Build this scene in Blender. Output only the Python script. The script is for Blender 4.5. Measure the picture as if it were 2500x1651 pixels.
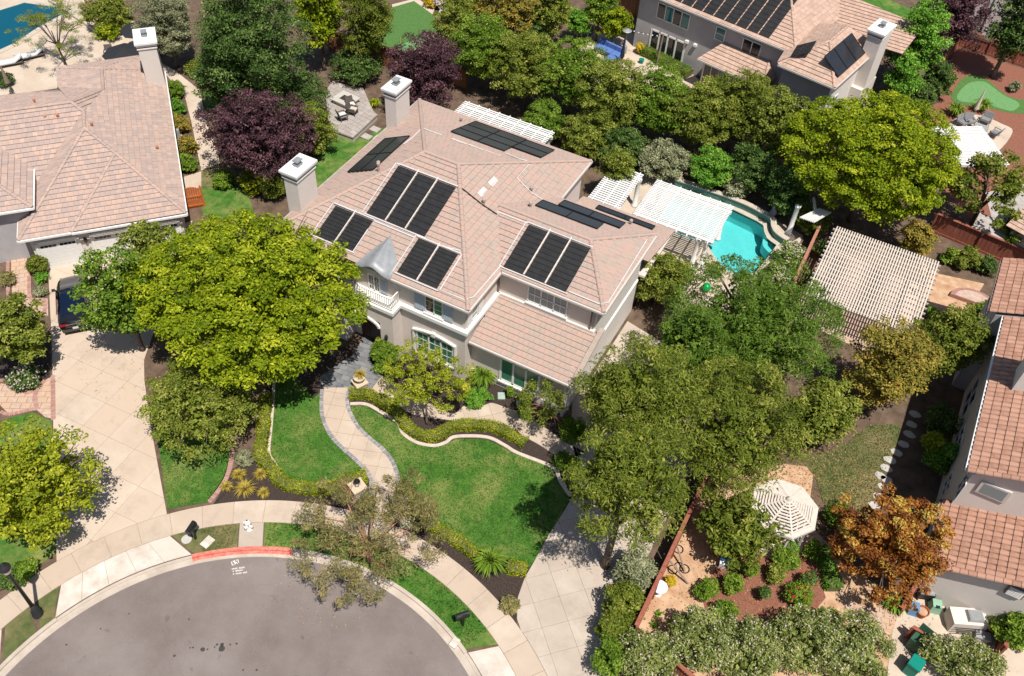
import bpy, math, random
import numpy as np
from mathutils import Matrix, Vector
R = math.radians
for o in list(bpy.data.objects): bpy.data.objects.remove(o)
SC = bpy.context.scene
COL = SC.collection
# ------------------------------------------------------------------ camera
F, PIT, ROL, YAW, CH = 2248.0, R(47.32), R(4.0), R(25.44), 42.0     # focal length in photo pixels, drone height
_fw = np.array([0, math.cos(PIT), -math.sin(PIT)]); _up = np.array([0, math.sin(PIT), math.cos(PIT)]); _rt = np.array([1., 0, 0])
_r = math.cos(ROL)*_rt + math.sin(ROL)*_up; _u = -math.sin(ROL)*_rt + math.cos(ROL)*_up
_M = np.array([[math.cos(YAW), -math.sin(YAW), 0], [math.sin(YAW), math.cos(YAW), 0], [0, 0, 1]])
CR, CU, CF = _M @ _r, _M @ _u, _M @ _fw
CAM = np.array([0, 0, CH])
cd = bpy.data.cameras.new('camera'); co = bpy.data.objects.new('camera', cd); COL.objects.link(co)
cd.sensor_fit = 'HORIZONTAL'; cd.sensor_width = 36; cd.lens = F/2500*36; cd.clip_end = 2000; cd.clip_start = 1
mw = Matrix.Identity(4)
for i in range(3):
    mw[i][0], mw[i][1], mw[i][2], mw[i][3] = CR[i], CU[i], -CF[i], CAM[i]
co.matrix_world = mw
SC.camera = co
# ------------------------------------------------------------------ light
SUN = np.array([.80, -.60, 2.165]); SUN /= np.linalg.norm(SUN)          # towards the sun, elevation 65 degrees
w = bpy.data.worlds.new('World'); SC.world = w; w.use_nodes = True
nt = w.node_tree; bg = nt.nodes['Background']
sky = nt.nodes.new('ShaderNodeTexSky'); sky.sky_type = 'NISHITA'; sky.sun_disc = False
sky.sun_elevation = math.asin(SUN[2]); sky.sun_rotation = math.atan2(SUN[0], SUN[1])
nt.links.new(sky.outputs[0], bg.inputs[0]); bg.inputs[1].default_value = .075
sl = bpy.data.lights.new('sun', 'SUN'); sl.energy = 5.0; sl.angle = R(.5); sl.color = (1, .95, .87)
so = bpy.data.objects.new('sun', sl); COL.objects.link(so)
so.rotation_euler = Vector(SUN).to_track_quat('Z', 'Y').to_euler(); so.location = (60, -45, 160)
vs = SC.view_settings; vs.view_transform = 'Standard'; vs.look = 'None'; vs.exposure = 0.24; vs.gamma = 1; vs.use_curve_mapping = False
SC.cycles.max_bounces = 6; SC.cycles.diffuse_bounces = 3; SC.cycles.transmission_bounces = 4; SC.cycles.transparent_max_bounces = 6
SC.cycles.use_denoising = True; SC.cycles.caustics_reflective = False; SC.cycles.caustics_refractive = False

# ------------------------------------------------------------------ where a photo pixel meets a plane of the place
def ray(px, py): return CF*F + CR*(px-1250) - CU*(py-825.5)
def g(px, py, z=0.):
    d = ray(px, py); return CAM + d*((z-CH)/d[2])
def gx(px, py, x):
    d = ray(px, py); return CAM + d*(x/d[0])
def gy(px, py, y):
    d = ray(px, py); return CAM + d*(y/d[1])
def gpl(px, py, p0, n):
    d = ray(px, py); return CAM + d*(np.dot(np.asarray(p0)-CAM, n)/np.dot(d, n))
def depth(P): return float(np.dot(np.asarray(P)-CAM, CF))
S_ = 700/2335
def zz(ox, oy): return lambda x, y: (ox+S_*x, oy+S_*y)
r1, r2, r3, r4, r5, r6, r7, r8 = [zz(*o) for o in ((0,0),(600,0),(1200,0),(1800,0),(0,400),(600,400),(1200,400),(1800,400))]
q1, q2, q3, q4, q5, q6, q7, q8 = [zz(*o) for o in ((0,780),(600,780),(1200,780),(1800,780),(0,1181),(600,1181),(1200,1181),(1800,1181))]
def P2(f, pts, z=0.): return [tuple(g(*f(*p), z)[:2]) for p in pts]
ID = lambda x, y: (x, y)

# ------------------------------------------------------------------ materials
MT = {}
def mat(name, col, rough=.8, var=.12, scale=3., bump=.0, bscale=40., spec=.3, metal=0., col2=None, detail=6., tint=None, coat=0., stops=None):
    """procedural surface: base colour varied by noise between col and col2; tint = colour the per-piece attribute mixes towards"""
    if name in MT: return MT[name]
    m = bpy.data.materials.new(name); m.use_nodes = True; MT[name] = m
    n = m.node_tree.nodes; l = m.node_tree.links; b = n['Principled BSDF']
    b.inputs['Roughness'].default_value = rough; b.inputs['Specular IOR Level'].default_value = spec; b.inputs['Metallic'].default_value = metal
    if coat: b.inputs['Coat Weight'].default_value = coat
    tc = n.new('ShaderNodeTexCoord')
    no = n.new('ShaderNodeTexNoise'); no.inputs['Scale'].default_value = scale; no.inputs['Detail'].default_value = detail; no.inputs['Roughness'].default_value = .65
    l.new(tc.outputs['Object'], no.inputs['Vector'])
    rp = n.new('ShaderNodeValToRGB'); l.new(no.outputs[0], rp.inputs[0])
    c2 = col2 or tuple(min(1, c*(1+var)) for c in col); c1 = col if col2 else tuple(c*(1-var) for c in col)
    rp.color_ramp.elements[0].position = .32; rp.color_ramp.elements[1].position = .68
    rp.color_ramp.elements[0].color = (*c1, 1); rp.color_ramp.elements[1].color = (*c2, 1)
    out = rp.outputs[0]
    if tint:
        at = n.new('ShaderNodeAttribute'); at.attribute_name = 'tint'
        mx = n.new('ShaderNodeMix'); mx.data_type = 'RGBA'
        l.new(at.outputs['Fac'], mx.inputs[0]); l.new(out, mx.inputs[6]); mx.inputs[7].default_value = (*tint, 1)
        out = mx.outputs[2]
    l.new(out, b.inputs['Base Color'])
    if bump:
        n2 = n.new('ShaderNodeTexNoise'); n2.inputs['Scale'].default_value = bscale; n2.inputs['Detail'].default_value = 4
        l.new(tc.outputs['Object'], n2.inputs['Vector'])
        bp = n.new('ShaderNodeBump'); bp.inputs['Strength'].default_value = bump; bp.inputs['Distance'].default_value = .03
        l.new(n2.outputs[0], bp.inputs['Height']); l.new(bp.outputs[0], b.inputs['Normal'])
    return m
def leafmat(name, dark, light, tip=None, trans=.3, rough=.5):
    m = bpy.data.materials.new(name); m.use_nodes = True; MT[name] = m
    n = m.node_tree.nodes; l = m.node_tree.links; b = n['Principled BSDF']; o = n['Material Output']
    at = n.new('ShaderNodeAttribute'); at.attribute_name = 'tint'
    rp = n.new('ShaderNodeValToRGB'); l.new(at.outputs['Fac'], rp.inputs[0])
    e = rp.color_ramp.elements; e[0].color = (*dark, 1); e[1].color = (*light, 1); e[1].position = .8 if tip else 1
    if tip: k = e.new(1.); k.color = (*tip, 1)
    l.new(rp.outputs[0], b.inputs['Base Color']); b.inputs['Roughness'].default_value = rough; b.inputs['Specular IOR Level'].default_value = .12
    t = n.new('ShaderNodeBsdfTranslucent'); l.new(rp.outputs[0], t.inputs[0])
    mx = n.new('ShaderNodeMixShader'); mx.inputs[0].default_value = trans
    l.new(b.outputs[0], mx.inputs[1]); l.new(t.outputs[0], mx.inputs[2]); l.new(mx.outputs[0], o.inputs[0])
    return m
def glassmat(name, col, rough=.06):
    m = bpy.data.materials.new(name); m.use_nodes = True; MT[name] = m
    b = m.node_tree.nodes['Principled BSDF']; b.inputs['Base Color'].default_value = (*col, 1); b.inputs['Roughness'].default_value = rough
    b.inputs['Specular IOR Level'].default_value = .6
    return m

# ------------------------------------------------------------------ mesh collecting
class MB:
    def __init__(s): s.v = []; s.f = []; s.t = []
    def add(s, vs, fs, tint=0.):
        o = len(s.v); s.v += [tuple(map(float, p)) for p in vs]; s.f += [tuple(i+o for i in f) for f in fs]; s.t += [tint]*len(fs); return s
    def box(s, c, d, rz=0., tint=0., top=1.):
        x, y, z = d[0]/2, d[1]/2, d[2]/2; ca, sa = math.cos(rz), math.sin(rz); vs = []
        for k, zz_ in enumerate((-z, z)):
            q = top if k else 1.
            for (a, b) in ((-x, -y), (x, -y), (x, y), (-x, y)):
                a, b = a*q, b*q; vs.append((c[0]+a*ca-b*sa, c[1]+a*sa+b*ca, c[2]+zz_))
        return s.add(vs, [(3, 2, 1, 0), (4, 5, 6, 7), (0, 1, 5, 4), (1, 2, 6, 5), (2, 3, 7, 6), (3, 0, 4, 7)], tint)
    def prism(s, poly, z0, z1, tint=0., bottom=False):
        n = len(poly)
        a = sum(poly[i][0]*poly[(i+1) % n][1]-poly[(i+1) % n][0]*poly[i][1] for i in range(n))
        if a < 0: poly = poly[::-1]
        vs = [(p[0], p[1], z0) for p in poly]+[(p[0], p[1], z1) for p in poly]
        fs = [tuple(range(n, 2*n))]+[(i, (i+1) % n, n+(i+1) % n, n+i) for i in range(n)]
        if bottom: fs.append(tuple(range(n-1, -1, -1)))
        return s.add(vs, fs, tint)
    def tube(s, pts, rad, seg=8, cap=True, tint=0.):
        pts = [np.array(p, float) for p in pts]; n = len(pts)
        if not hasattr(rad, '__len__'): rad = [rad]*n
        o = len(s.v)
        for i, p in enumerate(pts):
            d = pts[min(i+1, n-1)]-pts[max(i-1, 0)]; d /= (np.linalg.norm(d)+1e-9)
            a = np.cross(d, (0, 0, 1.) if abs(d[2]) < .9 else (1., 0, 0)); a /= np.linalg.norm(a); b = np.cross(d, a)
            for k in range(seg):
                t = 2*math.pi*k/seg; q = p+rad[i]*(math.cos(t)*a+math.sin(t)*b); s.v.append(tuple(q))
        fs = []
        for i in range(n-1):
            for k in range(seg):
                fs.append((o+i*seg+k, o+i*seg+(k+1) % seg, o+(i+1)*seg+(k+1) % seg, o+(i+1)*seg+k))
        if cap: fs += [tuple(o+k for k in range(seg-1, -1, -1)), tuple(o+(n-1)*seg+k for k in range(seg))]
        s.f += fs; s.t += [tint]*len(fs); return s
    def lathe(s, prof, c=(0, 0, 0), seg=16, tint=0.):
        o = len(s.v); n = len(prof)
        for (r, z) in prof:
            for k in range(seg):
                t = 2*math.pi*k/seg; s.v.append((c[0]+r*math.cos(t), c[1]+r*math.sin(t), c[2]+z))
        fs = [(o+i*seg+k, o+i*seg+(k+1) % seg, o+(i+1)*seg+(k+1) % seg, o+(i+1)*seg+k) for i in range(n-1) for k in range(seg)]
        fs += [tuple(o+k for k in range(seg-1, -1, -1)), tuple(o+(n-1)*seg+k for k in range(seg))]
        s.f += fs; s.t += [tint]*len(fs); return s
    def beam(s, a, b, wd, h, tint=0.):
        """rectangular bar from a to b, wd across, h upright"""
        a = np.array(a, float); b = np.array(b, float); d = b-a; d /= np.linalg.norm(d)
        sd = np.cross(d, (0, 0, 1.)) if abs(d[2]) < .98 else np.array([1., 0, 0]); sd /= np.linalg.norm(sd); up = np.cross(sd, d)
        vs = [p+sd*x*wd/2+up*y*h/2 for p in (a, b) for x, y in ((-1, -1), (1, -1), (1, 1), (-1, 1))]
        return s.add(vs, [(0, 1, 2, 3), (7, 6, 5, 4), (0, 4, 5, 1), (1, 5, 6, 2), (2, 6, 7, 3), (3, 7, 4, 0)], tint)
    def mesh(s, name, m, smooth=False):
        me = bpy.data.meshes.new(name); me.from_pydata(s.v, [], s.f)
        if any(s.t):
            at = me.attributes.new('tint', 'FLOAT', 'FACE'); at.data.foreach_set('value', s.t)
        if m: me.materials.append(MT[m] if isinstance(m, str) else m)
        if smooth: me.polygons.foreach_set('use_smooth', [True]*len(me.polygons))
        me.update(); return me
    def build(s, name, m, parent=None, smooth=False, kind=None, fix=False):
        me = s.mesh(name, m, smooth)
        if fix:
            import bmesh
            bm = bmesh.new(); bm.from_mesh(me); bmesh.ops.recalc_face_normals(bm, faces=bm.faces); bm.to_mesh(me); bm.free()
        o = bpy.data.objects.new(name, me); COL.objects.link(o)
        if parent is not None: o.parent = parent
        if kind: o['kind'] = kind
        return o
def link(name, me, parent, M=None, loc=None, rz=0.):
    o = bpy.data.objects.new(name, me); COL.objects.link(o); o.parent = parent
    if M is not None: o.matrix_basis = M
    elif loc is not None: o.location = loc; o.rotation_euler = (0, 0, rz)
    return o
def tag(o, label, cat, group=None):
    o['label'] = label; o['category'] = cat
    if group: o['group'] = group
    return o
def thing(name, label, cat, loc=(0, 0, 0), rz=0., group=None):
    o = bpy.data.objects.new(name, None); COL.objects.link(o); o.empty_display_size = .3
    o.location = tuple(map(float, loc)); o.rotation_euler = (0, 0, rz)
    return tag(o, label, cat, group)
def struct(o): o['kind'] = 'structure'; return o
# --- 2D helpers
def inward(poly, d):
    n = len(poly); a = sum(poly[i][0]*poly[(i+1) % n][1]-poly[(i+1) % n][0]*poly[i][1] for i in range(n)); sg = 1 if a > 0 else -1
    out = []
    for i in range(n):
        p0, p1, p2 = [np.array(poly[(i+k-1) % n], float) for k in range(3)]
        e1 = (p1-p0)/(np.linalg.norm(p1-p0)+1e-9); e2 = (p2-p1)/(np.linalg.norm(p2-p1)+1e-9)
        nn = np.array([-(e1+e2)[1], (e1+e2)[0]])*sg; k = np.dot(nn, np.array([-e1[1], e1[0]])*sg)
        out.append(tuple(p1+nn*(d/max(k, .3))))
    return out
def clip(sub, cl):
    """polygon sub cut by the convex counter-clockwise polygon cl"""
    out = [tuple(p) for p in sub]; n = len(cl)
    for i in range(n):
        a, b = cl[i], cl[(i+1) % n]; inp, out = out, []
        if not inp: return []
        f = lambda p: (b[0]-a[0])*(p[1]-a[1])-(b[1]-a[1])*(p[0]-a[0])
        for j in range(len(inp)):
            p, q = inp[j], inp[(j+1) % len(inp)]; fp, fq = f(p), f(q)
            if fp >= 0: out.append(p)
            if (fp >= 0) != (fq >= 0):
                t = fp/(fp-fq); out.append((p[0]+t*(q[0]-p[0]), p[1]+t*(q[1]-p[1])))
    return out
def area(p): return abs(sum(p[i][0]*p[(i+1) % len(p)][1]-p[(i+1) % len(p)][0]*p[i][1] for i in range(len(p))))/2 if len(p) > 2 else 0
def inside(p, poly):
    c = False; n = len(poly)
    for i in range(n):
        a, b = poly[i], poly[i-1]
        if (a[1] > p[1]) != (b[1] > p[1]) and p[0] < (b[0]-a[0])*(p[1]-a[1])/(b[1]-a[1])+a[0]: c = not c
    return c
def smooth(pts, n=6, closed=False):
    """Catmull-Rom through the points"""
    P = [np.array(p, float) for p in pts]; out = []; m = len(P)
    for i in range(m if closed else m-1):
        p = [P[(i+k) % m] if closed else P[min(max(i+k, 0), m-1)] for k in (-1, 0, 1, 2)]
        for j in range(n):
            t = j/n; out.append(tuple(.5*((2*p[1])+(p[2]-p[0])*t+(2*p[0]-5*p[1]+4*p[2]-p[3])*t*t+(3*p[1]-p[0]-3*p[2]+p[3])*t**3)))
    if not closed: out.append(tuple(P[-1]))
    return out
def resample(pts, step):
    P = np.array(pts, float); d = np.r_[0, np.cumsum(np.linalg.norm(np.diff(P, axis=0), axis=1))]
    n = max(2, int(round(d[-1]/step))+1); s = np.linspace(0, d[-1], n)
    return [tuple(np.interp(v, d, P[:, k]) for k in range(P.shape[1])) for v in s]
def ribbon(pts, wd):
    P = np.array([p[:2] for p in pts], float); T = np.gradient(P, axis=0); T /= np.linalg.norm(T, axis=1)[:, None]; N = np.c_[-T[:, 1], T[:, 0]]
    return [tuple(p) for p in P+N*wd/2]+[tuple(p) for p in (P-N*wd/2)[::-1]]
def sheet(name, poly, z, m, th=.06, kind='structure', hole=False):
    if hole:
        o = ccw(poly); k = min(range(len(o)), key=lambda i: (o[i][0]+5)**2+(o[i][1]-50)**2); poly = holed(o, k)
    return MB().prism(poly, z-th, z).build(name, m, kind=kind)
def slabs(name, poly, ang, a, b, m, parent, z0, z1, org=(0, 0), gap=.022, minarea=.02, rnd=0., offset=0., seed=1):
    """paving cut into separate pieces by a rotated grid, with open joints"""
    rg = random.Random(seed)
    ca, sa = math.cos(ang), math.sin(ang)
    L = [((p[0]-org[0])*ca+(p[1]-org[1])*sa, -(p[0]-org[0])*sa+(p[1]-org[1])*ca) for p in poly]
    x0, x1 = min(p[0] for p in L), max(p[0] for p in L); y0, y1 = min(p[1] for p in L), max(p[1] for p in L)
    cnt = 0
    for j in range(math.floor(y0/b), math.ceil(y1/b)+1):
        of = (j % 2)*offset*a
        for i in range(math.floor((x0-of)/a)-1, math.ceil((x1-of)/a)+1):
            h = gap/2
            c = [(i*a+of+h, j*b+h), ((i+1)*a+of-h, j*b+h), ((i+1)*a+of-h, (j+1)*b-h), (i*a+of+h, (j+1)*b-h)]
            q = clip(L, c)
            if area(q) < minarea: continue
            W = [(org[0]+p[0]*ca-p[1]*sa, org[1]+p[0]*sa+p[1]*ca) for p in q]
            dz = rnd*(rg.random()-.5)
            MB().prism(W, z0, z1+dz, tint=rg.random()*.999+.001).build(name, m, parent); cnt += 1
    return cnt
def fastmesh(name, V, Fq, m, tint=None, smooth=False):
    me = bpy.data.meshes.new(name); nv, nf, k = len(V), len(Fq), Fq.shape[1]
    me.vertices.add(nv); me.vertices.foreach_set('co', np.ascontiguousarray(V, np.float32).ravel())
    me.loops.add(nf*k); me.loops.foreach_set('vertex_index', np.ascontiguousarray(Fq, np.int32).ravel())
    me.polygons.add(nf); me.polygons.foreach_set('loop_start', np.arange(0, nf*k, k, dtype=np.int32)); me.polygons.foreach_set('loop_total', np.full(nf, k, np.int32))
    if tint is not None:
        at = me.attributes.new('tint', 'FLOAT', 'FACE'); at.data.foreach_set('value', np.ascontiguousarray(tint, np.float32))
    me.materials.append(MT[m] if isinstance(m, str) else m); me.update(calc_edges=True); me.validate(); return me
# ================================================================== materials of the setting
mat('soil', (.075, .05, .034), .95, scale=1.2, col2=(.17, .115, .08), bump=.6, bscale=25)
mat('dark_mulch', (.020, .014, .012), .95, scale=14, col2=(.085, .06, .05), bump=1., bscale=60)
mat('red_mulch', (.16, .055, .035), .95, scale=18, col2=(.34, .15, .10), bump=1., bscale=60)
mat('sandy_soil', (.38, .21, .12), .95, scale=1.6, col2=(.58, .40, .26), bump=.5, bscale=40)
def asphalt():
    m = mat('asphalt', (.150, .118, .108), .9, scale=.22, col2=(.235, .20, .185), bump=.35, bscale=90, detail=9)
    n = m.node_tree.nodes; l = m.node_tree.links; b = n['Principled BSDF']; tc = n.new('ShaderNodeTexCoord')
    src = b.inputs['Base Color'].links[0].from_socket
    for sc, lo, hi, colr, amt in ((26., .60, .72, (.34, .30, .28), .5), (1.1, .66, .74, (.045, .04, .04), .55), (9., .70, .76, (.03, .027, .027), .7)):
        no = n.new('ShaderNodeTexNoise'); no.inputs['Scale'].default_value = sc; no.inputs['Detail'].default_value = 5; l.new(tc.outputs['Object'], no.inputs['Vector'])
        rp = n.new('ShaderNodeValToRGB'); rp.color_ramp.elements[0].position = lo; rp.color_ramp.elements[1].position = hi
        rp.color_ramp.elements[1].color = (amt, amt, amt, 1); l.new(no.outputs[0], rp.inputs[0])
        mx = n.new('ShaderNodeMix'); mx.data_type = 'RGBA'; l.new(rp.outputs[0], mx.inputs[0]); l.new(src, mx.inputs[6]); mx.inputs[7].default_value = (*colr, 1); src = mx.outputs[2]
    vo = n.new('ShaderNodeTexVoronoi'); vo.feature = 'DISTANCE_TO_EDGE'; vo.inputs['Scale'].default_value = .33
    wn = n.new('ShaderNodeTexNoise'); wn.inputs['Scale'].default_value = .9; wn.inputs['Detail'].default_value = 6; l.new(tc.outputs['Object'], wn.inputs['Vector'])
    ad = n.new('ShaderNodeMix'); ad.data_type = 'VECTOR'; ad.inputs[0].default_value = .45; l.new(tc.outputs['Object'], ad.inputs[4]); l.new(wn.outputs['Color'], ad.inputs[5]); l.new(ad.outputs[1], vo.inputs['Vector'])
    rp = n.new('ShaderNodeValToRGB'); rp.color_ramp.elements[0].position = .0; rp.color_ramp.elements[0].color = (.16, .16, .16, 1); rp.color_ramp.elements[1].position = .004; rp.color_ramp.elements[1].color = (0, 0, 0, 1); l.new(vo.outputs['Distance'], rp.inputs[0])
    mx = n.new('ShaderNodeMix'); mx.data_type = 'RGBA'; l.new(rp.outputs[0], mx.inputs[0]); l.new(src, mx.inputs[6]); mx.inputs[7].default_value = (.07, .06, .058, 1); src = mx.outputs[2]
    l.new(src, b.inputs['Base Color'])
asphalt()
mat('concrete', (.43, .345, .27), .88, scale=.8, col2=(.56, .465, .375), bump=.15, bscale=60, tint=(.46, .36, .28))
mat('concrete_drive', (.45, .355, .275), .88, scale=.5, col2=(.57, .475, .385), bump=.15, bscale=60, tint=(.50, .39, .30), detail=10)
mat('concrete_grey', (.40, .335, .275), .88, scale=.9, col2=(.53, .455, .385), bump=.15, bscale=60, tint=(.41, .34, .28), detail=10)
mat('concrete_white', (.44, .365, .295), .85, scale=1.3, col2=(.70, .66, .61), bump=.15, bscale=60, tint=(.55, .48, .41))
def stain(name, amt=.45, colr=(.20, .16, .125)):
    m = MT[name]; n = m.node_tree.nodes; l = m.node_tree.links; bs = n['Principled BSDF']; tc = n.new('ShaderNodeTexCoord'); src = bs.inputs['Base Color'].links[0].from_socket
    for sc, lo, hi, a_, cc in ((.55, .52, .78, amt, colr), (3.2, .60, .75, amt*.8, colr), (38., .58, .72, .25, (.70, .62, .54))):
        no = n.new('ShaderNodeTexNoise'); no.inputs['Scale'].default_value = sc; no.inputs['Detail'].default_value = 9; no.inputs['Roughness'].default_value = .7; l.new(tc.outputs['Object'], no.inputs['Vector'])
        rp = n.new('ShaderNodeValToRGB'); rp.color_ramp.elements[0].position = lo; rp.color_ramp.elements[1].position = hi; rp.color_ramp.elements[1].color = (a_, a_, a_, 1); l.new(no.outputs[0], rp.inputs[0])
        mx = n.new('ShaderNodeMix'); mx.data_type = 'RGBA'; l.new(rp.outputs[0], mx.inputs[0]); l.new(src, mx.inputs[6]); mx.inputs[7].default_value = (*cc, 1); src = mx.outputs[2]
    l.new(src, bs.inputs['Base Color'])
for nm in ('concrete', 'concrete_drive', 'concrete_grey', 'concrete_white'): stain(nm)
mat('joint', (.36, .285, .22), .95)
mat('red_paint', (.52, .10, .075), .7, scale=5, col2=(.66, .26, .20))
mat('white_paint', (.72, .68, .64), .7, var=.1, scale=8)
mat('grey_brick', (.16, .15, .17), .85, scale=9, col2=(.30, .28, .30), tint=(.40, .36, .37))
mat('red_brick', (.27, .12, .10), .85, scale=9, col2=(.40, .22, .18), tint=(.42, .26, .22))
mat('slate', (.075, .085, .10), .55, scale=4, col2=(.17, .18, .20), tint=(.24, .235, .24), spec=.5)
mat('flagstone', (.40, .27, .21), .8, scale=3, col2=(.55, .42, .34), tint=(.50, .33, .22))
mat('grey_flag', (.30, .27, .255), .8, scale=3, col2=(.46, .42, .395), tint=(.33, .28, .25))
mat('edging', (.45, .37, .30), .9, scale=3, col2=(.60, .50, .42))
mat('putting_turf', (.105, .235, .085), .9, scale=6, col2=(.15, .31, .12), bump=.3, bscale=150)
mat('turf_fringe', (.05, .13, .03), .95, scale=8, col2=(.10, .20, .05), bump=.6, bscale=150)
def grassmat(name, a, b, dry, dryamt):
    m = mat(name, a, .95, scale=2.2, col2=b, bump=.9, bscale=110, detail=9)
    n = m.node_tree.nodes; l = m.node_tree.links; bs = n['Principled BSDF']; tc = n.new('ShaderNodeTexCoord'); src = bs.inputs['Base Color'].links[0].from_socket
    no = n.new('ShaderNodeTexNoise'); no.inputs['Scale'].default_value = .42; no.inputs['Detail'].default_value = 8; no.inputs['Roughness'].default_value = .7; l.new(tc.outputs['Object'], no.inputs['Vector'])
    rp = n.new('ShaderNodeValToRGB'); rp.color_ramp.elements[0].position = .46; rp.color_ramp.elements[1].position = .72; rp.color_ramp.elements[1].color = (dryamt,)*3+(1,); l.new(no.outputs[0], rp.inputs[0])
    mx = n.new('ShaderNodeMix'); mx.data_type = 'RGBA'; l.new(rp.outputs[0], mx.inputs[0]); l.new(src, mx.inputs[6]); mx.inputs[7].default_value = (*dry, 1)
    l.new(mx.outputs[2], bs.inputs['Base Color'])
grassmat('lawn_green', (.032, .105, .012), (.085, .205, .026), (.30, .29, .09), .95)
grassmat('lawn_dry', (.07, .095, .025), (.15, .16, .06), (.36, .25, .13), .9)
leafmat('grass_blade', (.035, .12, .012), (.125, .28, .04), (.30, .32, .11), trans=.25)
leafmat('dry_blade', (.10, .12, .03), (.24, .21, .09), (.40, .29, .14), trans=.2)

# ================================================================== ground, street, kerb, pavement
CC = np.array([-14.45, 4.9]); RA, RG, RK, RI, RO = 12.08, 12.42, 12.60, 14.0, 15.32
def ang(px, py): d = g(px, py)[:2]-CC; return math.atan2(d[1], d[0]) % (2*math.pi)
def arc(r, a0, a1, n=24): return [(CC[0]+r*math.cos(a0+(a1-a0)*i/n), CC[1]+r*math.sin(a0+(a1-a0)*i/n)) for i in range(n+1)]
def sector(r0_, r1_, a0, a1, n=24): return arc(r0_, a0, a1, n)+arc(r1_, a1, a0, n)
A0, A1 = R(-32), R(212)
POOL = [(-13.4, 54.3), (-8.9, 54.45), (-6.9, 54.1), (-6.25, 53.85), (-6.0, 53.2), (-5.6, 52.6), (-4.75, 52.25), (-4.9, 50.4), (-5.15, 48.7), (-5.8, 47.6), (-7.2, 47.7), (-8.4, 48.6), (-9.3, 49.5), (-13.4, 49.4)][::-1]      # counter-clockwise
def ccw(P): return P if sum(P[i][0]*P[(i+1) % len(P)][1]-P[(i+1) % len(P)][0]*P[i][1] for i in range(len(P))) > 0 else P[::-1]
POOL = ccw(POOL)
def holed(outer, k):
    """outer outline with the pool cut out, joined by a slit at outer point k"""
    o = ccw(outer); h = POOL[::-1]; j = min(range(len(h)), key=lambda i: (h[i][0]-o[k][0])**2+(h[i][1]-o[k][1])**2)
    return o[:k+1]+h[j:]+h[:j+1]+o[k:]
E_R, E_L = arc(RA, A0, A0, 1)[0], arc(RA, A1, A1, 1)[0]
struct(MB().prism([(-300, -200), (300, -200), (300, 400), (-300, 400)], -2.6, -2.2).build('ground', 'soil'))
street = arc(RA+.03, A0, A1, 90)+[(E_L[0], -90), (E_R[0], -90)]
sheet('street', street, -.10, 'asphalt', .15)
E2R, E2L = arc(RK-.02, A0, A0, 1)[0], arc(RK-.02, A1, A1, 1)[0]
sheet('yard_ground', [(-220, -90), (E2L[0], -90)]+arc(RK-.02, A1, A0, 90)+[(E2R[0], -90), (220, -90), (220, 320), (-220, 320)], 0., 'soil', .25, hole=True)
sheet('gutter', sector(RA, RG, A0, A1, 110), -.075, 'concrete_grey', .14)
aDL0, aDL1 = ang(133, 1506), ang(468, 1353)          # left driveway apron
aRED0, aRED1 = ang(717, 1340), ang(468, 1353)
aDR = ang(1140, 1592)                                 # right driveway apron starts here
kerb_h = .035
for nm, a0, a1, m in (('curb', aDR, aRED0, 'concrete_grey'), ('red_painted_curb', aRED0, aRED1, 'red_paint'), ('curb', aDL0, A1, 'concrete_grey')):
    sheet(nm, sector(RG, RK, a0, a1, 60), kerb_h, m, .2)
sheet('red_painted_gutter', sector(RG-.17, RG-.002, aRED0, aRED1, 50), -.070, 'red_paint', .01)
for a0, a1 in ((aDL1, aDL0), (A0, aDR)): sheet('driveway_lip', sector(RG, RK, a0, a1, 40), -.03, 'concrete_grey', .1)
sw = sheet('sidewalk', sector(RI, RO, A0, A1, 110), .018, 'joint', .04)
n_ = int((A1-A0)*14.7/1.55); rg = random.Random(3)
for i in range(n_):
    a0 = A0+(A1-A0)*i/n_; a1 = A0+(A1-A0)*(i+1)/n_; h = .0009
    MB().prism(sector(RI+.005, RO-.005, a0+h, a1-h, 5), .02, .05, tint=rg.random()*.9+.01).build('paving_slab', 'concrete', sw)
# aprons between kerb and pavement
def apron(name, a0, a1, b0, b1, m, k):
    base = sheet(name, arc(RK+.003, a0, a1, 16)+arc(RI-.004, b1, b0, 16), .01, 'joint', .02)
    for i in range(k):
        f = lambda u, v, j: (CC[0]+((RK+.006)*(1-v)+(RI-.012)*v)*math.cos((a0+(a1-a0)*u)*(1-v)+(b0+(b1-b0)*u)*v), CC[1]+((RK+.006)*(1-v)+(RI-.012)*v)*math.sin((a0+(a1-a0)*u)*(1-v)+(b0+(b1-b0)*u)*v))
        u0, u1 = (i+.008)/k, (i+.992)/k
        MB().prism([f(u0+(u1-u0)*t/5, 0, 0) for t in range(6)]+[f(u1-(u1-u0)*t/5, 1, 0) for t in range(6)], .012, .042, tint=rg.random()*.8+.01).build('paving_slab', m, base)
    return base
bDL0, bDL1 = ang(147, 1425), ang(415, 1307)
apron('driveway_apron', aDL1, aDL0, bDL1, bDL0, 'concrete_white', 5)
apron('driveway_apron', A0, aDR-.004, A0, ang(1218, 1577), 'concrete_white', 6)
apron('hydrant_pad', ang(642, 1331), ang(582, 1335), ang(645, 1272), ang(586, 1275), 'concrete_grey', 1)
apron('driveway_apron', ang(0, 1628), R(211), ang(4, 1535), R(211), 'concrete_white', 3)
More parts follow.
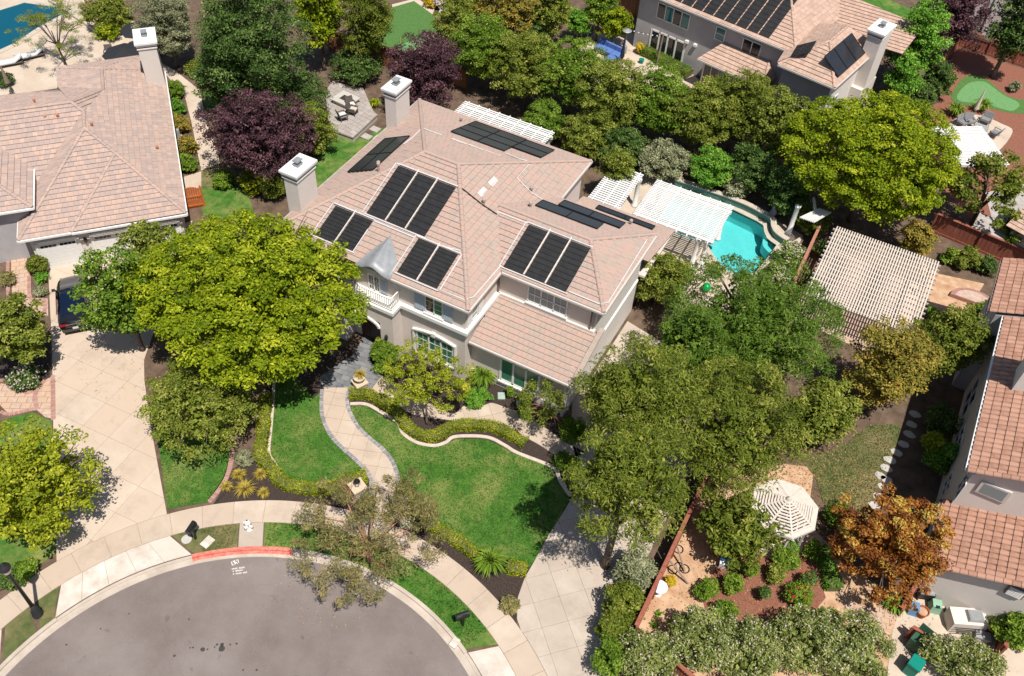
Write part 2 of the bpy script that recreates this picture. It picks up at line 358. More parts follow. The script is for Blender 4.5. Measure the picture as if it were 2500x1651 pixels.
# parkway strips
aH0, aH1 = ang(642, 1331), ang(582, 1335)
def strip(name, a0, a1, b0, b1, m): return sheet(name, arc(RK+.004, a0, a1, 20)+arc(RI-.006, b1, b0, 20), .022, m, .03)
strip('parkway_grass', aDR+.012, aH0-.004, ang(1218, 1577)+.006, ang(645, 1272)-.004, 'lawn_green')
strip('parkway_grass', aH1+.004, aDL1-.012, ang(586, 1275)+.004, bDL1-.006, 'lawn_dry')
strip('parkway_grass', aDL0+.006, ang(100, 1540), bDL0+.008, ang(98, 1470), 'lawn_dry')
strip('parkway_grass', ang(92, 1545), ang(10, 1620), ang(70, 1488), ang(12, 1528), 'lawn_dry')
# ================================================================== driveways and paths
drvL = [(118, 652), (128, 860), (131, 1060), (139, 1371)]
drvR = [(408, 1256), (392, 1170), (368, 1040), (353, 930), (352, 880), (380, 800), (460, 640), (470, 540), (213, 633)]
aL, aR = ang(139, 1371), ang(408, 1256)
polyL = [tuple(g(*p)[:2]) for p in drvL]+arc(RO+.012, aL, aR, 16)+[tuple(g(*p)[:2]) for p in drvR[1:]]
dl = sheet('neighbor_driveway', polyL, .018, 'joint', .03)
slabs('paving_slab', polyL, R(3.5), 1.78, 1.78, 'concrete_drive', dl, .02, .05, org=tuple(g(274, 1158)[:2]), gap=.013, minarea=.05)
polyR = [tuple(g(*p)[:2]) for p in ((1272, 1541), (1262, 1511), (1264, 1460), (1281, 1412), (1302, 1376), (1336, 1313), (1380, 1244), (1401, 1208), (1412, 1150), (1392, 1060), (1398, 978))]
polyR += [(-11.0, 34), (-11.0, 40.0), (-9.2, 39.6), (-7.6, 39.2), (-3.4, 36.5), (-3.4, 20.5), (-1.2, 15.5), (-1.2, 11)]+arc(RO+.012, ang(1377, 1651)-.12, ang(1276, 1545), 10)
dr = sheet('main_driveway', polyR, .018, 'joint', .03)
slabs('paving_slab', polyR, R(45), 1.34, 1.34, 'concrete_grey', dr, .02, .05, org=tuple(g(*q7(480, 1390))[:2]), gap=.013, minarea=.05)
# front walkway with brick borders
WL = smooth(P2(q2, [(640, 560), (634, 640), (636, 760), (668, 870), (730, 970), (820, 1060), (910, 1140), (1000, 1230), (1036, 1310), (1040, 1400), (1030, 1500), (1010, 1620)]), 6)
WR = smooth(P2(q2, [(830, 560), (812, 640), (818, 720), (850, 800), (905, 890), (985, 970), (1070, 1040), (1140, 1110), (1190, 1190), (1222, 1290), (1228, 1360), (1235, 1480), (1300, 1640)]), 6)
polyW = WL+WR[::-1]
wk = sheet('front_walkway', polyW, .028, 'joint', .03)
slabs('paving_slab', polyW, R(20), .92, .92, 'concrete', wk, .03, .058, org=tuple(g(*q2(690, 700))[:2]), gap=.018, minarea=.03)
def brickline(pts, wd, step, side, m, parent, z, name='brick', th=.07):
    """a border of bricks laid across the line"""
    P = np.array(resample(pts, step)); T = np.gradient(P, axis=0); T /= np.linalg.norm(T, axis=1)[:, None]
    mes = [MB().box((0, 0, -th/2), (wd, step*.84, th), tint=.05+.9*i/5).mesh(name, m) for i in range(6)]
    rg_ = random.Random(len(pts))
    for p, t in zip(P, T):
        nrm = np.array([-t[1], t[0]])*side; c = p+nrm*wd/2
        link(name, rg_.choice(mes), parent, loc=(c[0], c[1], z+rg_.uniform(-.004, .004)), rz=math.atan2(nrm[1], nrm[0])+rg_.uniform(-.03, .03))
bl = sheet('brick_border', ribbon([tuple(p) for p in np.array(WL[2:66])], .34), .024, 'joint', .02)
brickline(WL[2:62], .22, .125, -1, 'grey_brick', bl, .062)
br = sheet('brick_border', ribbon([tuple(p) for p in np.array(WR[2:62])], .34), .024, 'joint', .02)
brickline(WR[2:60], .22, .125, 1, 'grey_brick', br, .062)
# slate entry court
polyS = P2(q2, [(985, 110), (930, 200), (860, 300), (660, 430), (600, 470), (628, 560), (835, 575), (850, 600), (1000, 592), (1108, 462), (1060, 400), (1010, 340), (1030, 270), (1040, 190)])
sl_ = sheet('slate_court', polyS, .02, 'joint', .03)
slabs('slate_tile', polyS, R(8), .46, .34, 'slate', sl_, .022, .05, gap=.02, minarea=.015, rnd=.006, offset=.5)
# side path
PU = smooth(P2(q2, [(1108, 462), (1200, 520), (1330, 600), (1500, 690), (1690, 770), (1780, 705), (1880, 712), (1950, 700), (2010, 685), (2140, 730), (2260, 772), (2430, 880), (2600, 1000), (2760, 1080)]), 4)
PL_ = smooth(P2(q2, [(1010, 590), (1200, 680), (1330, 760), (1460, 800), (1720, 830), (1870, 862), (2000, 846), (2130, 900), (2250, 950), (2400, 1030), (2520, 1110), (2640, 1190)]), 4)
polyP = PU+PL_[::-1]
pp = sheet('side_path', polyP, .02, 'joint', .03)
slabs('paving_slab', polyP, R(-45), 1.0, .78, 'concrete', pp, .022, .05, gap=.02, minarea=.03)
# front beds, lawns
bedF = [tuple(g(*p)[:2]) for p in ((640, 880), (655, 1010), (640, 1120), (595, 1130), (560, 1150), (545, 1190), (520, 1234))]+arc(RO+.01, ang(520, 1234), ang(1262, 1524), 40)+[tuple(g(*p)[:2]) for p in ((1262, 1500), (1266, 1455), (1282, 1410), (1303, 1373), (1336, 1312), (1400, 1208), (1420, 1100))]+[(-11.3, 30.9), (-17.6, 31.5), (-23, 31.5), (-26, 28)]
sheet('planting_bed', bedF, .008, 'dark_mulch', .02)
lawnA = P2(q2, [(235, 520), (212, 800), (197, 1000), (183, 1130), (262, 1205), (300, 1300), (400, 1330), (700, 1350), (880, 1280), (960, 1235)])+[tuple(np.array(p)) for p in WL[41:0:-1]]+P2(q2, [(560, 640), (480, 560), (400, 460)])
lawnB = P2(q2, [(850, 703), (985, 712), (1130, 800), (1235, 865), (1285, 950), (1400, 1022), (1540, 1047), (1630, 1022), (1715, 975), (1960, 980), (2100, 1045), (2200, 1105)])+P2(q3, [(140, 1080), (330, 1140), (490, 1205), (525, 1310), (610, 1430), (635, 1470)])+P2(q7, [(455, 440), (340, 640), (300, 690)])+P2(q6, [(2240, 640), (1870, 590), (1700, 460), (1550, 360), (1430, 225), (1340, 50)])+P2(q2, [(1262, 1330)])+[tuple(np.array(p)) for p in WR[54:7:-1]]
sheet('front_lawn', lawnA, .03, 'lawn_green', .03); sheet('front_lawn', lawnB, .03, 'lawn_green', .03)
lawnC = P2(q1, [(1250, 800), (1290, 1000), (1330, 1300), (1365, 1545), (1690, 1490), (1790, 1380), (1860, 1250), (1880, 1080), (1700, 900), (1500, 700), (1230, 600)])
sheet('side_lawn', lawnC, .03, 'lawn_green', .03)
def ribbon_of(name, f, pts, wd, z, m, n=6): return sheet(name, ribbon(smooth(P2(f, pts), n), wd), z, m, .06)
ribbon_of('lawn_edging', q2, [(232, 500), (222, 700), (205, 900), (190, 1090), (240, 1180), (295, 1290), (340, 1330)], .17, .07, 'edging')
ribbon_of('lawn_edging', q2, [(850, 692), (985, 696), (1120, 770), (1235, 840), (1280, 930), (1390, 1005), (1530, 1032), (1630, 1005), (1710, 958), (1960, 962), (2110, 1030), (2210, 1090), (2500, 1210), (2560, 1320), (2640, 1440)], .20, .07, 'edging')
bb = ribbon_of('brick_edging', q1, [(1700, 1490), (1780, 1390), (1850, 1270), (1885, 1130), (1885, 1060)], .30, .03, 'joint')
brickline(smooth(P2(q1, [(1725, 1490), (1800, 1400), (1870, 1280), (1905, 1130), (1905, 1060)]), 6), .24, .12, 1, 'red_brick', bb, .07)
# ---- left neighbour's front: flagstone walk, brick edges, lawn
polyN = P2(q1, [(-60, 520), (60, 530), (150, 590), (210, 610), (275, 590), (300, 560), (350, 510), (415, 475), (425, 810), (370, 800), (300, 740), (80, 780), (0, 700), (-80, 640)])
nf = sheet('flagstone_walk', polyN, .018, 'joint', .03)
slabs('flagstone', polyN, R(30), .55, .42, 'flagstone', nf, .02, .05, gap=.03, minarea=.02, offset=.4, rnd=.008)
brickline(smooth(P2(q1, [(415, 470), (418, 820)]), 4), .24, .12, 1, 'red_brick', nf, .068)
brickline(smooth(P2(q1, [(0, 515), (90, 530), (200, 612), (265, 605)]), 4), .24, .12, 1, 'red_brick', nf, .068)
brickline(smooth(P2(q1, [(350, 500), (290, 570), (265, 660), (290, 740)]), 4), .24, .12, 1, 'red_brick', nf, .068)
brickline(smooth(P2(q1, [(0, 770), (80, 790), (270, 745)]), 4), .22, .12, 1, 'red_brick', nf, .068)
polyN2 = P2(r5, [(90, 760), (215, 755), (245, 900), (260, 1100), (390, 1100), (395, 1240), (110, 1240), (95, 950)])
nf2 = sheet('flagstone_walk', polyN2, .018, 'joint', .03)
slabs('flagstone', polyN2, R(47), .5, .4, 'flagstone', nf2, .02, .05, gap=.03, minarea=.02, offset=.4, rnd=.008)
brickline(smooth(P2(r5, [(85, 780), (80, 900), (85, 1100)]), 4), .22, .12, -1, 'red_brick', nf2, .068)
brickline(smooth(P2(r5, [(255, 920), (270, 1110), (375, 1105), (380, 1220)]), 4), .22, .12, -1, 'red_brick', nf2, .068)
sheet('planting_bed', P2(q1, [(-60, 100), (410, 100), (412, 470), (340, 500), (270, 590), (200, 600), (90, 520), (-60, 510)]), .008, 'dark_mulch', .02)
sheet('side_lawn', P2(q1, [(90, 800), (270, 760), (425, 830), (470, 1568), (460, 1900), (330, 2000), (-200, 2100), (-200, 1000)]), .03, 'lawn_green', .03)
# ---- left neighbour's side path and lawns
sheet('side_path', P2(r1, [(1290, 500), (1440, 590), (1630, 740), (1680, 1000), (1760, 1200), (1790, 1330), (1640, 1390), (1640, 1568), (1610, 1640), (1480, 1640), (1480, 1450), (1640, 1400), (1560, 1000), (1510, 800), (1360, 620)]), .04, 'concrete_drive', .03)
sheet('side_lawn', P2(r1, [(1650, 820), (1800, 820), (2000, 1000), (1720, 1010)]), .03, 'lawn_green', .03)
sheet('side_lawn', P2(r5, [(1620, 60), (1900, 20), (1960, 180), (1640, 190)]), .03, 'lawn_dry', .03)
sheet('side_lawn', P2(r5, [(1640, 200), (2000, 170), (2100, 500), (1650, 420)]), .03, 'lawn_green', .03)
# ---- main back-left lawn, fire pit patio
sheet('back_lawn', [tuple(g(*r2(*p))[:2]) for p in ((690, 1080), (870, 1160), (1090, 1060), (1150, 1040), (560, 1600), (480, 1500))], .03, 'lawn_green', .03)
# ---- top left yard
sheet('pale_patio', [tuple(g(*p)[:2]) for p in ((-160, 260), (0, 235), (140, 220), (140, 165), (340, 137), (400, 175), (350, 60), (210, 20), (170, -160), (-200, -160))], .03, 'concrete_drive', .04)
# ---- pool patio
sheet('pool_patio', [(-18.5, 48.6), (-18.5, 51.5), (-16.4, 55.6), (-9.6, 55.8), (-3.6, 54.2), (-3.6, 45.5), (-6, 43), (-14.0, 43.0), (-14, 47.0)], .03, 'concrete', .04, hole=True)
# ---- right side: rose garden, dry lawn, neighbour patio
gardR = [(-2.3, 20.4), (7.6, 16), (9.4, 29.0), (3.4, 30.4), (2.6, 35), (-2.3, 33)]
sheet('garden_soil', gardR, .012, 'sandy_soil', .02)
sheet('bark_mulch', P2(q7, [(1850, 640), (2335, 560), (2500, 900), (2500, 1350), (1900, 1300), (1780, 1160), (1700, 900)]), .02, 'red_mulch', .02)
sheet('bark_mulch', P2(q8, [(0, 560), (620, 600), (720, 930), (620, 1050), (300, 1300), (-50, 1200)]), .024, 'red_mulch', .02)
sheet('back_lawn', P2(q4, [(480, 1090), (720, 1080), (900, 1000), (1080, 860), (1330, 860), (1310, 1000), (1130, 1400), (1060, 1560), (700, 1500), (640, 1300)]), .03, 'lawn_dry', .03)
sheet('back_lawn', [(4.6, 33), (5.2, 44), (8.9, 44), (8.9, 31.5)], .02, 'soil', .02)
sheet('neighbor_patio', P2(q8, [(1300, 1060), (1400, 850), (1600, 640), (2500, 900), (2700, 1700), (1200, 1700), (1260, 1220)]), .03, 'concrete_drive', .04)
gp_ = P2(q8, [(490, 400), (600, 350), (720, 470), (830, 640), (870, 880), (990, 1000), (1180, 1020), (1310, 1070), (1260, 1220), (1100, 1160), (900, 1030), (800, 920), (760, 620), (640, 520), (300, 500), (250, 440)])
pw = sheet('garden_path', gp_, .02, 'joint', .03); slabs('paving_brick', gp_, R(20), .42, .3, 'flagstone', pw, .022, .045, gap=.02, minarea=.02, offset=.5, rnd=.006)
# ---- middle right yard with tan pergola
sheet('pergola_terrace', [(-2.4, 46), (5.0, 45), (5.4, 53.5), (-1.6, 53.8)], .03, 'flagstone', .04)
sheet('tan_terrace', P2(r8, [(1640, 900), (2010, 980), (1960, 1060), (1900, 1250), (1560, 1200), (1500, 800)]), .036, 'sandy_soil', .04)
# ---- upper right yard
sheet('bark_mulch', [(.6, 69), (1.2, 87.6), (20, 86.2), (20, 66), (9, 60)], .012, 'red_mulch', .02)
sheet('bark_mulch', P2(r8, [(2000, 480), (2335, 380), (2500, 900), (2250, 760), (2130, 740), (1950, 560)]), .014, 'red_mulch', .02)
sheet('round_patio', smooth([tuple(g(2240+p[0]*.2902, 160+p[1]*.2902)[:2]) for p in ((250, 520), (330, 440), (440, 415), (560, 430), (700, 490), (800, 560), (650, 740), (450, 720), (280, 640))], 4, True), .03, 'concrete_drive', .04)
K2 = lambda x, y: (2240+x*.2902, 160+y*.2902)
sheet('putting_fringe', smooth(P2(K2, [(280, 270), (330, 170), (380, 110), (450, 82), (540, 100), (620, 150), (700, 220), (800, 275), (960, 310), (1000, 370), (900, 405), (780, 400), (640, 370), (520, 340), (380, 335), (300, 300)]), 4, True), .03, 'turf_fringe', .03)
sheet('putting_green', smooth(P2(K2, [(330, 260), (380, 190), (450, 145), (560, 140), (640, 190), (720, 250), (840, 310), (850, 350), (790, 385), (680, 360), (560, 320), (440, 315), (350, 300)]), 4, True), .04, 'putting_turf', .03)
sheet('dark_terrace', [(7.0, 66.4), (9.6, 69.4), (14, 72), (20, 66), (16, 60), (9, 60)], .034, 'grey_flag', .04)
# ---- upper right house yard, rear street
sheet('back_lawn', [(-4.0, 64), (-.2, 74), (.7, 85.6), (-1.6, 84), (-4.6, 74)], .02, 'lawn_dry', .03)
sheet('rear_patio', [(-28, 64), (-16, 62), (-16, 68.6), (-21, 72), (-24, 74), (-28, 72)], .03, 'concrete_drive', .04)
sheet('rear_street', [(-40, 100), (0.5, 95.5), (3.5, 90.2), (11, 89.4), (40, 86), (40, 96), (9, 104), (6, 140), (-40, 150)], .02, 'asphalt', .04)
sheet('rear_sidewalk', [(-14, 91.5), (-1, 87.6), (1.2, 88.6), (11, 88.1), (30, 86), (30, 85.2), (11, 87.6), (1.0, 88), (-1.2, 86.6), (-14, 90)], .03, 'concrete_grey', .05)
sheet('rear_lawn', [(-14, 92), (-3, 89), (-2, 92), (-13, 95.5)], .026, 'lawn_green', .05)
# ---- putting lawn behind the main house
sheet('turf_lawn', [tuple(g(*r2(*p))[:2]) for p in ((1190, 60), (1380, 0), (1520, 90), (1560, 180), (1690, 240), (1600, 260), (1440, 290), (1240, 370), (1080, 420), (1120, 200))], .03, 'turf_fringe', .03)
sheet('putting_green', [tuple(g(*r2(*p))[:2]) for p in ((1240, 375), (1440, 295), (1600, 262), (1690, 250), (1700, 300), (1560, 380), (1250, 430))], .034, 'putting_turf', .03)
sheet('garden_path', [tuple(g(*r2(*p))[:2]) for p in ((1190, 40), (1390, -10), (1540, 70), (1520, 120), (1370, 12), (1195, 62))], .042, 'concrete_drive', .03)
# ================================================================== house materials
mat('roof_tile', (.335, .262, .22), .85, scale=2.5, col2=(.41, .33, .28), tint=(.43, .295, .245), bump=.2, bscale=30)
mat('roof_tile_pink', (.43, .29, .235), .85, scale=2.5, col2=(.50, .375, .31), tint=(.36, .28, .25), bump=.2, bscale=30)
mat('roof_tile_back', (.36, .24, .185), .85, scale=2.5, col2=(.45, .32, .25), tint=(.50, .345, .27), bump=.2, bscale=30)
mat('mission_tile', (.28, .14, .095), .8, scale=3, col2=(.40, .22, .155), tint=(.46, .26, .185), bump=.2, bscale=30)
mat('roof_under', (.06, .045, .04), .95)
mat('stucco', (.57, .50, .455), .92, scale=1.2, col2=(.63, .555, .51), bump=.25, bscale=55)
mat('stucco_white', (.66, .61, .56), .92, scale=1.2, col2=(.71, .67, .62), bump=.25, bscale=55)
mat('stucco_grey', (.36, .34, .35), .92, scale=1.2, col2=(.42, .40, .40), bump=.25, bscale=55)
mat('stucco_pale', (.64, .575, .52), .92, scale=1.2, col2=(.67, .60, .55), bump=.25, bscale=55)
mat('trim_white', (.72, .70, .67), .6, var=.05)
mat('shutter_blue', (.42, .47, .52), .55, var=.05)
mat('gutter_paint', (.55, .50, .46), .5, var=.06)
mat('gutter_dark', (.16, .12, .10), .5, var=.1)
mat('pale_metal', (.27, .28, .29), .5, var=.12, scale=3, metal=.2, spec=.4)
mat('pipe_white', (.60, .60, .60), .4, var=.08)
mat('pipe_black', (.015, .015, .016), .5)
mat('terracotta', (.45, .20, .13), .8)
mat('collector_mat', (.012, .012, .013), .55, scale=3, col2=(.024, .023, .024), bump=.3, bscale=20)
mat('pv_glass', (.020, .021, .026), .16, scale=2, col2=(.026, .027, .032), spec=.6)
mat('pv_frame', (.01, .01, .01), .4)
mat('wood_door', (.045, .025, .02), .5, scale=6)
mat('dark_metal', (.018, .018, .02), .45, spec=.5)
mat('dark_opening', (.012, .012, .014), .6)
glassmat('glass_green', (.045, .17, .105), .15); glassmat('glass_dark', (.012, .016, .02)); glassmat('glass_teal', (.01, .14, .15)); glassmat('glass_pale', (.20, .24, .25), .2)
mat('blind_white', (.55, .56, .56), .6, var=.1)

def frame_of(pts):
    P = [np.array(p, float) for p in pts]; n = np.zeros(3)
    for i in range(len(P)): n += np.cross(P[i], P[(i+1) % len(P)])
    n /= np.linalg.norm(n); n = n if n[2] > 0 else -n
    u = P[1]-P[0]; u -= n*np.dot(u, n); u /= np.linalg.norm(u); v = np.cross(n, u)
    if v[2] < 0: u, v = -u, -v
    return P[0], u, v, n
class Roof:
    def __init__(s, house, m, tw=.33, ex=.36, mission=False, keep=300):
        s.h = house; s.m = m; s.tw = tw; s.ex = ex; s.ms = mission; s.keep = keep; s.base = MB(); s.t = []; s.c = []; s.rg = random.Random(len(m)+7); s.pl = []
        s.W = Matrix.LocRotScale(house.location, house.rotation_euler, None)
    def plane(s, pts, tiles=True):
        o, u, v, n = frame_of(pts)
        s.base.add([np.array(p, float)-n*.03 for p in pts], [tuple(range(len(pts)))])
        L = [(float(np.dot(np.array(p)-o, u)), float(np.dot(np.array(p)-o, v))) for p in pts]
        if sum(L[i][0]*L[(i+1) % len(L)][1]-L[(i+1) % len(L)][0]*L[i][1] for i in range(len(L))) < 0: L = L[::-1]
        s.pl.append((o, u, v, n))
        if not tiles: return
        u0, u1 = min(p[0] for p in L), max(p[0] for p in L); v0, v1 = min(p[1] for p in L), max(p[1] for p in L)
        for j in range(int((v1-v0)/s.ex)+1):
            va = v0+j*s.ex; of = (j % 2)*s.tw*.5 if not s.ms else 0; drift = s.rg.uniform(-.05, .05)
            for i in range(int((u1-u0)/s.tw)+2):
                ua = u0+i*s.tw-of+drift*(not s.ms)
                if s.ms:
                    if inside((ua+s.tw/2, va+s.ex/2), L): s.t.append((o, u, v, n, ua, va, None))
                    continue
                gp__ = .003; q = [(ua+gp__, va), (ua+s.tw-gp__, va), (ua+s.tw-gp__, va+s.ex), (ua+gp__, va+s.ex)]
                c = clip(q, L); a = area(c)
                if a < .008: continue
                s.t.append((o, u, v, n, ua, va, None if a > .985*(s.tw-2*gp__)*s.ex else c))
    def cap(s, p, q, r=.13):
        p = np.array(p, float); q = np.array(q, float); d = q-p; L = np.linalg.norm(d); d /= L
        y = np.cross((0, 0, 1.), d); y /= np.linalg.norm(y); z = np.cross(d, y); n = max(1, int(L/.36))
        for i in range(n): s.c.append((p+d*(L*i/n), d, y, z, L/n, r))
    def shape(s, full=True):
        h0, h1, b = .085, .02, .002
        if s.ms:
            V = []; k = 6
            for (vv, hh, rr) in ((0, .035, 1.), (s.ex*1.06, .0, .86)):
                for i in range(k+1):
                    t = math.pi*i/k; V.append((s.tw/2-math.cos(t)*s.tw*.5*rr, vv, hh+math.sin(t)*.105*rr))
            F_ = [(i, i+1, k+2+i, k+1+i) for i in range(k)]+[tuple(range(k, -1, -1))]
            return V, F_
        gp__ = .003; a, b_ = gp__, s.tw-gp__
        V = [(a, 0, h0), (b_, 0, h0), (b_, s.ex, h1), (a, s.ex, h1), (a, 0, 0), (b_, 0, 0)]
        return V, [(0, 1, 2, 3), (4, 5, 1, 0)]
    def finish(s):
        rf = s.base.build('roof', 'roof_under', s.h)
        V, Fc = s.shape(); rg_ = s.rg
        var = [MB().add(V, Fc, tint=.02+.96*k/9).mesh('roof_tile', s.m, smooth=False) for k in range(10)]
        full = []; rest = MB()
        for k, (o, u, v, n, ua, va, c) in enumerate(s.t):
            if c is None:
                ctr = s.W @ Vector(o+u*(ua+s.tw/2)+v*(va+s.ex/2)); d = np.array(ctr)-CAM; nn = np.array(s.W.to_3x3() @ Vector(n))
                px = 1250+F*np.dot(d, CR)/np.dot(d, CF); py = 825-F*np.dot(d, CU)/np.dot(d, CF)
                vis = (-20 < px < 2520) and (-20 < py < 1670)
                full.append((-np.dot(nn, d)/np.linalg.norm(d)**3 if vis else -1, k))
        full.sort(reverse=True); pick = {k for a, k in full[:s.keep] if a > 0}
        for k, (o, u, v, n, ua, va, c) in enumerate(s.t):
            jit = rg_.uniform(-.006, .006)
            if k in pick:
                P = o+u*ua+v*va+n*jit; M = Matrix.Identity(4)
                for i in range(3): M[i][0], M[i][1], M[i][2], M[i][3] = u[i], v[i], n[i], P[i]
                link('roof_tile', rg_.choice(var), rf, M=M)
            elif c is None:
                rest.add([o+u*(ua+x)+v*(va+y)+n*(z_+jit) for x, y, z_ in V], Fc, rg_.random())
            else:
                top = [o+u*x+v*y+n*(.085-.065*(y-va)/s.ex) for x, y in c]; m_ = len(top); low = [(i, (i+1) % m_) for i in range(m_) if abs(c[i][1]-va) < 1e-6 and abs(c[(i+1) % m_][1]-va) < 1e-6]
                vs = list(top); fs = [tuple(range(m_))]
                for i, j in low: vs += [top[i]-n*.082, top[j]-n*.082]; fs.append((len(vs)-2, len(vs)-1, j, i))
                rest.add(vs, fs, rg_.random())
        if rest.v: rest.build('tile_field', s.m, rf, kind='stuff')
        if s.c:
            cm = {}
            for (p, d, y, z, L, r) in s.c:
                key = (round(L, 2), r, rg_.randrange(4))
                if key not in cm:
                    Vc = []; k = 5
                    for (x, rr, hh) in ((0, 1., 0.02), (L*1.05, .9, .0)):
                        for i in range(k+1): t = math.pi*i/k; Vc.append((x, math.cos(t)*r*rr, math.sin(t)*r*.8*rr+hh))
                    cm[key] = MB().add(Vc, [(i, k+1+i, k+2+i, i+1) for i in range(k)]+[tuple(range(k+1))], tint=.05+.3*key[2]).mesh('ridge_tile', s.m)
                M = Matrix.Identity(4)
                for i in range(3): M[i][0], M[i][1], M[i][2], M[i][3] = d[i], y[i], z[i], p[i]+.03*z[i]
                link('ridge_tile', cm[key], rf, M=M)
        return rf
def window(par, o, u, n, w_, h, cols=1, rows=1, fm='trim_white', pm='glass_dark', fw=.075, mun=(0, 0), sill=False, name='window', pms=None, arch=0.):
    o, u, n = [np.array(x, float) for x in (o, u, n)]; z = np.array([0, 0, 1.]); b = MB(); dp = .05
    def bar(a, c, t, d=dp): b.beam(a+n*d/2, c+n*d/2, d, t) if abs((c-a)[2]) < 1e-6 else b.add([a-u*t/2, a+u*t/2, c+u*t/2, c-u*t/2, a-u*t/2+n*d, a+u*t/2+n*d, c+u*t/2+n*d, c-u*t/2+n*d], [(4, 5, 6, 7), (0, 4, 7, 3), (5, 1, 2, 6), (7, 6, 2, 3), (0, 1, 5, 4)])
    bar(o, o+u*w_, fw); bar(o+z*h, o+z*h+u*w_, fw)
    for i in range(cols+1): bar(o+u*w_*i/cols-z*fw/2, o+u*w_*i/cols+z*(h+fw/2), fw)
    for j in range(1, rows): bar(o+z*h*j/rows, o+z*h*j/rows+u*w_, fw*.7)
    for i in range(cols):
        for a in range(1, mun[0]+1): x = o+u*w_*(i+a/(mun[0]+1))/cols; bar(x, x+z*h, .025, .03)
        for c in range(1, mun[1]+1): y = o+u*w_*i/cols+z*h*c/(mun[1]+1); bar(y, y+u*w_/cols, .025, .03)
    if sill: b.beam(o-z*.1-u*.1+n*.08, o-z*.1+u*(w_+.1)+n*.08, .16, .1)
    wo = b.build(name, fm, par)
    for i in range(cols):
        for j in range(rows):
            a = o+u*w_*i/cols+z*h*j/rows+n*.012; MB().add([a, a+u*w_/cols, a+u*w_/cols+z*h/rows, a+z*h/rows], [(0, 1, 2, 3)]).build('pane', (pms[i] if pms else pm), wo)
    return wo
def chimney(par, x0, x1, y0, y1, z0, z1, wm='stucco', tm='trim_white', flue=True):
    ch = MB().prism([(x0, y0), (x1, y0), (x1, y1), (x0, y1)], z0, z1-.5).build('chimney', wm, par)
    c = MB(); e = .06
    for (za, zb, ee) in ((z1-.52, z1-.44, .07), (z1-.30, z1-.18, .09), (z1-.14, z1, .16)): c.prism([(x0-ee, y0-ee), (x1+ee, y0-ee), (x1+ee, y1+ee), (x0-ee, y1+ee)], za, zb, bottom=True)
    c.build('cap', tm, ch)
    MB().prism([(x0-.03, y0-.03), (x1+.03, y0-.03), (x1+.03, y1+.03), (x0-.03, y1+.03)], z1-.44, z1-.13).build('neck', 'gutter_dark' if tm == 'trim_white' else tm, ch)
    if flue:
        mx, my = (x0+x1)/2, (y0+y1)/2; f = MB().box((mx, my, z1+.08), (.34, .46, .16)); f.box((mx, my, z1+.24), (.24, .34, .16)); f.box((mx, my, z1+.36), (.42, .5, .04)); f.build('flue', 'pale_metal', ch)
    return ch
def gutter(par, pts, m='gutter_paint', hgt=.13, wd=.12):
    b = MB()
    for p, q in zip(pts[:-1], pts[1:]): b.beam(p, q, wd, hgt)
    return b.build('gutter', m, par)
def eaves(par, poly, z0, z1, m):
    """fascia band and soffit under the roof edge"""
    return MB().prism(poly, z0, z1, bottom=True).build('soffit', m, par)
def panel_grid(par, pl, uv, nu, nv, name, m, gap=.1, th=.04, lift=.10, bar=None, frame=None):
    o, u, v, n = pl; u0, u1, v0, v1 = uv; out = []
    du = (u1-u0-gap*(nu-1))/nu; dv = (v1-v0-gap*(nv-1))/nv
    for i in range(nu):
        for j in range(nv):
            a = u0+i*(du+gap); c = v0+j*(dv+gap); pt = lambda x, y, z: o+u*x+v*y+n*z
            b = MB().add([pt(a, c, lift), pt(a+du, c, lift), pt(a+du, c+dv, lift), pt(a, c+dv, lift), pt(a, c, lift-th), pt(a+du, c, lift-th), pt(a+du, c+dv, lift-th), pt(a, c+dv, lift-th)], [(0, 1, 2, 3), (4, 5, 1, 0), (5, 6, 2, 1), (6, 7, 3, 2), (7, 4, 0, 3)])
            ob = b.build(name, m, par); out.append(ob)
            if frame:
                fb = MB(); t = .03
                for (p, q) in (((a, c), (a+du, c)), ((a+du, c), (a+du, c+dv)), ((a+du, c+dv), (a, c+dv)), ((a, c+dv), (a, c))): fb.beam(pt(*p, lift), pt(*q, lift), t, .05)
                fb.build('panel_frame', frame, ob)
            else:
                fb = MB()
                for k in range(1, 9): fb.beam(pt(a, c+dv*k/9, lift+.004), pt(a+du, c+dv*k/9, lift+.004), .03, .012)
                fb.build('seam', 'pv_frame', ob)
    return out
def uvrect(pl, pxs, off=(0, 0, 0)):
    """panel rectangle from four photo corners TL TR BL BR laid on roof plane pl (local frame offset off)"""
    o, u, v, n = pl; O = o+np.array(off)
    Q = [gpl(*p, O+n*.08, n)-O for p in pxs]; U = [float(np.dot(q, u)) for q in Q]; V = [float(np.dot(q, v)) for q in Q]
    us = sorted(U); vs_ = sorted(V); return (us[0]+us[1])/2, (us[2]+us[3])/2, (vs_[0]+vs_[1])/2, (vs_[2]+vs_[3])/2

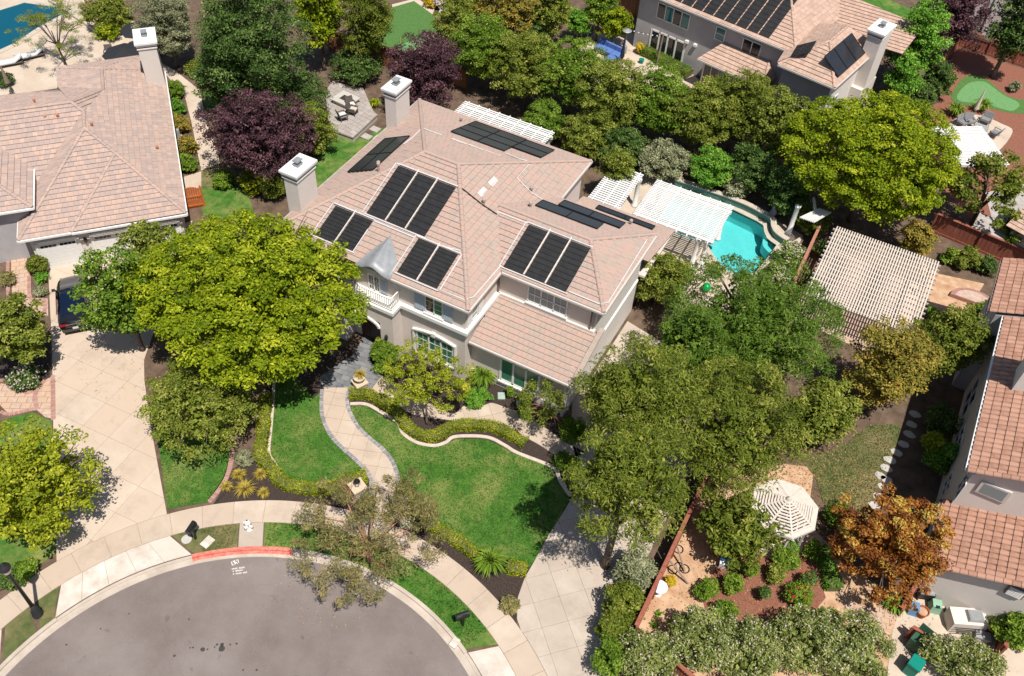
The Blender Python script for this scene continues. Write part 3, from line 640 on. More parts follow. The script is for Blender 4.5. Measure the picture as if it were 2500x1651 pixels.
# ================================================================== main house (axes of the world)
ZE = 6.4
H0 = np.array([-20., 31., 0])
MH = thing('house', 'two-storey beige stucco house with many black solar panels on its roof', 'house', H0)
l_ = lambda x, y, z=0.: (x-H0[0], y-H0[1], z)
def lp(poly): return [(p[0]-H0[0], p[1]-H0[1]) for p in poly]
XL, XR, YF, YB, XE, YRF, YRB = -30.05, -17.08, 30.16, 45.84, -10.7, 33.83, 41.4          # eave lines
FL, FR, BR, BL, PK1, PK2 = l_(XL, YF, ZE), l_(XR, YF, ZE), l_(XR, YB, ZE), l_(XL, YB, ZE), l_(-24.64, 38., 9.03), l_(-22.34, 38., 9.03)
V1, V2, J, RFR, RBR, RPK = l_(XR, YRF, ZE), l_(XR, YRB, ZE), l_(-19.38, 37.62, 7.55), l_(XE, YRF, ZE), l_(XE, YRB, ZE), l_(-13.4, 37.62, 7.55)
rf = Roof(MH, 'roof_tile')
rf.plane([FL, FR, PK2, PK1]); rf.plane([FR, V1, J, PK2]); rf.plane([V2, BR, PK2, J]); rf.plane([BR, BL, PK1, PK2]); rf.plane([BL, FL, PK1])
rf.plane([V1, RFR, RPK, J]); rf.plane([RFR, RBR, RPK]); rf.plane([RBR, V2, J, RPK])
gz0, gz1 = 3.28, 4.24; WG, WM, WR = 31.2, 30.5, 34.17            # front walls: garage, main, upper right
GA, GB, GC, GD = l_(-17.3, 30.8, gz0), l_(-10.72, 30.8, gz0), l_(-10.72, WR-.02, gz1), l_(-17.3, WR-.02, gz1)
rf.plane([GA, GB, GC, GD])
LA, LB, LC, LD = l_(-10.75, 46.05, 3.2), l_(-17.4, 46.05, 3.2), l_(-17.4, 41.06, 4.38), l_(-10.75, 41.06, 4.38)
rf.plane([LA, LB, LC, LD])
for p, q in ((FL, PK1), (BL, PK1), (FR, PK2), (BR, PK2), (PK1, PK2), (J, RPK), (RFR, RPK), (RBR, RPK)): rf.cap(p, q)
rf.finish(); PLF, PLR1, PLR2, PLB, PLL, PRF, PRE, PRB, PG, PLO = rf.pl
XW, XS = -17.42, -11.2                                            # right walls of the main block and of the wing
MB().prism(lp([(-29.7, WM), (XW, WM), (XW, 45.45), (-29.7, 45.45)]), 0, ZE-.2).build('wall', 'stucco', MH)
MB().prism(lp([(XW, WR), (XS-.15, WR), (XS-.15, 41.05), (XW, 41.05)]), 0, ZE-.2).build('wall', 'stucco', MH)
b = MB(); y0, y1 = WG, WR-.002; zz0 = 3.12; zz1 = 4.08
b.add([l_(x, y, z) for x in (XW+.01, XS-.16) for (y, z) in ((y0, 0), (y1, 0), (y1, zz1), (y0, zz0))], [(3, 2, 1, 0), (4, 5, 6, 7), (0, 4, 7, 3), (3, 7, 6, 2)]); b.build('wall', 'stucco', MH)
b = MB(); b.add([l_(x, y, z) for x in (XS-.155, XS+.02) for (y, z) in ((31.0, 0), (34.4, 0), (34.4, 4.32), (31.0, 3.36))], [(3, 2, 1, 0), (4, 5, 6, 7), (0, 4, 7, 3), (3, 7, 6, 2), (2, 6, 5, 1)]); b.build('side_wall', 'stucco_white', MH)
MB().beam(l_(XE-.12, 30.72, 3.38), l_(XE-.12, 34.5, 4.46), .30, .12).build('rake_board', 'roof_tile', MH)
MB().prism(lp([(XS-.151, 34.41), (XS+.02, 34.41), (XS+.02, 41.04), (XS-.151, 41.04)]), 0, ZE-.21).build('side_wall', 'stucco_white', MH)
MB().prism(lp([(XS+.02, 31.2), (XS+.12, 31.2), (XS+.12, 40.9), (XS+.02, 40.9)]), 2.7, 2.9, bottom=True).build('belt_course', 'trim_white', MH)
MB().prism(lp([(XW, 41.051), (XS-.16, 41.051), (XS-.16, 45.7), (XW, 45.7)]), 0, 3.1).build('wall', 'stucco_white', MH)
eaves(MH, lp([(XL+.05, YF+.06), (XR-.06, YF+.06), (XR-.06, YRF+.07), (XE-.06, YRF+.07), (XE-.06, YRB-.07), (XR-.06, YRB-.07), (XR-.06, YB-.06), (XL+.05, YB-.06)]), ZE-.2, ZE-.04, 'stucco')
eaves(MH, lp([(-17.25, 30.86), (XS-.01, 30.86), (XS-.01, WG-.01), (-17.25, WG-.01)]), gz0-.2, gz0-.05, 'stucco')
eaves(MH, lp([(-17.35, 41.1), (-10.8, 41.1), (-10.8, 46.0), (-17.35, 46.0)]), 2.98, 3.14, 'stucco')
zg = ZE-.05
gutter(MH, [l_(XL-.05, YF-.05, zg), l_(-25.2, YF-.05, zg)], 'roof_tile'); gutter(MH, [l_(-22.9, YF-.05, zg), l_(XR+.06, YF-.05, zg), l_(XR+.06, YRF-.06, zg)]); gutter(MH, [l_(XR+.06, YRF-.06, zg), l_(XE+.06, YRF-.06, zg), l_(XE+.06, YRB+.06, zg)])
gutter(MH, [l_(XR+.06, YRB+.1, zg), l_(XR+.06, YB+.06, zg), l_(XL-.06, YB+.06, zg), l_(XL-.06, YF, zg)]); gutter(MH, [l_(-17.3, 30.74, gz0-.04), l_(-10.75, 30.74, gz0-.04)])
gutter(MH, [l_(-17.4, 46.11, 3.14), l_(-10.7, 46.11, 3.14)])
chimney(MH, -30.3-H0[0], -29.35-H0[0], 31.85-H0[1], 33.5-H0[1], 0, 9.4, 'stucco_pale')
chimney(MH, -30.15-H0[0], -29.3-H0[0], 41.95-H0[1], 43.5-H0[1], 0, 9.4, 'stucco_pale')
# solar
K1 = lambda x, y: (680+x*.17219, 160+y*.17219)
K2_ = lambda x, y: (1060+x*.18526, 220+y*.18526)
K3 = lambda x, y: (700+x*.18526, 380+y*.18526)
K4 = lambda x, y: (1100+x*.21895, 460+y*.21895)
K5 = lambda x, y: (860+x*.17219, 560+y*.17219)
K6 = lambda x, y: (980+x*.21053, 700+y*.21053)
def hot(pl, f, pts, n):
    uv = uvrect(pl, [f(*p) for p in pts], H0); panel_grid(MH, pl, uv, n, 1, 'solar_heating_panel', 'collector_mat', gap=.13)
    o, u, v, nn = pl; b = MB(); pt = lambda x, y, z=.13: o+u*x+v*y+nn*z
    MB().tube([pt(uv[0]-.15, uv[3]+.1), pt(uv[1]+.1, uv[3]+.1)], .04, 6).build('header_pipe', 'pipe_white', MH); MB().tube([pt(uv[0]-.1, uv[2]-.1), pt(uv[1]+.15, uv[2]-.1)], .035, 6).build('header_pipe', 'pipe_white', MH)
    b = MB()
    for k in range(1, n): x = uv[0]+(uv[1]-uv[0]+.13)*k/n-.065; MB().tube([pt(x, uv[2]), pt(x, uv[3]+.22)], .03, 5).build('riser_pipe', 'stucco_white', MH)
    MB().tube([pt(uv[0]-.22, uv[2]-.1), pt(uv[0]-.22, uv[3]+.1)], .028, 5).build('riser_pipe', 'pipe_white', MH)
    return uv
hot(PLF, K3, [(1480, 140), (2230, 420), (1040, 760), (1820, 1060)], 3)
hot(PLF, K3, [(640, 665), (1150, 860), (395, 1030), (850, 1275)], 2)
uvL = hot(PLF, K5, [(940, 125), (1490, 360), (640, 605), (1200, 850)], 2)
uvR = hot(PRF, K4, [(860, 395), (1540, 665), (605, 880), (1305, 1160)], 3)
def pv(pl, f, pts, nu, nv): uv = uvrect(pl, [f(*p) for p in pts], H0); panel_grid(MH, pl, uv, nu, nv, 'solar_panel', 'pv_glass', gap=.025, lift=.16, th=.05, frame='pv_frame'); return uv
pv(PLL, K1, [(1510, 1050), (1860, 1015), (1350, 1490), (990, 1525)], 2, 2)
pv(PLB, K2_, [(540, 420), (1185, 660), (230, 560), (935, 825)], 2, 3)
pv(PLB, K2_, [(1200, 670), (1580, 800), (1045, 765), (1405, 905)], 1, 2)
pv(PRB, K4, [(1025, 140), (1700, 400), (945, 200), (1635, 465)], 2, 1)
pv(PRB, K4, [(1280, 142), (1940, 400), (1205, 180), (1875, 465)], 2, 1)
pv(PLO, K4, [(1655, 200), (2280, 430), (1610, 230), (2250, 470)], 2, 1)
def roofpipe(pl, f, pts, r=.028, m='pipe_white', lift=.1):
    o, u, v, n = pl; O = np.array(o)+H0
    MB().tube([gpl(*f(*p), O+n*lift, n)-H0 for p in pts], r, 6).build('pipe', m, MH)
roofpipe(PLF, K5, [(220, 0), (0, 330)]); roofpipe(PLF, K3, [(1155, 860), (1690, 1080)], .045); roofpipe(PLF, K5, [(1210, 225), (1520, 300), (1545, 370), (1240, 860), (1590, 1000)], .035)
roofpipe(PLR1, K5, [(1620, 985), (1720, 960), (2110, 510)], .035); roofpipe(PLR1, K4, [(130, 0), (350, 175), (520, 290)], .03, 'pipe_black', .13)
roofpipe(PRF, K4, [(520, 260), (830, 380), (860, 390)], .035); roofpipe(PRF, K4, [(1320, 1150), (1660, 1290)], .035); roofpipe(PRE, K4, [(1680, 1290), (1760, 1270), (2190, 570)], .035)
roofpipe(PLL, K1, [(1770, 1120), (1900, 1020), (2010, 910)], .028); roofpipe(PLB, K1, [(2050, 890), (2320, 990)], .028); roofpipe(PLB, K2_, [(940, 830), (1130, 910), (1260, 940)], .028)
roofpipe(PLR2, K2_, [(1250, 980), (1090, 1160), (1270, 1340), (1430, 1450)], .028)
def vent(par, P, r=.08, h=.4, m='terracotta'): MB().lathe([(r, -.2), (r, h), (r*1.6, h), (r*1.6, h+.12), (r*.6, h+.18)], P, 10).build('roof_vent', m, par)
for pl, f, p in ((PLL, K1, (1420, 1440)), (PLB, K2_, (355, 430)), (PLR1, K4, (370, 180)), (PRB, K4, (890, 215)), (PRB, K4, (2005, 410)), (PLF, K3, (1210, 170)), (PLR2, K2_, (1280, 1350))):
    vent(MH, gpl(*f(*p), np.array(pl[0])+H0, pl[3])-H0, .07, .28, 'roof_tile')
for f, p in ((K2_, (330, 690)), (K2_, (550, 765)), (K2_, (770, 840)), (K2_, (770, 1215)), (K2_, (630, 1350))):       # newer paler tiles
    pl = PLB if p[1] < 1000 else PLR2; c = gpl(*f(*p), np.array(pl[0])+H0, pl[3])-H0; o, u, v, n = pl
    wq = (.55, .2) if p[1] < 1000 else (.36, .36)
    MB().add([c+u*a*wq[0]+v*d*wq[1]+n*.075 for a, d in ((-1, -.5), (1, -.5), (1, .5), (-1, .5))], [(0, 1, 2, 3)]).build('flat_roof_vent', 'stucco_pale', MH)
# curved metal hood over the balcony door
xa, xb = gy(*K5(15, 325), YF-.2)[0], gy(*K5(530, 548), YF-.2)[0]; N = 24; k_ = (9.03-6.4)/7.84; hump = lambda t: .10+.40*math.exp(-((t-.46)/.24)**2)
Ap = gpl(*K5(545, 92), np.array(PLF[0])+H0+np.array([0, 0, .1]), PLF[3])-H0; b = MB(); M_ = 7
for i in range(N+1):
    t = i/N; x = xa+(xb-xa)*t; h = hump(t); f0 = np.array(l_(x, YF-.2, ZE+h)); b.v.append(l_(x, YF-.2, ZE+h-.11))
    for k in range(M_):
        s = k/(M_-1); p = f0*(1-s)+Ap*s; zr = ZE+max(0, (p[1]+H0[1]-YF))*k_+.10; p[2] = max(p[2]+.05*math.sin(math.pi*s), zr if s > .02 else p[2]); b.v.append(tuple(p))
for i in range(N):
    for k in range(M_): o = i*(M_+1)+k; b.f.append((o, o+M_+1, o+M_+2, o+1)); b.t.append(0)
Rr = gpl(*K5(640, 440), np.array(PLF[0])+H0+np.array([0, 0, .06]), PLF[3])-H0; e0 = len(b.v)-M_; b.v += [tuple(Rr), tuple((np.array(b.v[e0])+Rr)/2)]
for k in range(M_-1): b.f.append((e0+k, len(b.v)-2, e0+k+1)); b.t.append(0)
hood = b.build('metal_hood', 'pale_metal', MH, smooth=True)
b = MB()
for i in range(N):
    t0, t1 = i/N, (i+1)/N; xs = [xa+(xb-xa)*t for t in (t0, t1)]
    b.add([l_(xs[0], YF+.02, ZE-.45), l_(xs[1], YF+.02, ZE-.45), l_(xs[1], YF+.02, ZE+hump(t1)-.04), l_(xs[0], YF+.02, ZE+hump(t0)-.04)], [(0, 1, 2, 3)])
b.build('gable_wall', 'stucco', MH)
# ledge, balcony, entry
zl = 4.42; EY = 29.45
led = [(-26.0, EY), (-21.55, EY), (-21.55, WM-.24), (XW+.24, WM-.24), (XW+.24, 34.1), (XW+.002, 34.1), (XW+.002, WM-.002), (-26.0, WM-.002)]
MB().prism(lp(led), zl-.24, zl, bottom=True).build('ledge', 'trim_white', MH)
MB().prism(lp([(-22.6, EY+.13), (-21.7, EY+.13), (-21.7, WM-.001), (-22.6, WM-.001)]), 0, zl-.25).build('entry_pier', 'stucco', MH); MB().prism(lp([(-25.9, EY+.13), (-25.2, EY+.13), (-25.2, WM-.001), (-25.9, WM-.001)]), 0, zl-.25).build('entry_pier', 'stucco', MH)
MB().prism(lp([(-25.199, EY+.13), (-22.601, EY+.13), (-22.601, EY+.43), (-25.199, EY+.43)]), 3.0, zl-.25, bottom=True).build('entry_lintel', 'stucco', MH)
b = MB()
for i in range(12):
    t0, t1 = math.pi*i/12, math.pi*(i+1)/12; b.beam(l_(-23.9-1.25*math.cos(t0), EY+.1, 2.55+.55*math.sin(t0)), l_(-23.9-1.25*math.cos(t1), EY+.1, 2.55+.55*math.sin(t1)), .14, .14)
b.build('entry_arch', 'trim_white', MH)
dr_ = MB().box(l_(-23.9, WM-.03, 1.2), (1.5, .06, 2.4)).build('door', 'wood_door', MH); MB().box(l_(-24.3, WM-.075, 1.3), (.5, .03, 1.8)).build('door_panel', 'wood_door', dr_); MB().box(l_(-23.5, WM-.075, 1.3), (.5, .03, 1.8)).build('door_panel', 'wood_door', dr_)
b = MB(); ry = EY+.14; rx0, rx1 = -25.9, -21.72; zt = zl+.95
for p, q in (((rx0, ry), (rx1, ry)), ((rx1, ry), (rx1, WM-.02)), ((rx0, ry), (rx0, WM-.02))):
    b.beam(l_(*p, zt), l_(*q, zt), .06, .05); b.beam(l_(*p, zl+.10), l_(*q, zl+.10), .05, .05)
rail = b.build('balcony_railing', 'trim_white', MH)
pm_ = MB().box((0, 0, .42), (.035, .035, .84)).mesh('baluster', 'trim_white')
for i in range(29): link('baluster', pm_, rail, loc=l_(rx0+(rx1-rx0)*i/28, ry, zl+.1))
for i in range(1, 6): link('baluster', pm_, rail, loc=l_(rx1, ry+.88*i/6, zl+.1)); link('baluster', pm_, rail, loc=l_(rx0, ry+.88*i/6, zl+.1))
X = (1, 0, 0); NY = (0, -1, 0); NX = (1, 0, 0); Y = (0, 1, 0)
def fw(pxa, pxb, y, z, h, **k):
    """window on a front wall: left/right x from photo pixels"""
    a, b_ = gy(*pxa, y)[0], gy(*pxb, y)[0]; return window(MH, l_(a, y-.004, z), X, NY, b_-a, h, **k)
fw(K5(235, 700), K5(390, 760), WM, zl+.05, 1.8, cols=2, mun=(1, 4), pm='glass_dark', name='balcony_door')
z_w = 4.62; z_h = 1.30
fw(K5(1045, 1165), K5(1285, 1250), WM, z_w, z_h, cols=2, pms=['glass_dark', 'glass_green'], mun=(0, 2), sill=True)
for (pa, pb) in ((K5(392, 700), K5(495, 745)), (K5(890, 1050), K5(1038, 1110)), (K5(1290, 1200), K5(1430, 1260))):
    a, b_ = gy(*pa, WM)[0], gy(*pb, WM)[0]; s_ = MB().box(l_((a+b_)/2, WM-.04, z_w+z_h/2), (b_-a, .07, z_h+.12)).build('shutter', 'shutter_blue', MH)
    sl2 = MB()
    for k in range(14): sl2.box(l_((a+b_)/2, WM-.082, z_w+.05+k*.095), (b_-a-.14, .02, .05))
    sl2.build('louver', 'shutter_blue', s_)
window(MH, l_(XW+.006, 31.15, z_w), Y, NX, .6, 1.3, pm='glass_pale', mun=(0, 3)); MB().box(l_(XW+.05, 32.1, z_w+.65), (.07, .55, 1.4)).build('shutter', 'trim_white', MH); MB().box(l_(XW+.05, 30.85, z_w+.65), (.07, .42, 1.4)).build('shutter', 'trim_white', MH)
ar = fw(K6(190, 700), K6(600, 880), WM, .9, 1.75, cols=3, pm='glass_green', mun=(1, 2), fw=.11, sill=True)
a, b_ = gy(*K6(150, 600), WM)[0], gy(*K6(632, 780), WM)[0]; b = MB()
for i in range(14):
    t0, t1 = i/14, (i+1)/14; f_ = lambda t: l_(a+(b_-a)*t, WM-.09, 2.74+.24*math.sin(math.pi*t))
    b.beam(f_(t0), f_(t1), .16, .11)
b.box(l_((a+b_)/2, WM-.12, 3.0), (.26, .18, .28)); b.build('window_hood', 'trim_white', MH)
[MB().box(l_(q_, WM-.06, 1.8), (.12, .12, 1.95)).build('window_casing', 'trim_white', MH) for q_ in (a+.02, b_-.02)]
fw(K6(1155, 930), K6(1595, 1130), WG, .72, 1.85, cols=3, pms=['glass_green', 'glass_green', 'glass_green'], fw=.13, sill=True, mun=(0, 0))
MB().box(l_(-14.3, WG-.015, .3), (6.1, .05, .5)).build('wall_base', 'stucco', MH)
fw(K4(870, 1150), K4(1300, 1330), WR, 4.66, 1.25, cols=3, rows=2, pm='glass_pale', fw=.09, mun=(1, 0), sill=True)
MB().box(l_(-14.3, WR-.06, 4.36), (6.2, .12, .12)).build('roof_flashing', 'stucco_white', MH)
MB().lathe([(.05, 0), (.10, .08), (.10, .3), (.03, .42)], l_(-22.15, EY+.03, 1.9), 8).build('wall_lantern', 'dark_metal', MH)
for yy, z in ((35.2, 4.7), (37.9, 4.7)): window(MH, l_(XS+.022, yy, z), Y, NX, 1.0, 1.0, pm='glass_pale')
for p in ((XW+.1, WR-.06, ZE-.3), (XS-.25, WR-.06, ZE-.3)): MB().tube([l_(p[0], p[1], 4.4), l_(*p)], .045, 6).build('downpipe', 'gutter_dark', MH)

# ================================================================== left neighbour's house, turned 47 degrees
D = g(454, 521, 3.)[:2]; aN = R(47)
NH = thing('house', 'single-storey house with pale pink tile roof beside the left driveway', 'house', (D[0], D[1], 0), aN)
def nl(px, py, z):
    p = g(px, py, z)[:2]-D; return (p[0]*math.cos(aN)+p[1]*math.sin(aN), -p[0]*math.sin(aN)+p[1]*math.cos(aN), z)
ZN = 3.0
ap1, ap2, ap3, rr3, ap4 = (-3.6, 4.9, 4.9), (-5.2, 6.95, 5.74), (-5.85, 9.6, 6.1), (-4., 12.3, 5.12), (-4., 15.1, 5.12)
nr = Roof(NH, 'roof_tile_pink')
E_ = lambda s, t: (s, t, ZN-.53*s)
nr.plane([(0, 0, ZN), (0, 17.4, ZN), E_(-4, 15.1), E_(-4, 12.3), E_(-3.6, 4.9)]); Qn = (-5.19, 8.87, 5.75); nr.plane([E_(-3.6, 4.9), E_(-4, 12.3), Qn, ap2]); nr.plane([E_(-4, 12.3), E_(-5.85, 9.6), Qn])
nr.plane([(-6.9, 0, ZN), (0, 0, ZN), ap1]); nr.plane([(-9.95, 0, ZN), (-6.9, 0, ZN), ap1, ap2])
nr.plane([(-9.95, 3.1, ZN), (-9.95, 0, ZN), ap2, Qn])
nr.plane([(-14.5, 3.1, ZN), (-9.95, 3.1, ZN), Qn, ap3, (-14.5, 9.6, 6.1)])
nr.plane([(0, 17.4, ZN), (-1.64, 20, ZN), ap4]); f_n, r2n = (-7.3, 17.6, 4.2), (-7.2, 14.9, 4.2)
nr.plane([(-1.64, 20, ZN), f_n, ap4]); nr.plane([f_n, r2n, rr3, ap4])
nr.plane([(-14.5, 15.6, 3.7), r2n, ap3, (-14.5, 9.6, 6.1)]); nr.plane([r2n, rr3, ap3])
# raised left wing
wz = 4.2; wc = nl(79, 507, wz); we = nl(75, 412, wz); wy2 = wc[1]+7.
nr.plane([(wc[0]-7, wc[1], wz), (wc[0], wc[1], wz), (wc[0]-3.4, wc[1]+3.4, wz+1.5), (wc[0]-7, wc[1]+3.4, wz+1.5)]); nr.plane([(wc[0], wc[1], wz), (wc[0], wy2, wz), (wc[0]-3.4, wy2, wz+1.5), (wc[0]-3.4, wc[1]+3.4, wz+1.5)])
nr.plane([(wc[0]-7, wc[1]+7, wz), (wc[0]-7, wc[1]+3.4, wz+1.5), (wc[0]-3.4, wc[1]+3.4, wz+1.5), (wc[0]-3.4, wy2, wz+1.45)])
for p, q in (((0, 0, ZN), ap1), ((-6.9, 0, ZN), ap1), (ap1, ap2), ((-9.95, 0, ZN), ap2), (ap2, Qn), (Qn, ap3), (ap3, (-14.5, 9.6, 6.1)), ((0, 17.4, ZN), ap4), (rr3, ap4), (f_n, ap4), (ap3, rr3), (wc, (wc[0]-3.4, wc[1]+3.4, wz+1.5))): nr.cap(p, q)
nr.finish()
MB().prism([(-9.5, .45), (-.4, .45), (-.4, 17.2), (-1.9, 19.6), (-7, 17.2), (-7, 14.6), (-14.5, 14.6), (-14.5, 3.5), (-9.5, 3.5)], 0, 2.86).build('wall', 'stucco_pale', NH)
MB().prism([(wc[0]-7, wc[1]+.4), (wc[0]-.4, wc[1]+.4), (wc[0]-.4, wy2-.4), (wc[0]-7, wy2-.4)], 0, wz-.12).build('wall', 'stucco_grey', NH)
eaves(NH, [(-9.9, .05), (-.05, .05), (-.05, 17.3), (-1.7, 19.9), (-7.2, 17.5), (-7.1, 14.8), (-9.9, 14.8)], 2.84, 2.95, 'stucco_grey')
gutter(NH, [(-9.95, -.05, 2.95), (-6.9, -.05, 2.95)], 'trim_white'); gutter(NH, [(-6.88, -.12, 2.95), (.05, -.12, 2.95), (.05, 17.4, 2.95)], 'trim_white'); gutter(NH, [(-9.99, -.05, 2.95), (-9.99, 3, 2.95)], 'trim_white')
gutter(NH, [(wc[0]-7, wc[1]-.06, wz-.06), (wc[0]+.06, wc[1]-.06, wz-.06), (wc[0]+.06, wy2, wz-.06)], 'trim_white')
def garagedoor(x0, x1):
    gd = MB().box(((x0+x1)/2, .42, 1.08), (x1-x0, .06, 2.16)).build('garage_door', 'trim_white', NH); b = MB()
    b.box((x0-.08, .40, 1.15), (.16, .12, 2.3)).box((x1+.08, .40, 1.15), (.16, .12, 2.3)).box(((x0+x1)/2, .40, 2.26), (x1-x0+.3, .12, .16)); b.build('door_frame', 'trim_white', gd)
    pmesh = MB().box((0, 0, 0), (x1-x0-.05, .02, .26)).mesh('door_panel', 'trim_white')
    for k in range(7): link('door_panel', pmesh, gd, loc=((x0+x1)/2, .385, .16+k*.285))
    wm = MB().box((0, 0, 0), (.21, .02, .16)).mesh('pane', 'glass_dark')
    for s_ in (0, 1):
        for k in range(4): link('pane', wm, gd, loc=(x0+.22+s_*(x1-x0)*.5+k*.24, .37, 1.9))
garagedoor(-9.15, -6.85); garagedoor(-5.9, -3.4); garagedoor(-2.9, -.7)
for x in (-6.35,): MB().lathe([(.06, 0), (.11, .08), (.11, .3), (.03, .42)], (x, .32, 1.75), 8).build('wall_lantern', 'dark_metal', NH)
MB().box((-9.75, 2.2, 1.2), (.5, .1, 2.2)).build('entry_gate', 'wood_door', NH)
chimney(NH, -1.25, 0.0, 15.0, 16.9, 0, 6.8, 'stucco_pale', 'trim_white')
window(NH, (-.395, 11.5, 1.0), Y, NX, 1.4, 1.2, cols=2, pm='glass_dark'); window(NH, (-.395, 5.5, 1.0), Y, NX, 1.4, 1.2, cols=2, pm='glass_dark')
for (px, py, z) in ((85, 250, 5.7), (112, 291, 5.6), (142, 287, 5.7), (65, 300, 5.4), (104, 330, 5.0), (263, 259, 4.7), (385, 365, 3.6), (225, 308, 5.6)): vent(NH, nl(px, py, z), .06, .16)

# ================================================================== house behind, upper right, turned -11 degrees
aU = R(-11); U0 = np.array([-5.9, 65.0]); ZU = 5.4
UH = thing('house', 'grey two-storey house with a tile roof at the top of the picture', 'house', (*U0, 0), aU)
def ul(px, py, z):
    p = g(px, py, z)[:2]-U0; return (p[0]*math.cos(aU)+p[1]*math.sin(aU), -p[0]*math.sin(aU)+p[1]*math.cos(aU), z)
ur = Roof(UH, 'roof_tile_back')
# main wing (left), right wing nearer
mx0, mxr, myf, myb = -19.5, -4.4, 2.35, 14.0
rid = 8.2; my = (myf+myb)/2
ur.plane([(mx0, myf, ZU), (mxr, myf, ZU), (mxr-4.5, my, rid), (mx0, my, rid)]); ur.plane([(mxr, myf, ZU), (mxr, myb, ZU), (mxr-4.5, my, rid)]); ur.plane([(mxr, myb, ZU), (mx0, myb, ZU), (mx0, my, rid), (mxr-4.5, my, rid)])
wx0, wx1, wyf, wyb = -4.7, 0., 0., 8.2; wr = 7.1; wm_ = -2.35
ur.plane([(wx0, wyf, ZU), (wx1, wyf, ZU), (wm_, wyf+2.9, wr)]); ur.plane([(wx1, wyf, ZU), (wx1, wyb, ZU), (wm_, wyb-2.2, wr), (wm_, wyf+2.9, wr)]); ur.plane([(wx0-2, wyb, ZU-.6), (wx0, wyf, ZU), (wm_, wyf+2.9, wr), (wm_, wyb-2.2, wr)]); ur.plane([(wx1, wyb, ZU), (wx0, wyb, ZU), (wm_, wyb-2.2, wr)])
ur.plane([(-6.5, 8.0, ZU-.5), (1.6, 9.2, ZU-.5), (1.6, 12.5, ZU+.6), (-6.5, 12.5, ZU+.9)])
pz0, pz1 = 2.7, 3.7
pA, pB, pC = ul(1704, 143, pz0), ul(1837, 199, pz0), ul(1911, 212, pz0)
ur.plane([(pA[0], pA[1], pz0), (pB[0]+1.1, pA[1]-.1, pz0), (pB[0]+.2, myf+.36, pz1), (pA[0]+1.0, myf+.36, pz1)]); ur.plane([(pB[0]+1.1, pA[1]-.1, pz0), (pB[0]+1.1, myf+.36, pz0), (pB[0]+.2, myf+.36, pz1)])
for p, q in (((mxr, myf, ZU), (mxr-4.5, my, rid)), ((wx1, wyf, ZU), (wm_, wyf+2.9, wr)), ((wx0, wyf, ZU), (wm_, wyf+2.9, wr)), ((wm_, wyf+2.9, wr), (wm_, wyb-2.2, wr)), ((mx0, my, rid), (mxr-4.5, my, rid)), ((pB[0]+1.1, pA[1]-.1, pz0), (pB[0]+.2, myf+.36, pz1))): ur.cap(p, q)
ur.finish()
MB().prism([(mx0+.4, myf+.4), (mxr-.4, myf+.4), (mxr-.4, myb-.4), (mx0+.4, myb-.4)], 0, ZU-.1).build('wall', 'stucco_grey', UH)
MB().prism([(wx0+.3, wyf+.4), (wx1-.4, wyf+.4), (wx1-.4, wyb-.4), (wx0+.3, wyb-.4)], 0, ZU-.12).build('wall', 'stucco_grey', UH)
MB().prism([(pA[0]+.4, pA[1]+.4), (pB[0]+.7, pA[1]+.4), (pB[0]+.7, myf+.39), (pA[0]+.4, myf+.39)], 0, pz0-.05).build('porch_wall', 'stucco_grey', UH)
eaves(UH, [(mx0, myf+.05), (mxr-.05, myf+.05), (mxr-.05, myb), (mx0, myb)], ZU-.16, ZU-.05, 'stucco_grey'); eaves(UH, [(wx0, .05), (-.05, .05), (-.05, wyb), (wx0, wyb)], ZU-.18, ZU-.06, 'stucco_grey')
gutter(UH, [(mx0, myf-.06, ZU-.04), (mxr, myf-.06, ZU-.04)]); gutter(UH, [(wx0, -.06, ZU-.04), (.06, -.06, ZU-.04), (.06, wyb, ZU-.04)]); gutter(UH, [(pA[0], pA[1]-.06, pz0-.04), (pB[0]+1.1, pA[1]-.16, pz0-.04)])
PU_ = ur.pl
uvm = (.3, 14.2, .5, 5.6); o, u, v, n = PU_[0]; cu = [float(np.dot(np.array(p)-o, u)) for p in ((mx0, myf, ZU), (mxr, myf, ZU))]
panel_grid(UH, PU_[0], (min(cu)+.3, max(cu)-2.6, .35, 4.6), 12, 1, 'solar_heating_panel', 'collector_mat', gap=.1)
o, u, v, n = PU_[4]; cu = [float(np.dot(np.array(p)-o, u)) for p in ((wx1, wyf, ZU), (wx1, wyb, ZU))]
panel_grid(UH, PU_[4], (min(cu)+.9, max(cu)-2.6, .45, 2.3), 3, 1, 'solar_panel', 'pv_glass', gap=.05, frame='pv_frame', lift=.2)
o, u, v, n = PU_[5]; cu = [float(np.dot(np.array(p)-o, u)) for p in ((wx0, wyf, ZU), (wm_, wyb-2.2, wr))]
panel_grid(UH, PU_[5], (min(cu)+2.4, max(cu)-.4, .9, 2.4), 4, 1, 'solar_heating_panel', 'collector_mat', gap=.08)
def uw(pxa, pxb, z, h, y=None, **k):
    y = myf+.396 if y is None else y
    def hit(px):
        # local x where the pixel meets the wall plane y
        d = ray(*px); nn = np.array([-math.sin(aU), math.cos(aU), 0]); p0 = np.array([U0[0]-math.sin(aU)*y, U0[1]+math.cos(aU)*y, 0]); P = CAM+d*(np.dot(p0-CAM, nn)/np.dot(d, nn)); q = P[:2]-U0; return q[0]*math.cos(aU)+q[1]*math.sin(aU)
    a, b_ = hit(pxa), hit(pxb); return window(UH, (a, y, z), X, NY, b_-a, h, **k)
uw(r3(1350, 100), r3(1610, 190), 3.5, 1.35, cols=4, pms=['glass_dark', 'glass_teal', 'glass_dark', 'glass_teal'])
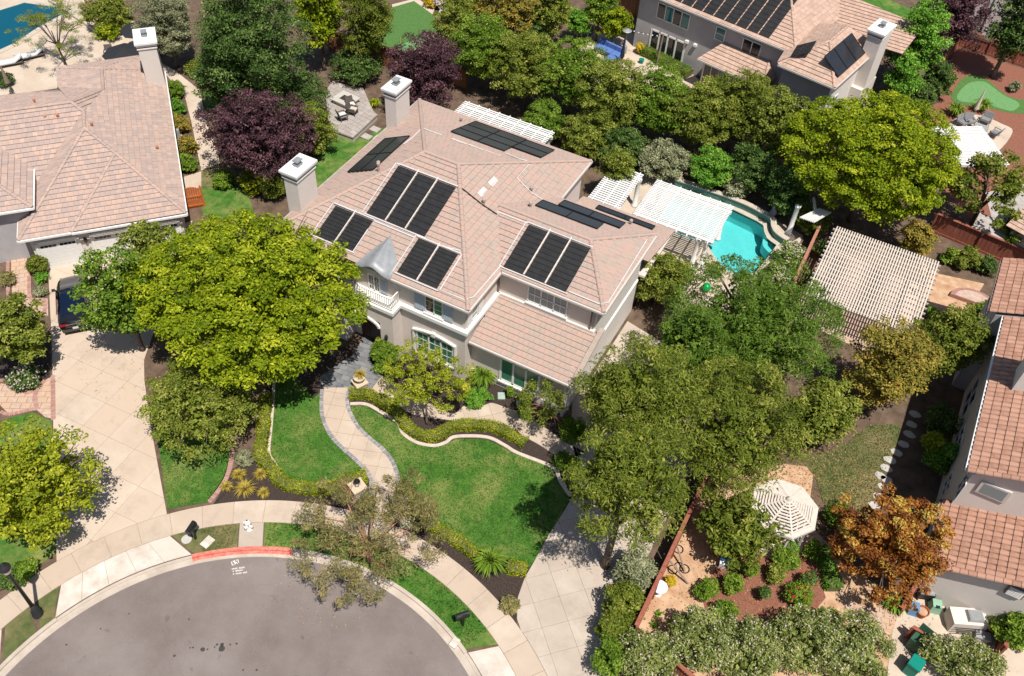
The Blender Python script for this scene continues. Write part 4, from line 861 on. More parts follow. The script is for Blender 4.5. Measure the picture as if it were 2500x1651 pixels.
uw(r3(1825, 270), r3(1900, 300), 3.75, 1.1, rows=2, pm='glass_teal'); uw(r3(2035, 400), r3(2180, 450), 3.45, 1.35, cols=2, pm='glass_dark')
uw(r3(1280, 400), r3(1545, 510), .25, 2.05, cols=4, pm='glass_dark', fw=.14)
uw(r3(1720, 600), r3(1840, 640), .3, 2.0, cols=2, pm='glass_dark', y=pA[1]+.396)
for k in range(3): uw(r4(400+k*95, 740+k*35), r4(475+k*95, 770+k*35), 1.9, 1.5-.05*k, pm='glass_dark', mun=(1, 1), y=.396)
for p in ((1605, 350), (1670, 380)): q = ul(*r3(*p), 2.3); MB().box((q[0], myf+.3, 2.55), (.3, .22, .22)).build('wall_light', 'trim_white', UH)
cq = ul(2155, 66, 7.6); chimney(UH, cq[0]-.6, cq[0]+.55, cq[1]-1.0, cq[1]+1.0, 0, 7.6, 'stucco_pale', 'trim_white')
MB().prism([(cq[0]-1.1, cq[1]-1.4), (cq[0]+.56, cq[1]-1.4), (cq[0]+.56, cq[1]+1.4), (cq[0]-1.1, cq[1]+1.4)], 0, 2.9).build('chimney_base', 'stucco_pale', UH)
MB().prism([(wx1-.39, .5), (wx1-.36, .5), (wx1-.36, wyb-.6), (wx1-.39, wyb-.6)], 0, ZU-.2).build('side_wall', 'stucco_white', UH)
window(UH, (wx1-.355, 1.8, 2.0), Y, NX, .9, 1.5, pm='glass_pale')

# ================================================================== right neighbour's house
RH = thing('house', 'cream stucco house with red barrel tile roof along the right edge', 'house', (12., 36., 0))
k_ = lambda x, y, z=0.: (x-12., y-36., z)
rr = Roof(RH, 'mission_tile', tw=.33, ex=.42, mission=True)
zR = 6.3
sl_r = .38
rr.plane([k_(8.75, 33.4, zR), k_(8.75, 45.3, zR), k_(18, 45.3, zR+sl_r*9.25), k_(18, 33.4, zR+sl_r*9.25)])
rr.plane([k_(7.95, 45.3, zR), k_(7.95, 50.2, zR), k_(18, 50.2, zR+sl_r*10.05), k_(18, 45.3, zR+sl_r*10.05)])
rr.plane([k_(8.75, 29.75, 3.0), k_(8.75, 33.85, 3.0), k_(18, 33.85, 3.0+sl_r*9.25), k_(18, 29.75, 3.0+sl_r*9.25)])
rr.cap(k_(8.75, 33.36, zR+.04), k_(18, 33.36, zR+.04+sl_r*9.25), .15); rr.cap(k_(8.75, 29.72, 3.04), k_(18, 29.72, 3.04+sl_r*9.25), .16); rr.cap(k_(7.95, 50.2, zR+.04), k_(18, 50.2, zR+.04+sl_r*10.05), .15); rr.cap(k_(8.75, 33.8, 3.04), k_(14, 33.8, 3.04+sl_r*5.25), .12)
rr.finish()
kp = lambda P: [(p[0]-12., p[1]-36.) for p in P]
def slopewall(x0, x1, y0, y1, z0, m, name='wall'):
    b = MB(); zt = lambda x: z0+sl_r*(x-x0)-.12
    b.add([k_(x, y, z) for (x, y) in ((x0, y0), (x1, y0), (x1, y1), (x0, y1)) for z in (0, zt(x))], [(0, 2, 3, 1), (2, 4, 5, 3), (4, 6, 7, 5), (6, 0, 1, 7), (1, 3, 5, 7)]); return b.build(name, m, RH, fix=True)
slopewall(9.1, 18, 33.65, 45.299, zR, 'stucco_pale'); slopewall(8.3, 18, 45.301, 49.9, zR, 'stucco_grey'); slopewall(9.05, 18, 30.0, 33.649, 3.0, 'stucco_pale')
gutter(RH, [k_(8.67, 33.4, zR-.05), k_(8.67, 45.3, zR-.05)], 'trim_white', .12, .1); gutter(RH, [k_(8.67, 29.75, 2.95), k_(8.67, 33.9, 2.95)], 'gutter_dark'); gutter(RH, [k_(7.87, 45.3, zR-.05), k_(7.87, 50.2, zR-.05)], 'gutter_dark')
eaves(RH, kp([(8.7, 33.4), (9.11, 33.4), (9.11, 45.3), (8.7, 45.3)]), zR-.16, zR-.05, 'stucco_grey')
WX = (-1, 0, 0); YM = (0, -1, 0)
for y, z, w_, h in ((44.8, .9, 2.2, 2.0), (41.2, .9, 1.6, 1.4), (37.6, 1.0, 1.2, 1.2), (35.2, 3.9, 1.0, 1.3), (36.9, 4.1, .9, 1.2), (44.5, 4.1, 1.6, 1.3), (41.0, 4.1, 1.2, 1.3)):
    window(RH, k_(9.096, y-.8, z), YM, WX, w_, h, cols=2, rows=2, pm='glass_dark')
window(RH, k_(8.296, 49.4, 3.8), YM, WX, 1.8, 1.5, cols=2, pm='glass_dark')
cR = gx(2440, 905, 11.2); c2 = cR
chimney(RH, 9.75-12, 11.1-12, 39.3-36, 40.9-36, 5.6, 9.0, 'stucco_white', 'stucco_white')
sk = g(2395, 1172, 4.3)
sk_ = MB().prism([(-2.4, -2.352), (-1.0, -2.352), (-1.0, -2.45), (-2.4, -2.45)], 4.9, 5.8, bottom=True).build('window', 'gutter_paint', RH); MB().prism([(-2.25, -2.451), (-1.15, -2.451), (-1.15, -2.46), (-2.25, -2.46)], 5.0, 5.7).build('pane', 'glass_pale', sk_)
v_ = MB().prism([(.2, -6.005), (1.0, -6.005), (1.0, -6.12), (.2, -6.12)], 3.2, 3.9, bottom=True).build('wall_vent', 'gutter_dark', RH)
for k in range(6): MB().box((.6, -6.14, 3.28+k*.11), (.66, .04, .05)).build('vent_slat', 'trim_white', v_)
# ================================================================== foliage
leafmat('leaf_lime', (.095, .16, .006), (.32, .385, .014), (.52, .54, .04), trans=.36)
leafmat('leaf_green', (.065, .14, .012), (.21, .32, .032), (.37, .45, .075), trans=.34)
leafmat('leaf_bright', (0.075, 0.195, 0.018), (0.195, 0.405, 0.045), (0.360, 0.540, 0.090), trans=.32)
leafmat('leaf_dark', (.028, .065, .013), (.115, .19, .042), (.25, .32, .09), trans=.25)
leafmat('leaf_olive', (.085, .125, .012), (.275, .315, .048), (.43, .43, .10), trans=.32)
leafmat('leaf_willow', (.068, .102, .010), (.21, .255, .032), (.36, .35, .075), trans=.32)
leafmat('leaf_willow_green', (.048, .108, .010), (.15, .24, .03), (.26, .33, .065), trans=.32)
leafmat('leaf_hedge', (.135, .185, .010), (.36, .395, .022), (.54, .53, .06), trans=.3)
leafmat('leaf_purple', (0.030, 0.014, 0.019), (0.115, 0.054, 0.065), (0.230, 0.121, 0.135), trans=.15)
leafmat('leaf_grey', (0.145, 0.167, 0.080), (0.334, 0.341, 0.189), (0.478, 0.464, 0.290), trans=.2)
leafmat('leaf_gold', (0.150, 0.150, 0.025), (0.375, 0.300, 0.056), (0.575, 0.362, 0.069), trans=.3)
leafmat('leaf_orange', (.16, .05, .014), (.46, .19, .035), (.55, .42, .09), trans=.3)
leafmat('leaf_sparse', (0.140, 0.140, 0.049), (0.322, 0.280, 0.105), (0.476, 0.364, 0.168), trans=.25)
leafmat('leaf_flower', (.12, .165, .035), (.34, .38, .11), (.46, .47, .18), trans=.3)
leafmat('leaf_ornamental', (0.264, 0.204, 0.036), (0.504, 0.384, 0.072), (0.624, 0.504, 0.132), trans=.3)
leafmat('petal_white', (.50, .42, .36), (.66, .58, .52), (.62, .45, .42), trans=.3)
leafmat('petal_red', (.42, .01, .02), (.60, .02, .03), (.62, .10, .10), trans=.2)
leafmat('petal_yellow', (.55, .38, .02), (.65, .50, .05), trans=.3)
mat('bark', (.09, .065, .05), .95, scale=8, col2=(.18, .135, .105), bump=.8, bscale=30)
mat('bark_red', (.26, .12, .065), .9, scale=8, col2=(.42, .23, .14), bump=.8, bscale=30)
mat('inner_branch', (.07, .075, .03), 1., scale=12, col2=(.14, .13, .06))
def rngs(seed): return np.random.default_rng(seed)
def leaves(P, N, size, asp, rg_, droop=0., fold=.22, jitter=.35):
    """one kite-shaped, folded leaf per point: returns vertices and faces"""
    n = len(P); s = size*(1+jitter*rg_.uniform(-1, 1, n))[:, None]
    a = rg_.normal(size=(n, 3)); a[:, 2] -= droop; a -= N*(a*N).sum(1)[:, None]; a /= np.linalg.norm(a, axis=1)[:, None]+1e-9
    b = np.cross(N, a); w_ = s*asp
    V = np.empty((n, 4, 3)); V[:, 0] = P-a*s*.5; V[:, 1] = P+b*w_*.5+N*s*fold*.5-a*s*.05; V[:, 2] = P+a*s*.5-N*s*.06; V[:, 3] = P-b*w_*.5+N*s*fold*.5-a*s*.05
    return V.reshape(-1, 3), np.arange(4*n).reshape(n, 4)
def unit(v): return v/(np.linalg.norm(v, axis=1)[:, None]+1e-9)
def crown_pts(rg_, nc, rx, ry, rz, low=-.55, depth=.35, lobes=5, shape='dome', lump=.16):
    """clump centres spread through the outer part of a lumpy crown"""
    d = unit(rg_.normal(size=(nc*3, 3))); d = d[d[:, 2] > low][:nc]; nc = len(d)
    lo = unit(rg_.normal(size=(lobes+4, 3))); lo[:, 2] = np.abs(lo[:, 2])*.8
    k = np.max(d@lo.T, axis=1); r = 1-lump+lump*2*np.clip((k-.55)/.45, 0, 1)
    r *= 1-depth*rg_.random(nc)**1.8
    if shape == 'cone': t = (d[:, 2]+1)/2; P = d*r[:, None]; f = np.clip(1.15-.95*t, .08, 1)[:, None]; P[:, :2] *= f; return P*np.array([rx, ry, rz])
    return d*r[:, None]*np.array([rx, ry, rz])
def foliage(parent, name, C, rc, n, size, asp, m, rg_, flat=.65, up=.55, rand=.42, droop=0., hang=0., tintvar=.35, tv2=.25, petals=None, mname='foliage'):
    """clumps of leaves: C clump centres (local), rc clump radius, n leaves per clump"""
    nc = len(C); rad = rc*rg_.uniform(.65, 1.25, nc)
    d = unit(rg_.normal(size=(nc*n, 3))); d[:, 2] = np.where(d[:, 2] < -.35, -d[:, 2]*.6, d[:, 2]); rr_ = rg_.random(nc*n)**.42
    ci = np.repeat(np.arange(nc), n)
    P = C[ci]+d*(rr_*rad[ci])[:, None]*np.array([1, 1, flat]); P[:, 2] -= hang*rad[ci]*(rr_**2)
    N = unit(d*(1-up)+np.array([0, 0, up])+rg_.normal(size=P.shape)*rand)
    N[:, 2] = np.where(N[:, 2] < 0, -N[:, 2]*.5, N[:, 2]); N = unit(N)
    V, Fq = leaves(P, N, size, asp, rg_, droop)
    t = np.clip(.5+tintvar*rg_.normal(size=nc)[ci]*.5+tv2*rg_.normal(size=len(P)), 0, .999)
    me = fastmesh(mname, V, Fq, m, t); o = link(mname, me, parent)
    if petals:
        pm, fr, ps = petals; k = rg_.random(len(P)) < fr; Q = P[k]+d[k]*.04+np.array([0, 0, .03])
        V, Fq = leaves(Q, unit(N[k]+np.array([0, 0, .6])), ps, .9, rg_); link('flowers', fastmesh('flowers', V, Fq, pm, rg_.random(len(Q))), parent)['kind'] = 'stuff'
    return o
def trunk(parent, h, r, C, rg_, nb=9, m='bark', lean=(0, 0), split=.45, thin=.35):
    b = MB(); top = np.array([lean[0], lean[1], h]); mid = top*split+np.array([rg_.uniform(-.1, .1), rg_.uniform(-.1, .1), 0])
    b.tube([(0, 0, -.1), (0, 0, .1*h), mid, top], [r*1.35, r, r*.8, r*.3], 8)
    idx = rg_.permutation(len(C))[:nb]
    for i in idx:
        e = C[i]; s = mid+(top-mid)*rg_.uniform(0, .55); k = s+(e-s)*.5+np.array([0, 0, .12*np.linalg.norm(e-s)])
        b.tube([s, k, s+(e-s)*.92], [r*.5, r*thin, r*.09], 6)
        for _ in range(2):
            e2 = e+rg_.normal(size=3)*.5; b.tube([k, (k+e2)/2+np.array([0, 0, .1]), e2], [r*.26, r*.15, r*.05], 5)
    return b.build('trunk', m, parent, smooth=True)
SEED = [100]
def plant(name, label, cat, px, py, zc, hw, hz, leaf, rc=.55, n=70, size=.17, asp=.55, cov=1.0, dep=None, hd=None, tr=None, group=None, low=-.5, shape='dome', core=True, bark='bark', petals=None, lump=.16, lean=None, base=None, **k):
    """px,py,hw: crown centre and half width in the photo at height zc; hz, hd: half height and half depth in metres"""
    SEED[0] += 1; rg_ = rngs(SEED[0]); Cw = g(px, py, zc); rx = hw*depth(Cw)/F; ry = hd or rx
    T = thing(name, label, cat, (Cw[0], Cw[1], 0) if base is None else (*base, 0), 0, group)
    off = np.array([0, 0, zc]) if base is None else np.array([Cw[0]-base[0], Cw[1]-base[1], zc])
    A = 2*math.pi*(((rx*ry)**1.6+(rx*hz)**1.6+(ry*hz)**1.6)/3)**(1/1.6)*(1 if low < -.3 else .75)
    nc = max(6, int(cov*A*1.25/(math.pi*rc*rc)*2.0))
    C = crown_pts(rg_, nc, max(rx-rc*.6, .1), max(ry-rc*.6, .1), max(hz-rc*.4, .1), low=low, shape=shape, lump=lump, depth=.42)+off
    C = C[C[:, 2] > .12]
    foliage(T, name, C, rc, n, size, asp, leaf, rg_, petals=petals, mname='crown' if cat == 'tree' else 'foliage', **k)
    if core:
        q = unit(rg_.normal(size=(int(A*40)+30, 3)))*(rg_.random((int(A*40)+30, 1))**.5*.68)*np.array([rx, ry, hz])+off; q = q[q[:, 2] > .1]
        V, Fq = leaves(q, unit(rg_.normal(size=q.shape)+np.array([0, 0, .7])), .26, .8, rg_); link('inner_leaves', fastmesh('inner_leaves', V, Fq, leaf, np.clip(.5+.25*rg_.normal(size=len(q)), 0, .99)), T)['kind'] = 'stuff'
    if tr is not None:
        if tr > 0: trunk(T, max(zc+off[2]*0, .5), tr, C, rg_, nb=min(10, len(C)), m=bark, lean=tuple(off[:2]) if base is not None else (lean or (0, 0)))
    return T
def hedge(label, f, pts, wd, h, leaf='leaf_hedge', cat='hedge', size=.09, dens=420, name='hedge', group=None, z0=0., sm=6):
    SEED[0] += 1; rg_ = rngs(SEED[0]); L = smooth(P2(f, pts), sm) if f else smooth(pts, sm); L = resample(L, .12); P = np.array(L); o = P[len(P)//2]
    T = thing(name, label, cat, (o[0], o[1], z0), 0, group); P = P-o; t = np.gradient(P, axis=0); t /= np.linalg.norm(t, axis=1)[:, None]; nr_ = np.c_[-t[:, 1], t[:, 0]]
    ln = np.linalg.norm(np.diff(P, axis=0), axis=1).sum(); n = int(ln*(wd+2*h)*dens)
    i = rg_.integers(0, len(P), n); s = rg_.uniform(-(wd/2+h), wd/2+h, n); lum = 1+.09*np.sin(i*.37+1)+.07*np.sin(i*.91)
    side = np.abs(s) > wd/2; x = np.clip(s, -wd/2, wd/2)*lum; z = np.where(side, h-(np.abs(s)-wd/2), h)*(.93+.12*rg_.random(n)); edge = np.clip((np.abs(x)-wd*.36)/(wd*.14), 0, 1); z = z-edge*.05*(~side)
    Q = np.c_[P[i]+nr_[i]*x[:, None]+rg_.normal(size=(n, 2))*.035, np.maximum(z+rg_.normal(size=n)*.03, .03)]
    N = np.c_[nr_[i]*np.where(side, np.sign(s), 0)[:, None], np.where(side, .25, 1)]+rg_.normal(size=(n, 3))*.55; V, Fq = leaves(Q, unit(N), size, .65, rg_)
    link('foliage', fastmesh('foliage', V, Fq, leaf, np.clip(.45+.22*np.sin(i*.15+Q[:, 0]*3)+.22*rg_.normal(size=n), 0, .99)), T)
    MB().prism(ribbon([tuple(p) for p in P], wd*.86), 0, h*.86).build('inner_branches', 'inner_branch', T)
    return T
def tuft(name, label, cat, px, py, r, h, leaf, n=160, wd=.035, group=None, spread=1., z=0.):
    """arching blades or stalks rising from one root"""
    SEED[0] += 1; rg_ = rngs(SEED[0]); c = g(px, py, z); T = thing(name, label, cat, (c[0], c[1], z), 0, group)
    a = rg_.uniform(0, 2*math.pi, n); q = rg_.random(n)**.6; L = rg_.uniform(.7, 1.1, n); d = np.c_[np.cos(a), np.sin(a)]
    P0 = np.c_[d*(.06*r), np.zeros(n)]; P1 = np.c_[d*(q*r*.55*L)[:, None], h*L*.75]; P2_ = np.c_[d*(q*r*spread*L)[:, None], h*L*(1-.55*q*spread)]
    s = np.c_[-d[:, 1], d[:, 0], np.zeros(n)]*wd/2; V = np.empty((n, 6, 3)); V[:, 0] = P0-s; V[:, 1] = P0+s; V[:, 2] = P1-s; V[:, 3] = P1+s; V[:, 4] = P2_-s*.15; V[:, 5] = P2_+s*.15
    b = np.arange(n)[:, None]*6; Fq = np.concatenate([b+np.array([0, 1, 3, 2]), b+np.array([2, 3, 5, 4])])
    t = rg_.random(n); link('blades', fastmesh('blades', V.reshape(-1, 3), Fq, leaf, np.r_[t, t]), T); return T
def grass(parent_name, poly, m, per, h=.06):
    rg_ = rngs(len(poly)+int(per)); A = np.array(poly); lo, hi = A.min(0), A.max(0); n = int((hi-lo).prod()*per); Q = rg_.uniform(lo, hi, (n, 2)); ok = np.array([inside(p, poly) for p in Q]); Q = Q[ok]; n = len(Q)
    P = np.c_[Q, np.full(n, .03+h*.35)]; N = unit(np.c_[rg_.normal(size=(n, 2))*.9, np.full(n, .7)]); V, Fq = leaves(P, N, h*1.6, .35, rg_)
    o = link(parent_name, fastmesh(parent_name, V, Fq, m, np.clip(.35+.25*rg_.normal(size=n)+.18*np.sin(Q[:, 0]*1.1)*np.cos(Q[:, 1]*.9), 0, .99)), None); o['kind'] = 'stuff'
for pl_, m, d_ in ((lawnA, 'grass_blade', 260), (lawnB, 'grass_blade', 260), (lawnC, 'grass_blade', 240)): grass('grass_blades', pl_, m, d_)
grass('grass_blades', sector(RK+.03, RI-.03, aDR+.02, aH0-.01, 30), 'grass_blade', 260, .07)
grass('grass_blades', sector(RK+.03, RI-.03, aH1+.012, aDL1-.04, 12), 'dry_blade', 200, .07)
grass('grass_blades', P2(q4, [(480, 1090), (720, 1080), (900, 1000), (1080, 860), (1330, 860), (1310, 1000), (1130, 1400), (1060, 1560), (700, 1500), (640, 1300)]), 'dry_blade', 200, .07)

leafmat('fallen_leaf', (.16, .09, .03), (.42, .27, .10), (.58, .42, .20), trans=.1)
def litter(cx, cy, r_, n, z=.065, size=.09, seed=1):
    rg_ = rngs(seed); c = g(cx, cy); a = rg_.uniform(0, 2*math.pi, n); q = r_*np.sqrt(rg_.random(n)); P = np.c_[c[0]+np.cos(a)*q, c[1]+np.sin(a)*q, np.full(n, z)+rg_.random(n)*.02]
    V, Fq = leaves(P, unit(np.c_[rg_.normal(size=(n, 2))*.3, np.ones(n)]), size, .6, rg_); link('leaf_litter', fastmesh('leaf_litter', V, Fq, 'fallen_leaf', rg_.random(n)), None)['kind'] = 'stuff'
litter(2010, 1190, 3.4, 1500, .05, .085, 1); litter(1720, 1420, 3.5, 500, .04, .07, 2); litter(1450, 1290, 3.0, 260, .062, .07, 3); litter(330, 880, 3.2, 240, .062, .07, 4); litter(1860, 1420, 3.2, 700, .05, .07, 5); litter(800, 1400, 3.0, 240, .01-.085, .07, 6); litter(2190, 1440, 2.5, 350, .06, .07, 7); litter(1000, 1330, 2.0, 120, .06, .06, 8)
# ---------------------------------------------------------------- big trees
GB_ = 'trees screening the back boundary'; GW = 'willow-leaved trees by the main driveway'
plant('shade_tree', 'huge lime green spreading tree in front of the main house entrance', 'tree', 612, 722, 5.6, 285, 3.0, 'leaf_lime', hd=5.6, rc=.62, n=125, size=.19, tr=.28, low=-.45, flat=.55, lump=.12, up=.65, rand=.35, cov=1.35)
plant('sweetgum_tree', 'mid green tree leaning over the driveway beside the dark car', 'tree', 305, 735, 4.2, 98, 3.6, 'leaf_green', rc=.5, n=60, size=.2, tr=.13, lump=.3, cov=.8)
plant('sweetgum_tree', 'small yellowing tree in front of the neighbor\'s garage doors', 'tree', 365, 605, 4.6, 66, 1.5, 'leaf_olive', rc=.5, n=60, size=.2, tr=.1, lump=.3, cov=.8)
plant('olive_shrub_tree', 'broad olive green shrubby tree below the lime tree, beside the driveway', 'tree', 500, 985, 2.6, 142, 2.3, 'leaf_olive', rc=.45, n=85, size=.13, tr=.15, lump=.2)
plant('loquat_tree', 'round tree with orange tipped leaves at the left edge, beside the car', 'tree', 40, 815, 3.0, 88, 2.3, 'leaf_olive', rc=.5, n=80, size=.18, tr=.13, lump=.2)
plant('maple_tree', 'large yellow-green tree at the bottom left corner beside the driveway', 'tree', 75, 1190, 3.6, 138, 3.6, 'leaf_hedge', rc=.5, n=70, size=.17, tr=.16, lump=.32, cov=.9)
plant('plum_tree', 'dark purple plum tree left of the main house', 'tree', 625, 330, 4.0, 138, 2.6, 'leaf_purple', rc=.55, n=95, size=.16, tr=.16, lump=.25)
plant('plum_tree', 'dark purple plum tree behind the rear chimney', 'tree', 1035, 185, 4.2, 95, 3.0, 'leaf_purple', rc=.55, n=95, size=.16, tr=.16, lump=.25)
plant('evergreen_tree', 'towering dark green evergreen left of the fire pit patio', 'tree', 600, 120, 6.0, 150, 6.2, 'leaf_dark', rc=.75, n=120, size=.17, tr=.3, lump=.28)
plant('evergreen_tree', 'dark green evergreen with low skirts beside the left side path', 'tree', 545, 190, 3.2, 85, 3.2, 'leaf_dark', rc=.65, n=110, size=.17, tr=.2, lump=.28)
plant('evergreen_tree', 'dark green bush at the foot of the tall evergreen by the fire pit', 'tree', 700, 250, 2.0, 105, 2.0, 'leaf_dark', rc=.6, n=110, size=.16, tr=.15, lump=.25)
plant('olive_tree', 'grey-green feathery tree beside the left chimney', 'tree', 410, 65, 3.6, 78, 3.6, 'leaf_grey', rc=.5, n=130, size=.15, asp=.3, tr=.16, lump=.25)
plant('yellow_tree', 'bright yellow-green tree at the top behind the tall evergreen', 'tree', 778, 45, 4.6, 62, 3.4, 'leaf_lime', rc=.6, n=90, size=.2, tr=.15, lump=.25)
plant('conifer_tree', 'dark olive tree beside the back putting lawn', 'tree', 895, 60, 4.4, 70, 4.0, 'leaf_willow', rc=.55, n=120, size=.16, asp=.35, tr=.2, lump=.25)
plant('shrub', 'dark shrubs shading the back fence behind the fire pit', 'shrub', 870, 165, 1.4, 62, 1.4, 'leaf_dark', rc=.5, n=90, size=.16)
hr = [(1120, 62, 3.0, 66, 2.6, 'leaf_olive', 'leftmost tree of the back row next to the putting lawn'), (1180, 130, 3.2, 85, 3.0, 'leaf_green', 'pale green tree of the back row behind the white roof slats'),
      (1285, 170, 3.4, 92, 3.0, 'leaf_olive', 'rounded tree of the back row behind the end of the roof slats'), (1395, 185, 3.4, 88, 3.2, 'leaf_green', 'bushy tree of the back row below the blue sofa'),
      (1495, 250, 3.4, 88, 3.2, 'leaf_olive', 'tree of the back row between the sofa and the main house'), (1605, 258, 3.4, 88, 3.2, 'leaf_green', 'tree of the back row left of the porch roof'),
      (1700, 285, 3.2, 88, 3.2, 'leaf_olive', 'olive tree of the back row below the porch roof'), (1800, 275, 3.4, 88, 3.4, 'leaf_willow', 'olive brown tree of the back row right of the porch roof'),
      (1905, 320, 3.4, 85, 3.4, 'leaf_olive', 'last tree of the back row beside the big lime tree')]
for x, y, z, w_, h, lf, lb in hr: plant('boundary_tree', lb, 'tree', x, y, z, w_, h, lf, rc=.5, n=105, size=.15, tr=.12, group=GB_, lump=.24)
for x, y, z, w_, h, lf, lb in ((1330, 305, 1.6, 60, 1.8, 'leaf_green', 'green shrub at the right end of the white roof slats'), (1430, 335, 1.7, 72, 1.8, 'leaf_olive', 'low shrub between the back row and the main roof corner'), (1525, 365, 1.5, 66, 1.6, 'leaf_dark', 'dark shrub under the back row left of the pool pergola'),
      (1620, 395, 1.5, 66, 1.5, 'leaf_grey', 'grey-green shrub behind the pool pergola'), (1735, 415, 1.6, 58, 1.7, 'leaf_bright', 'bright green shrub behind the pool'), (1830, 420, 1.8, 68, 2.0, 'leaf_dark', 'dark shrub behind the pool wall'),
      (1505, 430, 2.4, 48, 2.3, 'leaf_olive', 'pale olive bush beside the white side cover'), (1920, 470, 2.2, 60, 2.2, 'leaf_dark', 'dark shrub beside the white columns'), (1795, 460, 1.0, 32, 1.0, 'leaf_grey', 'small grey bush at the pool edge')):
    plant('shrub', lb, 'shrub', x, y, z, w_, h, lf, rc=.42, n=85, size=.15, tr=.06, group='shrubs under the back row')
plant('shade_tree', 'large lime yellow round tree right of the pool', 'tree', 2135, 395, 5.2, 212, 3.9, 'leaf_lime', rc=.6, n=125, size=.19, tr=.25, low=-.5, lump=.12, cov=1.2, flat=.55, up=.65, rand=.35)
plant('young_tree', 'small golden tree at the end of the red board fence', 'tree', 2240, 585, 1.6, 42, 1.5, 'leaf_gold', rc=.4, n=80, size=.16, tr=.06)
plant('cypress_group', 'bright green upright trees beside the upper right chimney', 'tree', 2235, 115, 4.0, 60, 4.2, 'leaf_bright', rc=.6, n=100, size=.2, tr=.15, lump=.3)
plant('cypress_group', 'lower green tree beside the red side fence', 'tree', 2205, 195, 2.4, 48, 2.4, 'leaf_bright', rc=.55, n=90, size=.2, tr=.12, lump=.3)
plant('plum_tree', 'purple street tree beside the rear road', 'tree', 2320, 45, 4.5, 74, 3.6, 'leaf_purple', rc=.6, n=100, size=.2, tr=.2, lump=.3)
plant('street_tree', 'dark green tree at the top right corner', 'tree', 2478, 75, 4.5, 58, 4.2, 'leaf_dark', rc=.6, n=100, size=.2, tr=.2, lump=.3)
plant('magnolia_tree', 'open glossy-leaved tree below the white patio cover', 'tree', 2412, 470, 3.2, 88, 3.2, 'leaf_willow', rc=.5, n=55, size=.24, tr=.14, lump=.3, cov=.75, core=False, bark='bark')
plant('young_tree', 'small round tree in red bark at the right edge', 'tree', 2482, 568, 1.9, 40, 1.4, 'leaf_green', rc=.4, n=80, size=.17, tr=.08)
# willow-leaved group by the driveway
wt = dict(rc=.62, n=120, size=.21, asp=.26, droop=.9, hang=.5, tr=.2, group=GW, lump=.3, flat=.85)
plant('willow_tree', 'deep green willow-leaved tree below the pool', 'tree', 1850, 800, 5.6, 195, 3.6, 'leaf_willow_green', **wt)
plant('willow_tree', 'green willow-leaved tree between the pool and the driveway', 'tree', 1690, 850, 5.4, 115, 3.4, 'leaf_willow_green', **wt)
plant('willow_tree', 'olive willow-leaved tree overhanging the top of the main driveway', 'tree', 1570, 985, 7.2, 145, 3.4, 'leaf_willow', **wt)
plant('willow_tree', 'olive willow-leaved tree between the driveway and the gazebo', 'tree', 1795, 1050, 5.8, 170, 3.4, 'leaf_willow', **wt)
plant('willow_tree', 'olive willow-leaved tree shading the lower driveway', 'tree', 1530, 1165, 8.0, 150, 3.3, 'leaf_willow', **wt)
plant('willow_tree', 'small willow-leaved tree against the garage corner', 'tree', 1475, 960, 3.4, 58, 2.2, 'leaf_willow', **{**wt, 'tr': .1})
plant('willow_tree', 'leafy willow-leaved tree at the left of the gazebo lawn', 'tree', 2010, 1015, 2.6, 90, 2.4, 'leaf_olive', **{**wt, 'tr': .1, 'asp': .4})
plant('privet_shrub', 'tall light green shrub against the white side wall', 'shrub', 1625, 690, 2.0, 70, 2.2, 'leaf_olive', rc=.42, n=95, size=.14, tr=.08)
plant('privet_shrub', 'low green shrub at the back corner of the house', 'shrub', 1575, 640, 1.6, 34, 1.8, 'leaf_green', rc=.4, n=90, size=.14, tr=.05)
plant('maple_tree', 'green and gold tree below the tan pergola', 'tree', 2175, 905, 4.0, 100, 3.4, 'leaf_gold', rc=.5, n=90, size=.17, tr=.13, lump=.3)
plant('maple_tree', 'dense green tree between the tan pergola and the right house', 'tree', 2315, 845, 3.6, 88, 2.8, 'leaf_willow', rc=.5, n=100, size=.16, tr=.13, lump=.25)
plant('maple_tree', 'rusty orange maple beside the right patio', 'tree', 2185, 1335, 3.0, 122, 2.6, 'leaf_orange', rc=.40, n=90, size=.15, tr=.12, lump=.45, cov=.8, tintvar=.7)
plant('loquat_shrub', 'large-leaved green shrub left of the gazebo', 'shrub', 1795, 1300, 1.9, 92, 2.0, 'leaf_willow', rc=.45, n=42, size=.27, asp=.36, tr=.1, lump=.3)
plant('citrus_shrub', 'shaded green shrub beside the right house wall', 'shrub', 2300, 1120, 1.2, 42, 1.3, 'leaf_bright', rc=.4, n=80, size=.16)
plant('citrus_shrub', 'yellow-leaved shrub in the shade beside the stepping stones', 'shrub', 2275, 1080, 1.9, 26, .7, 'leaf_hedge', rc=.35, n=60, size=.16)
plant('shrub', 'dark shrub in the narrow yard beside the right house', 'shrub', 2300, 1030, 1.2, 40, 1.2, 'leaf_dark', rc=.4, n=80, size=.16)
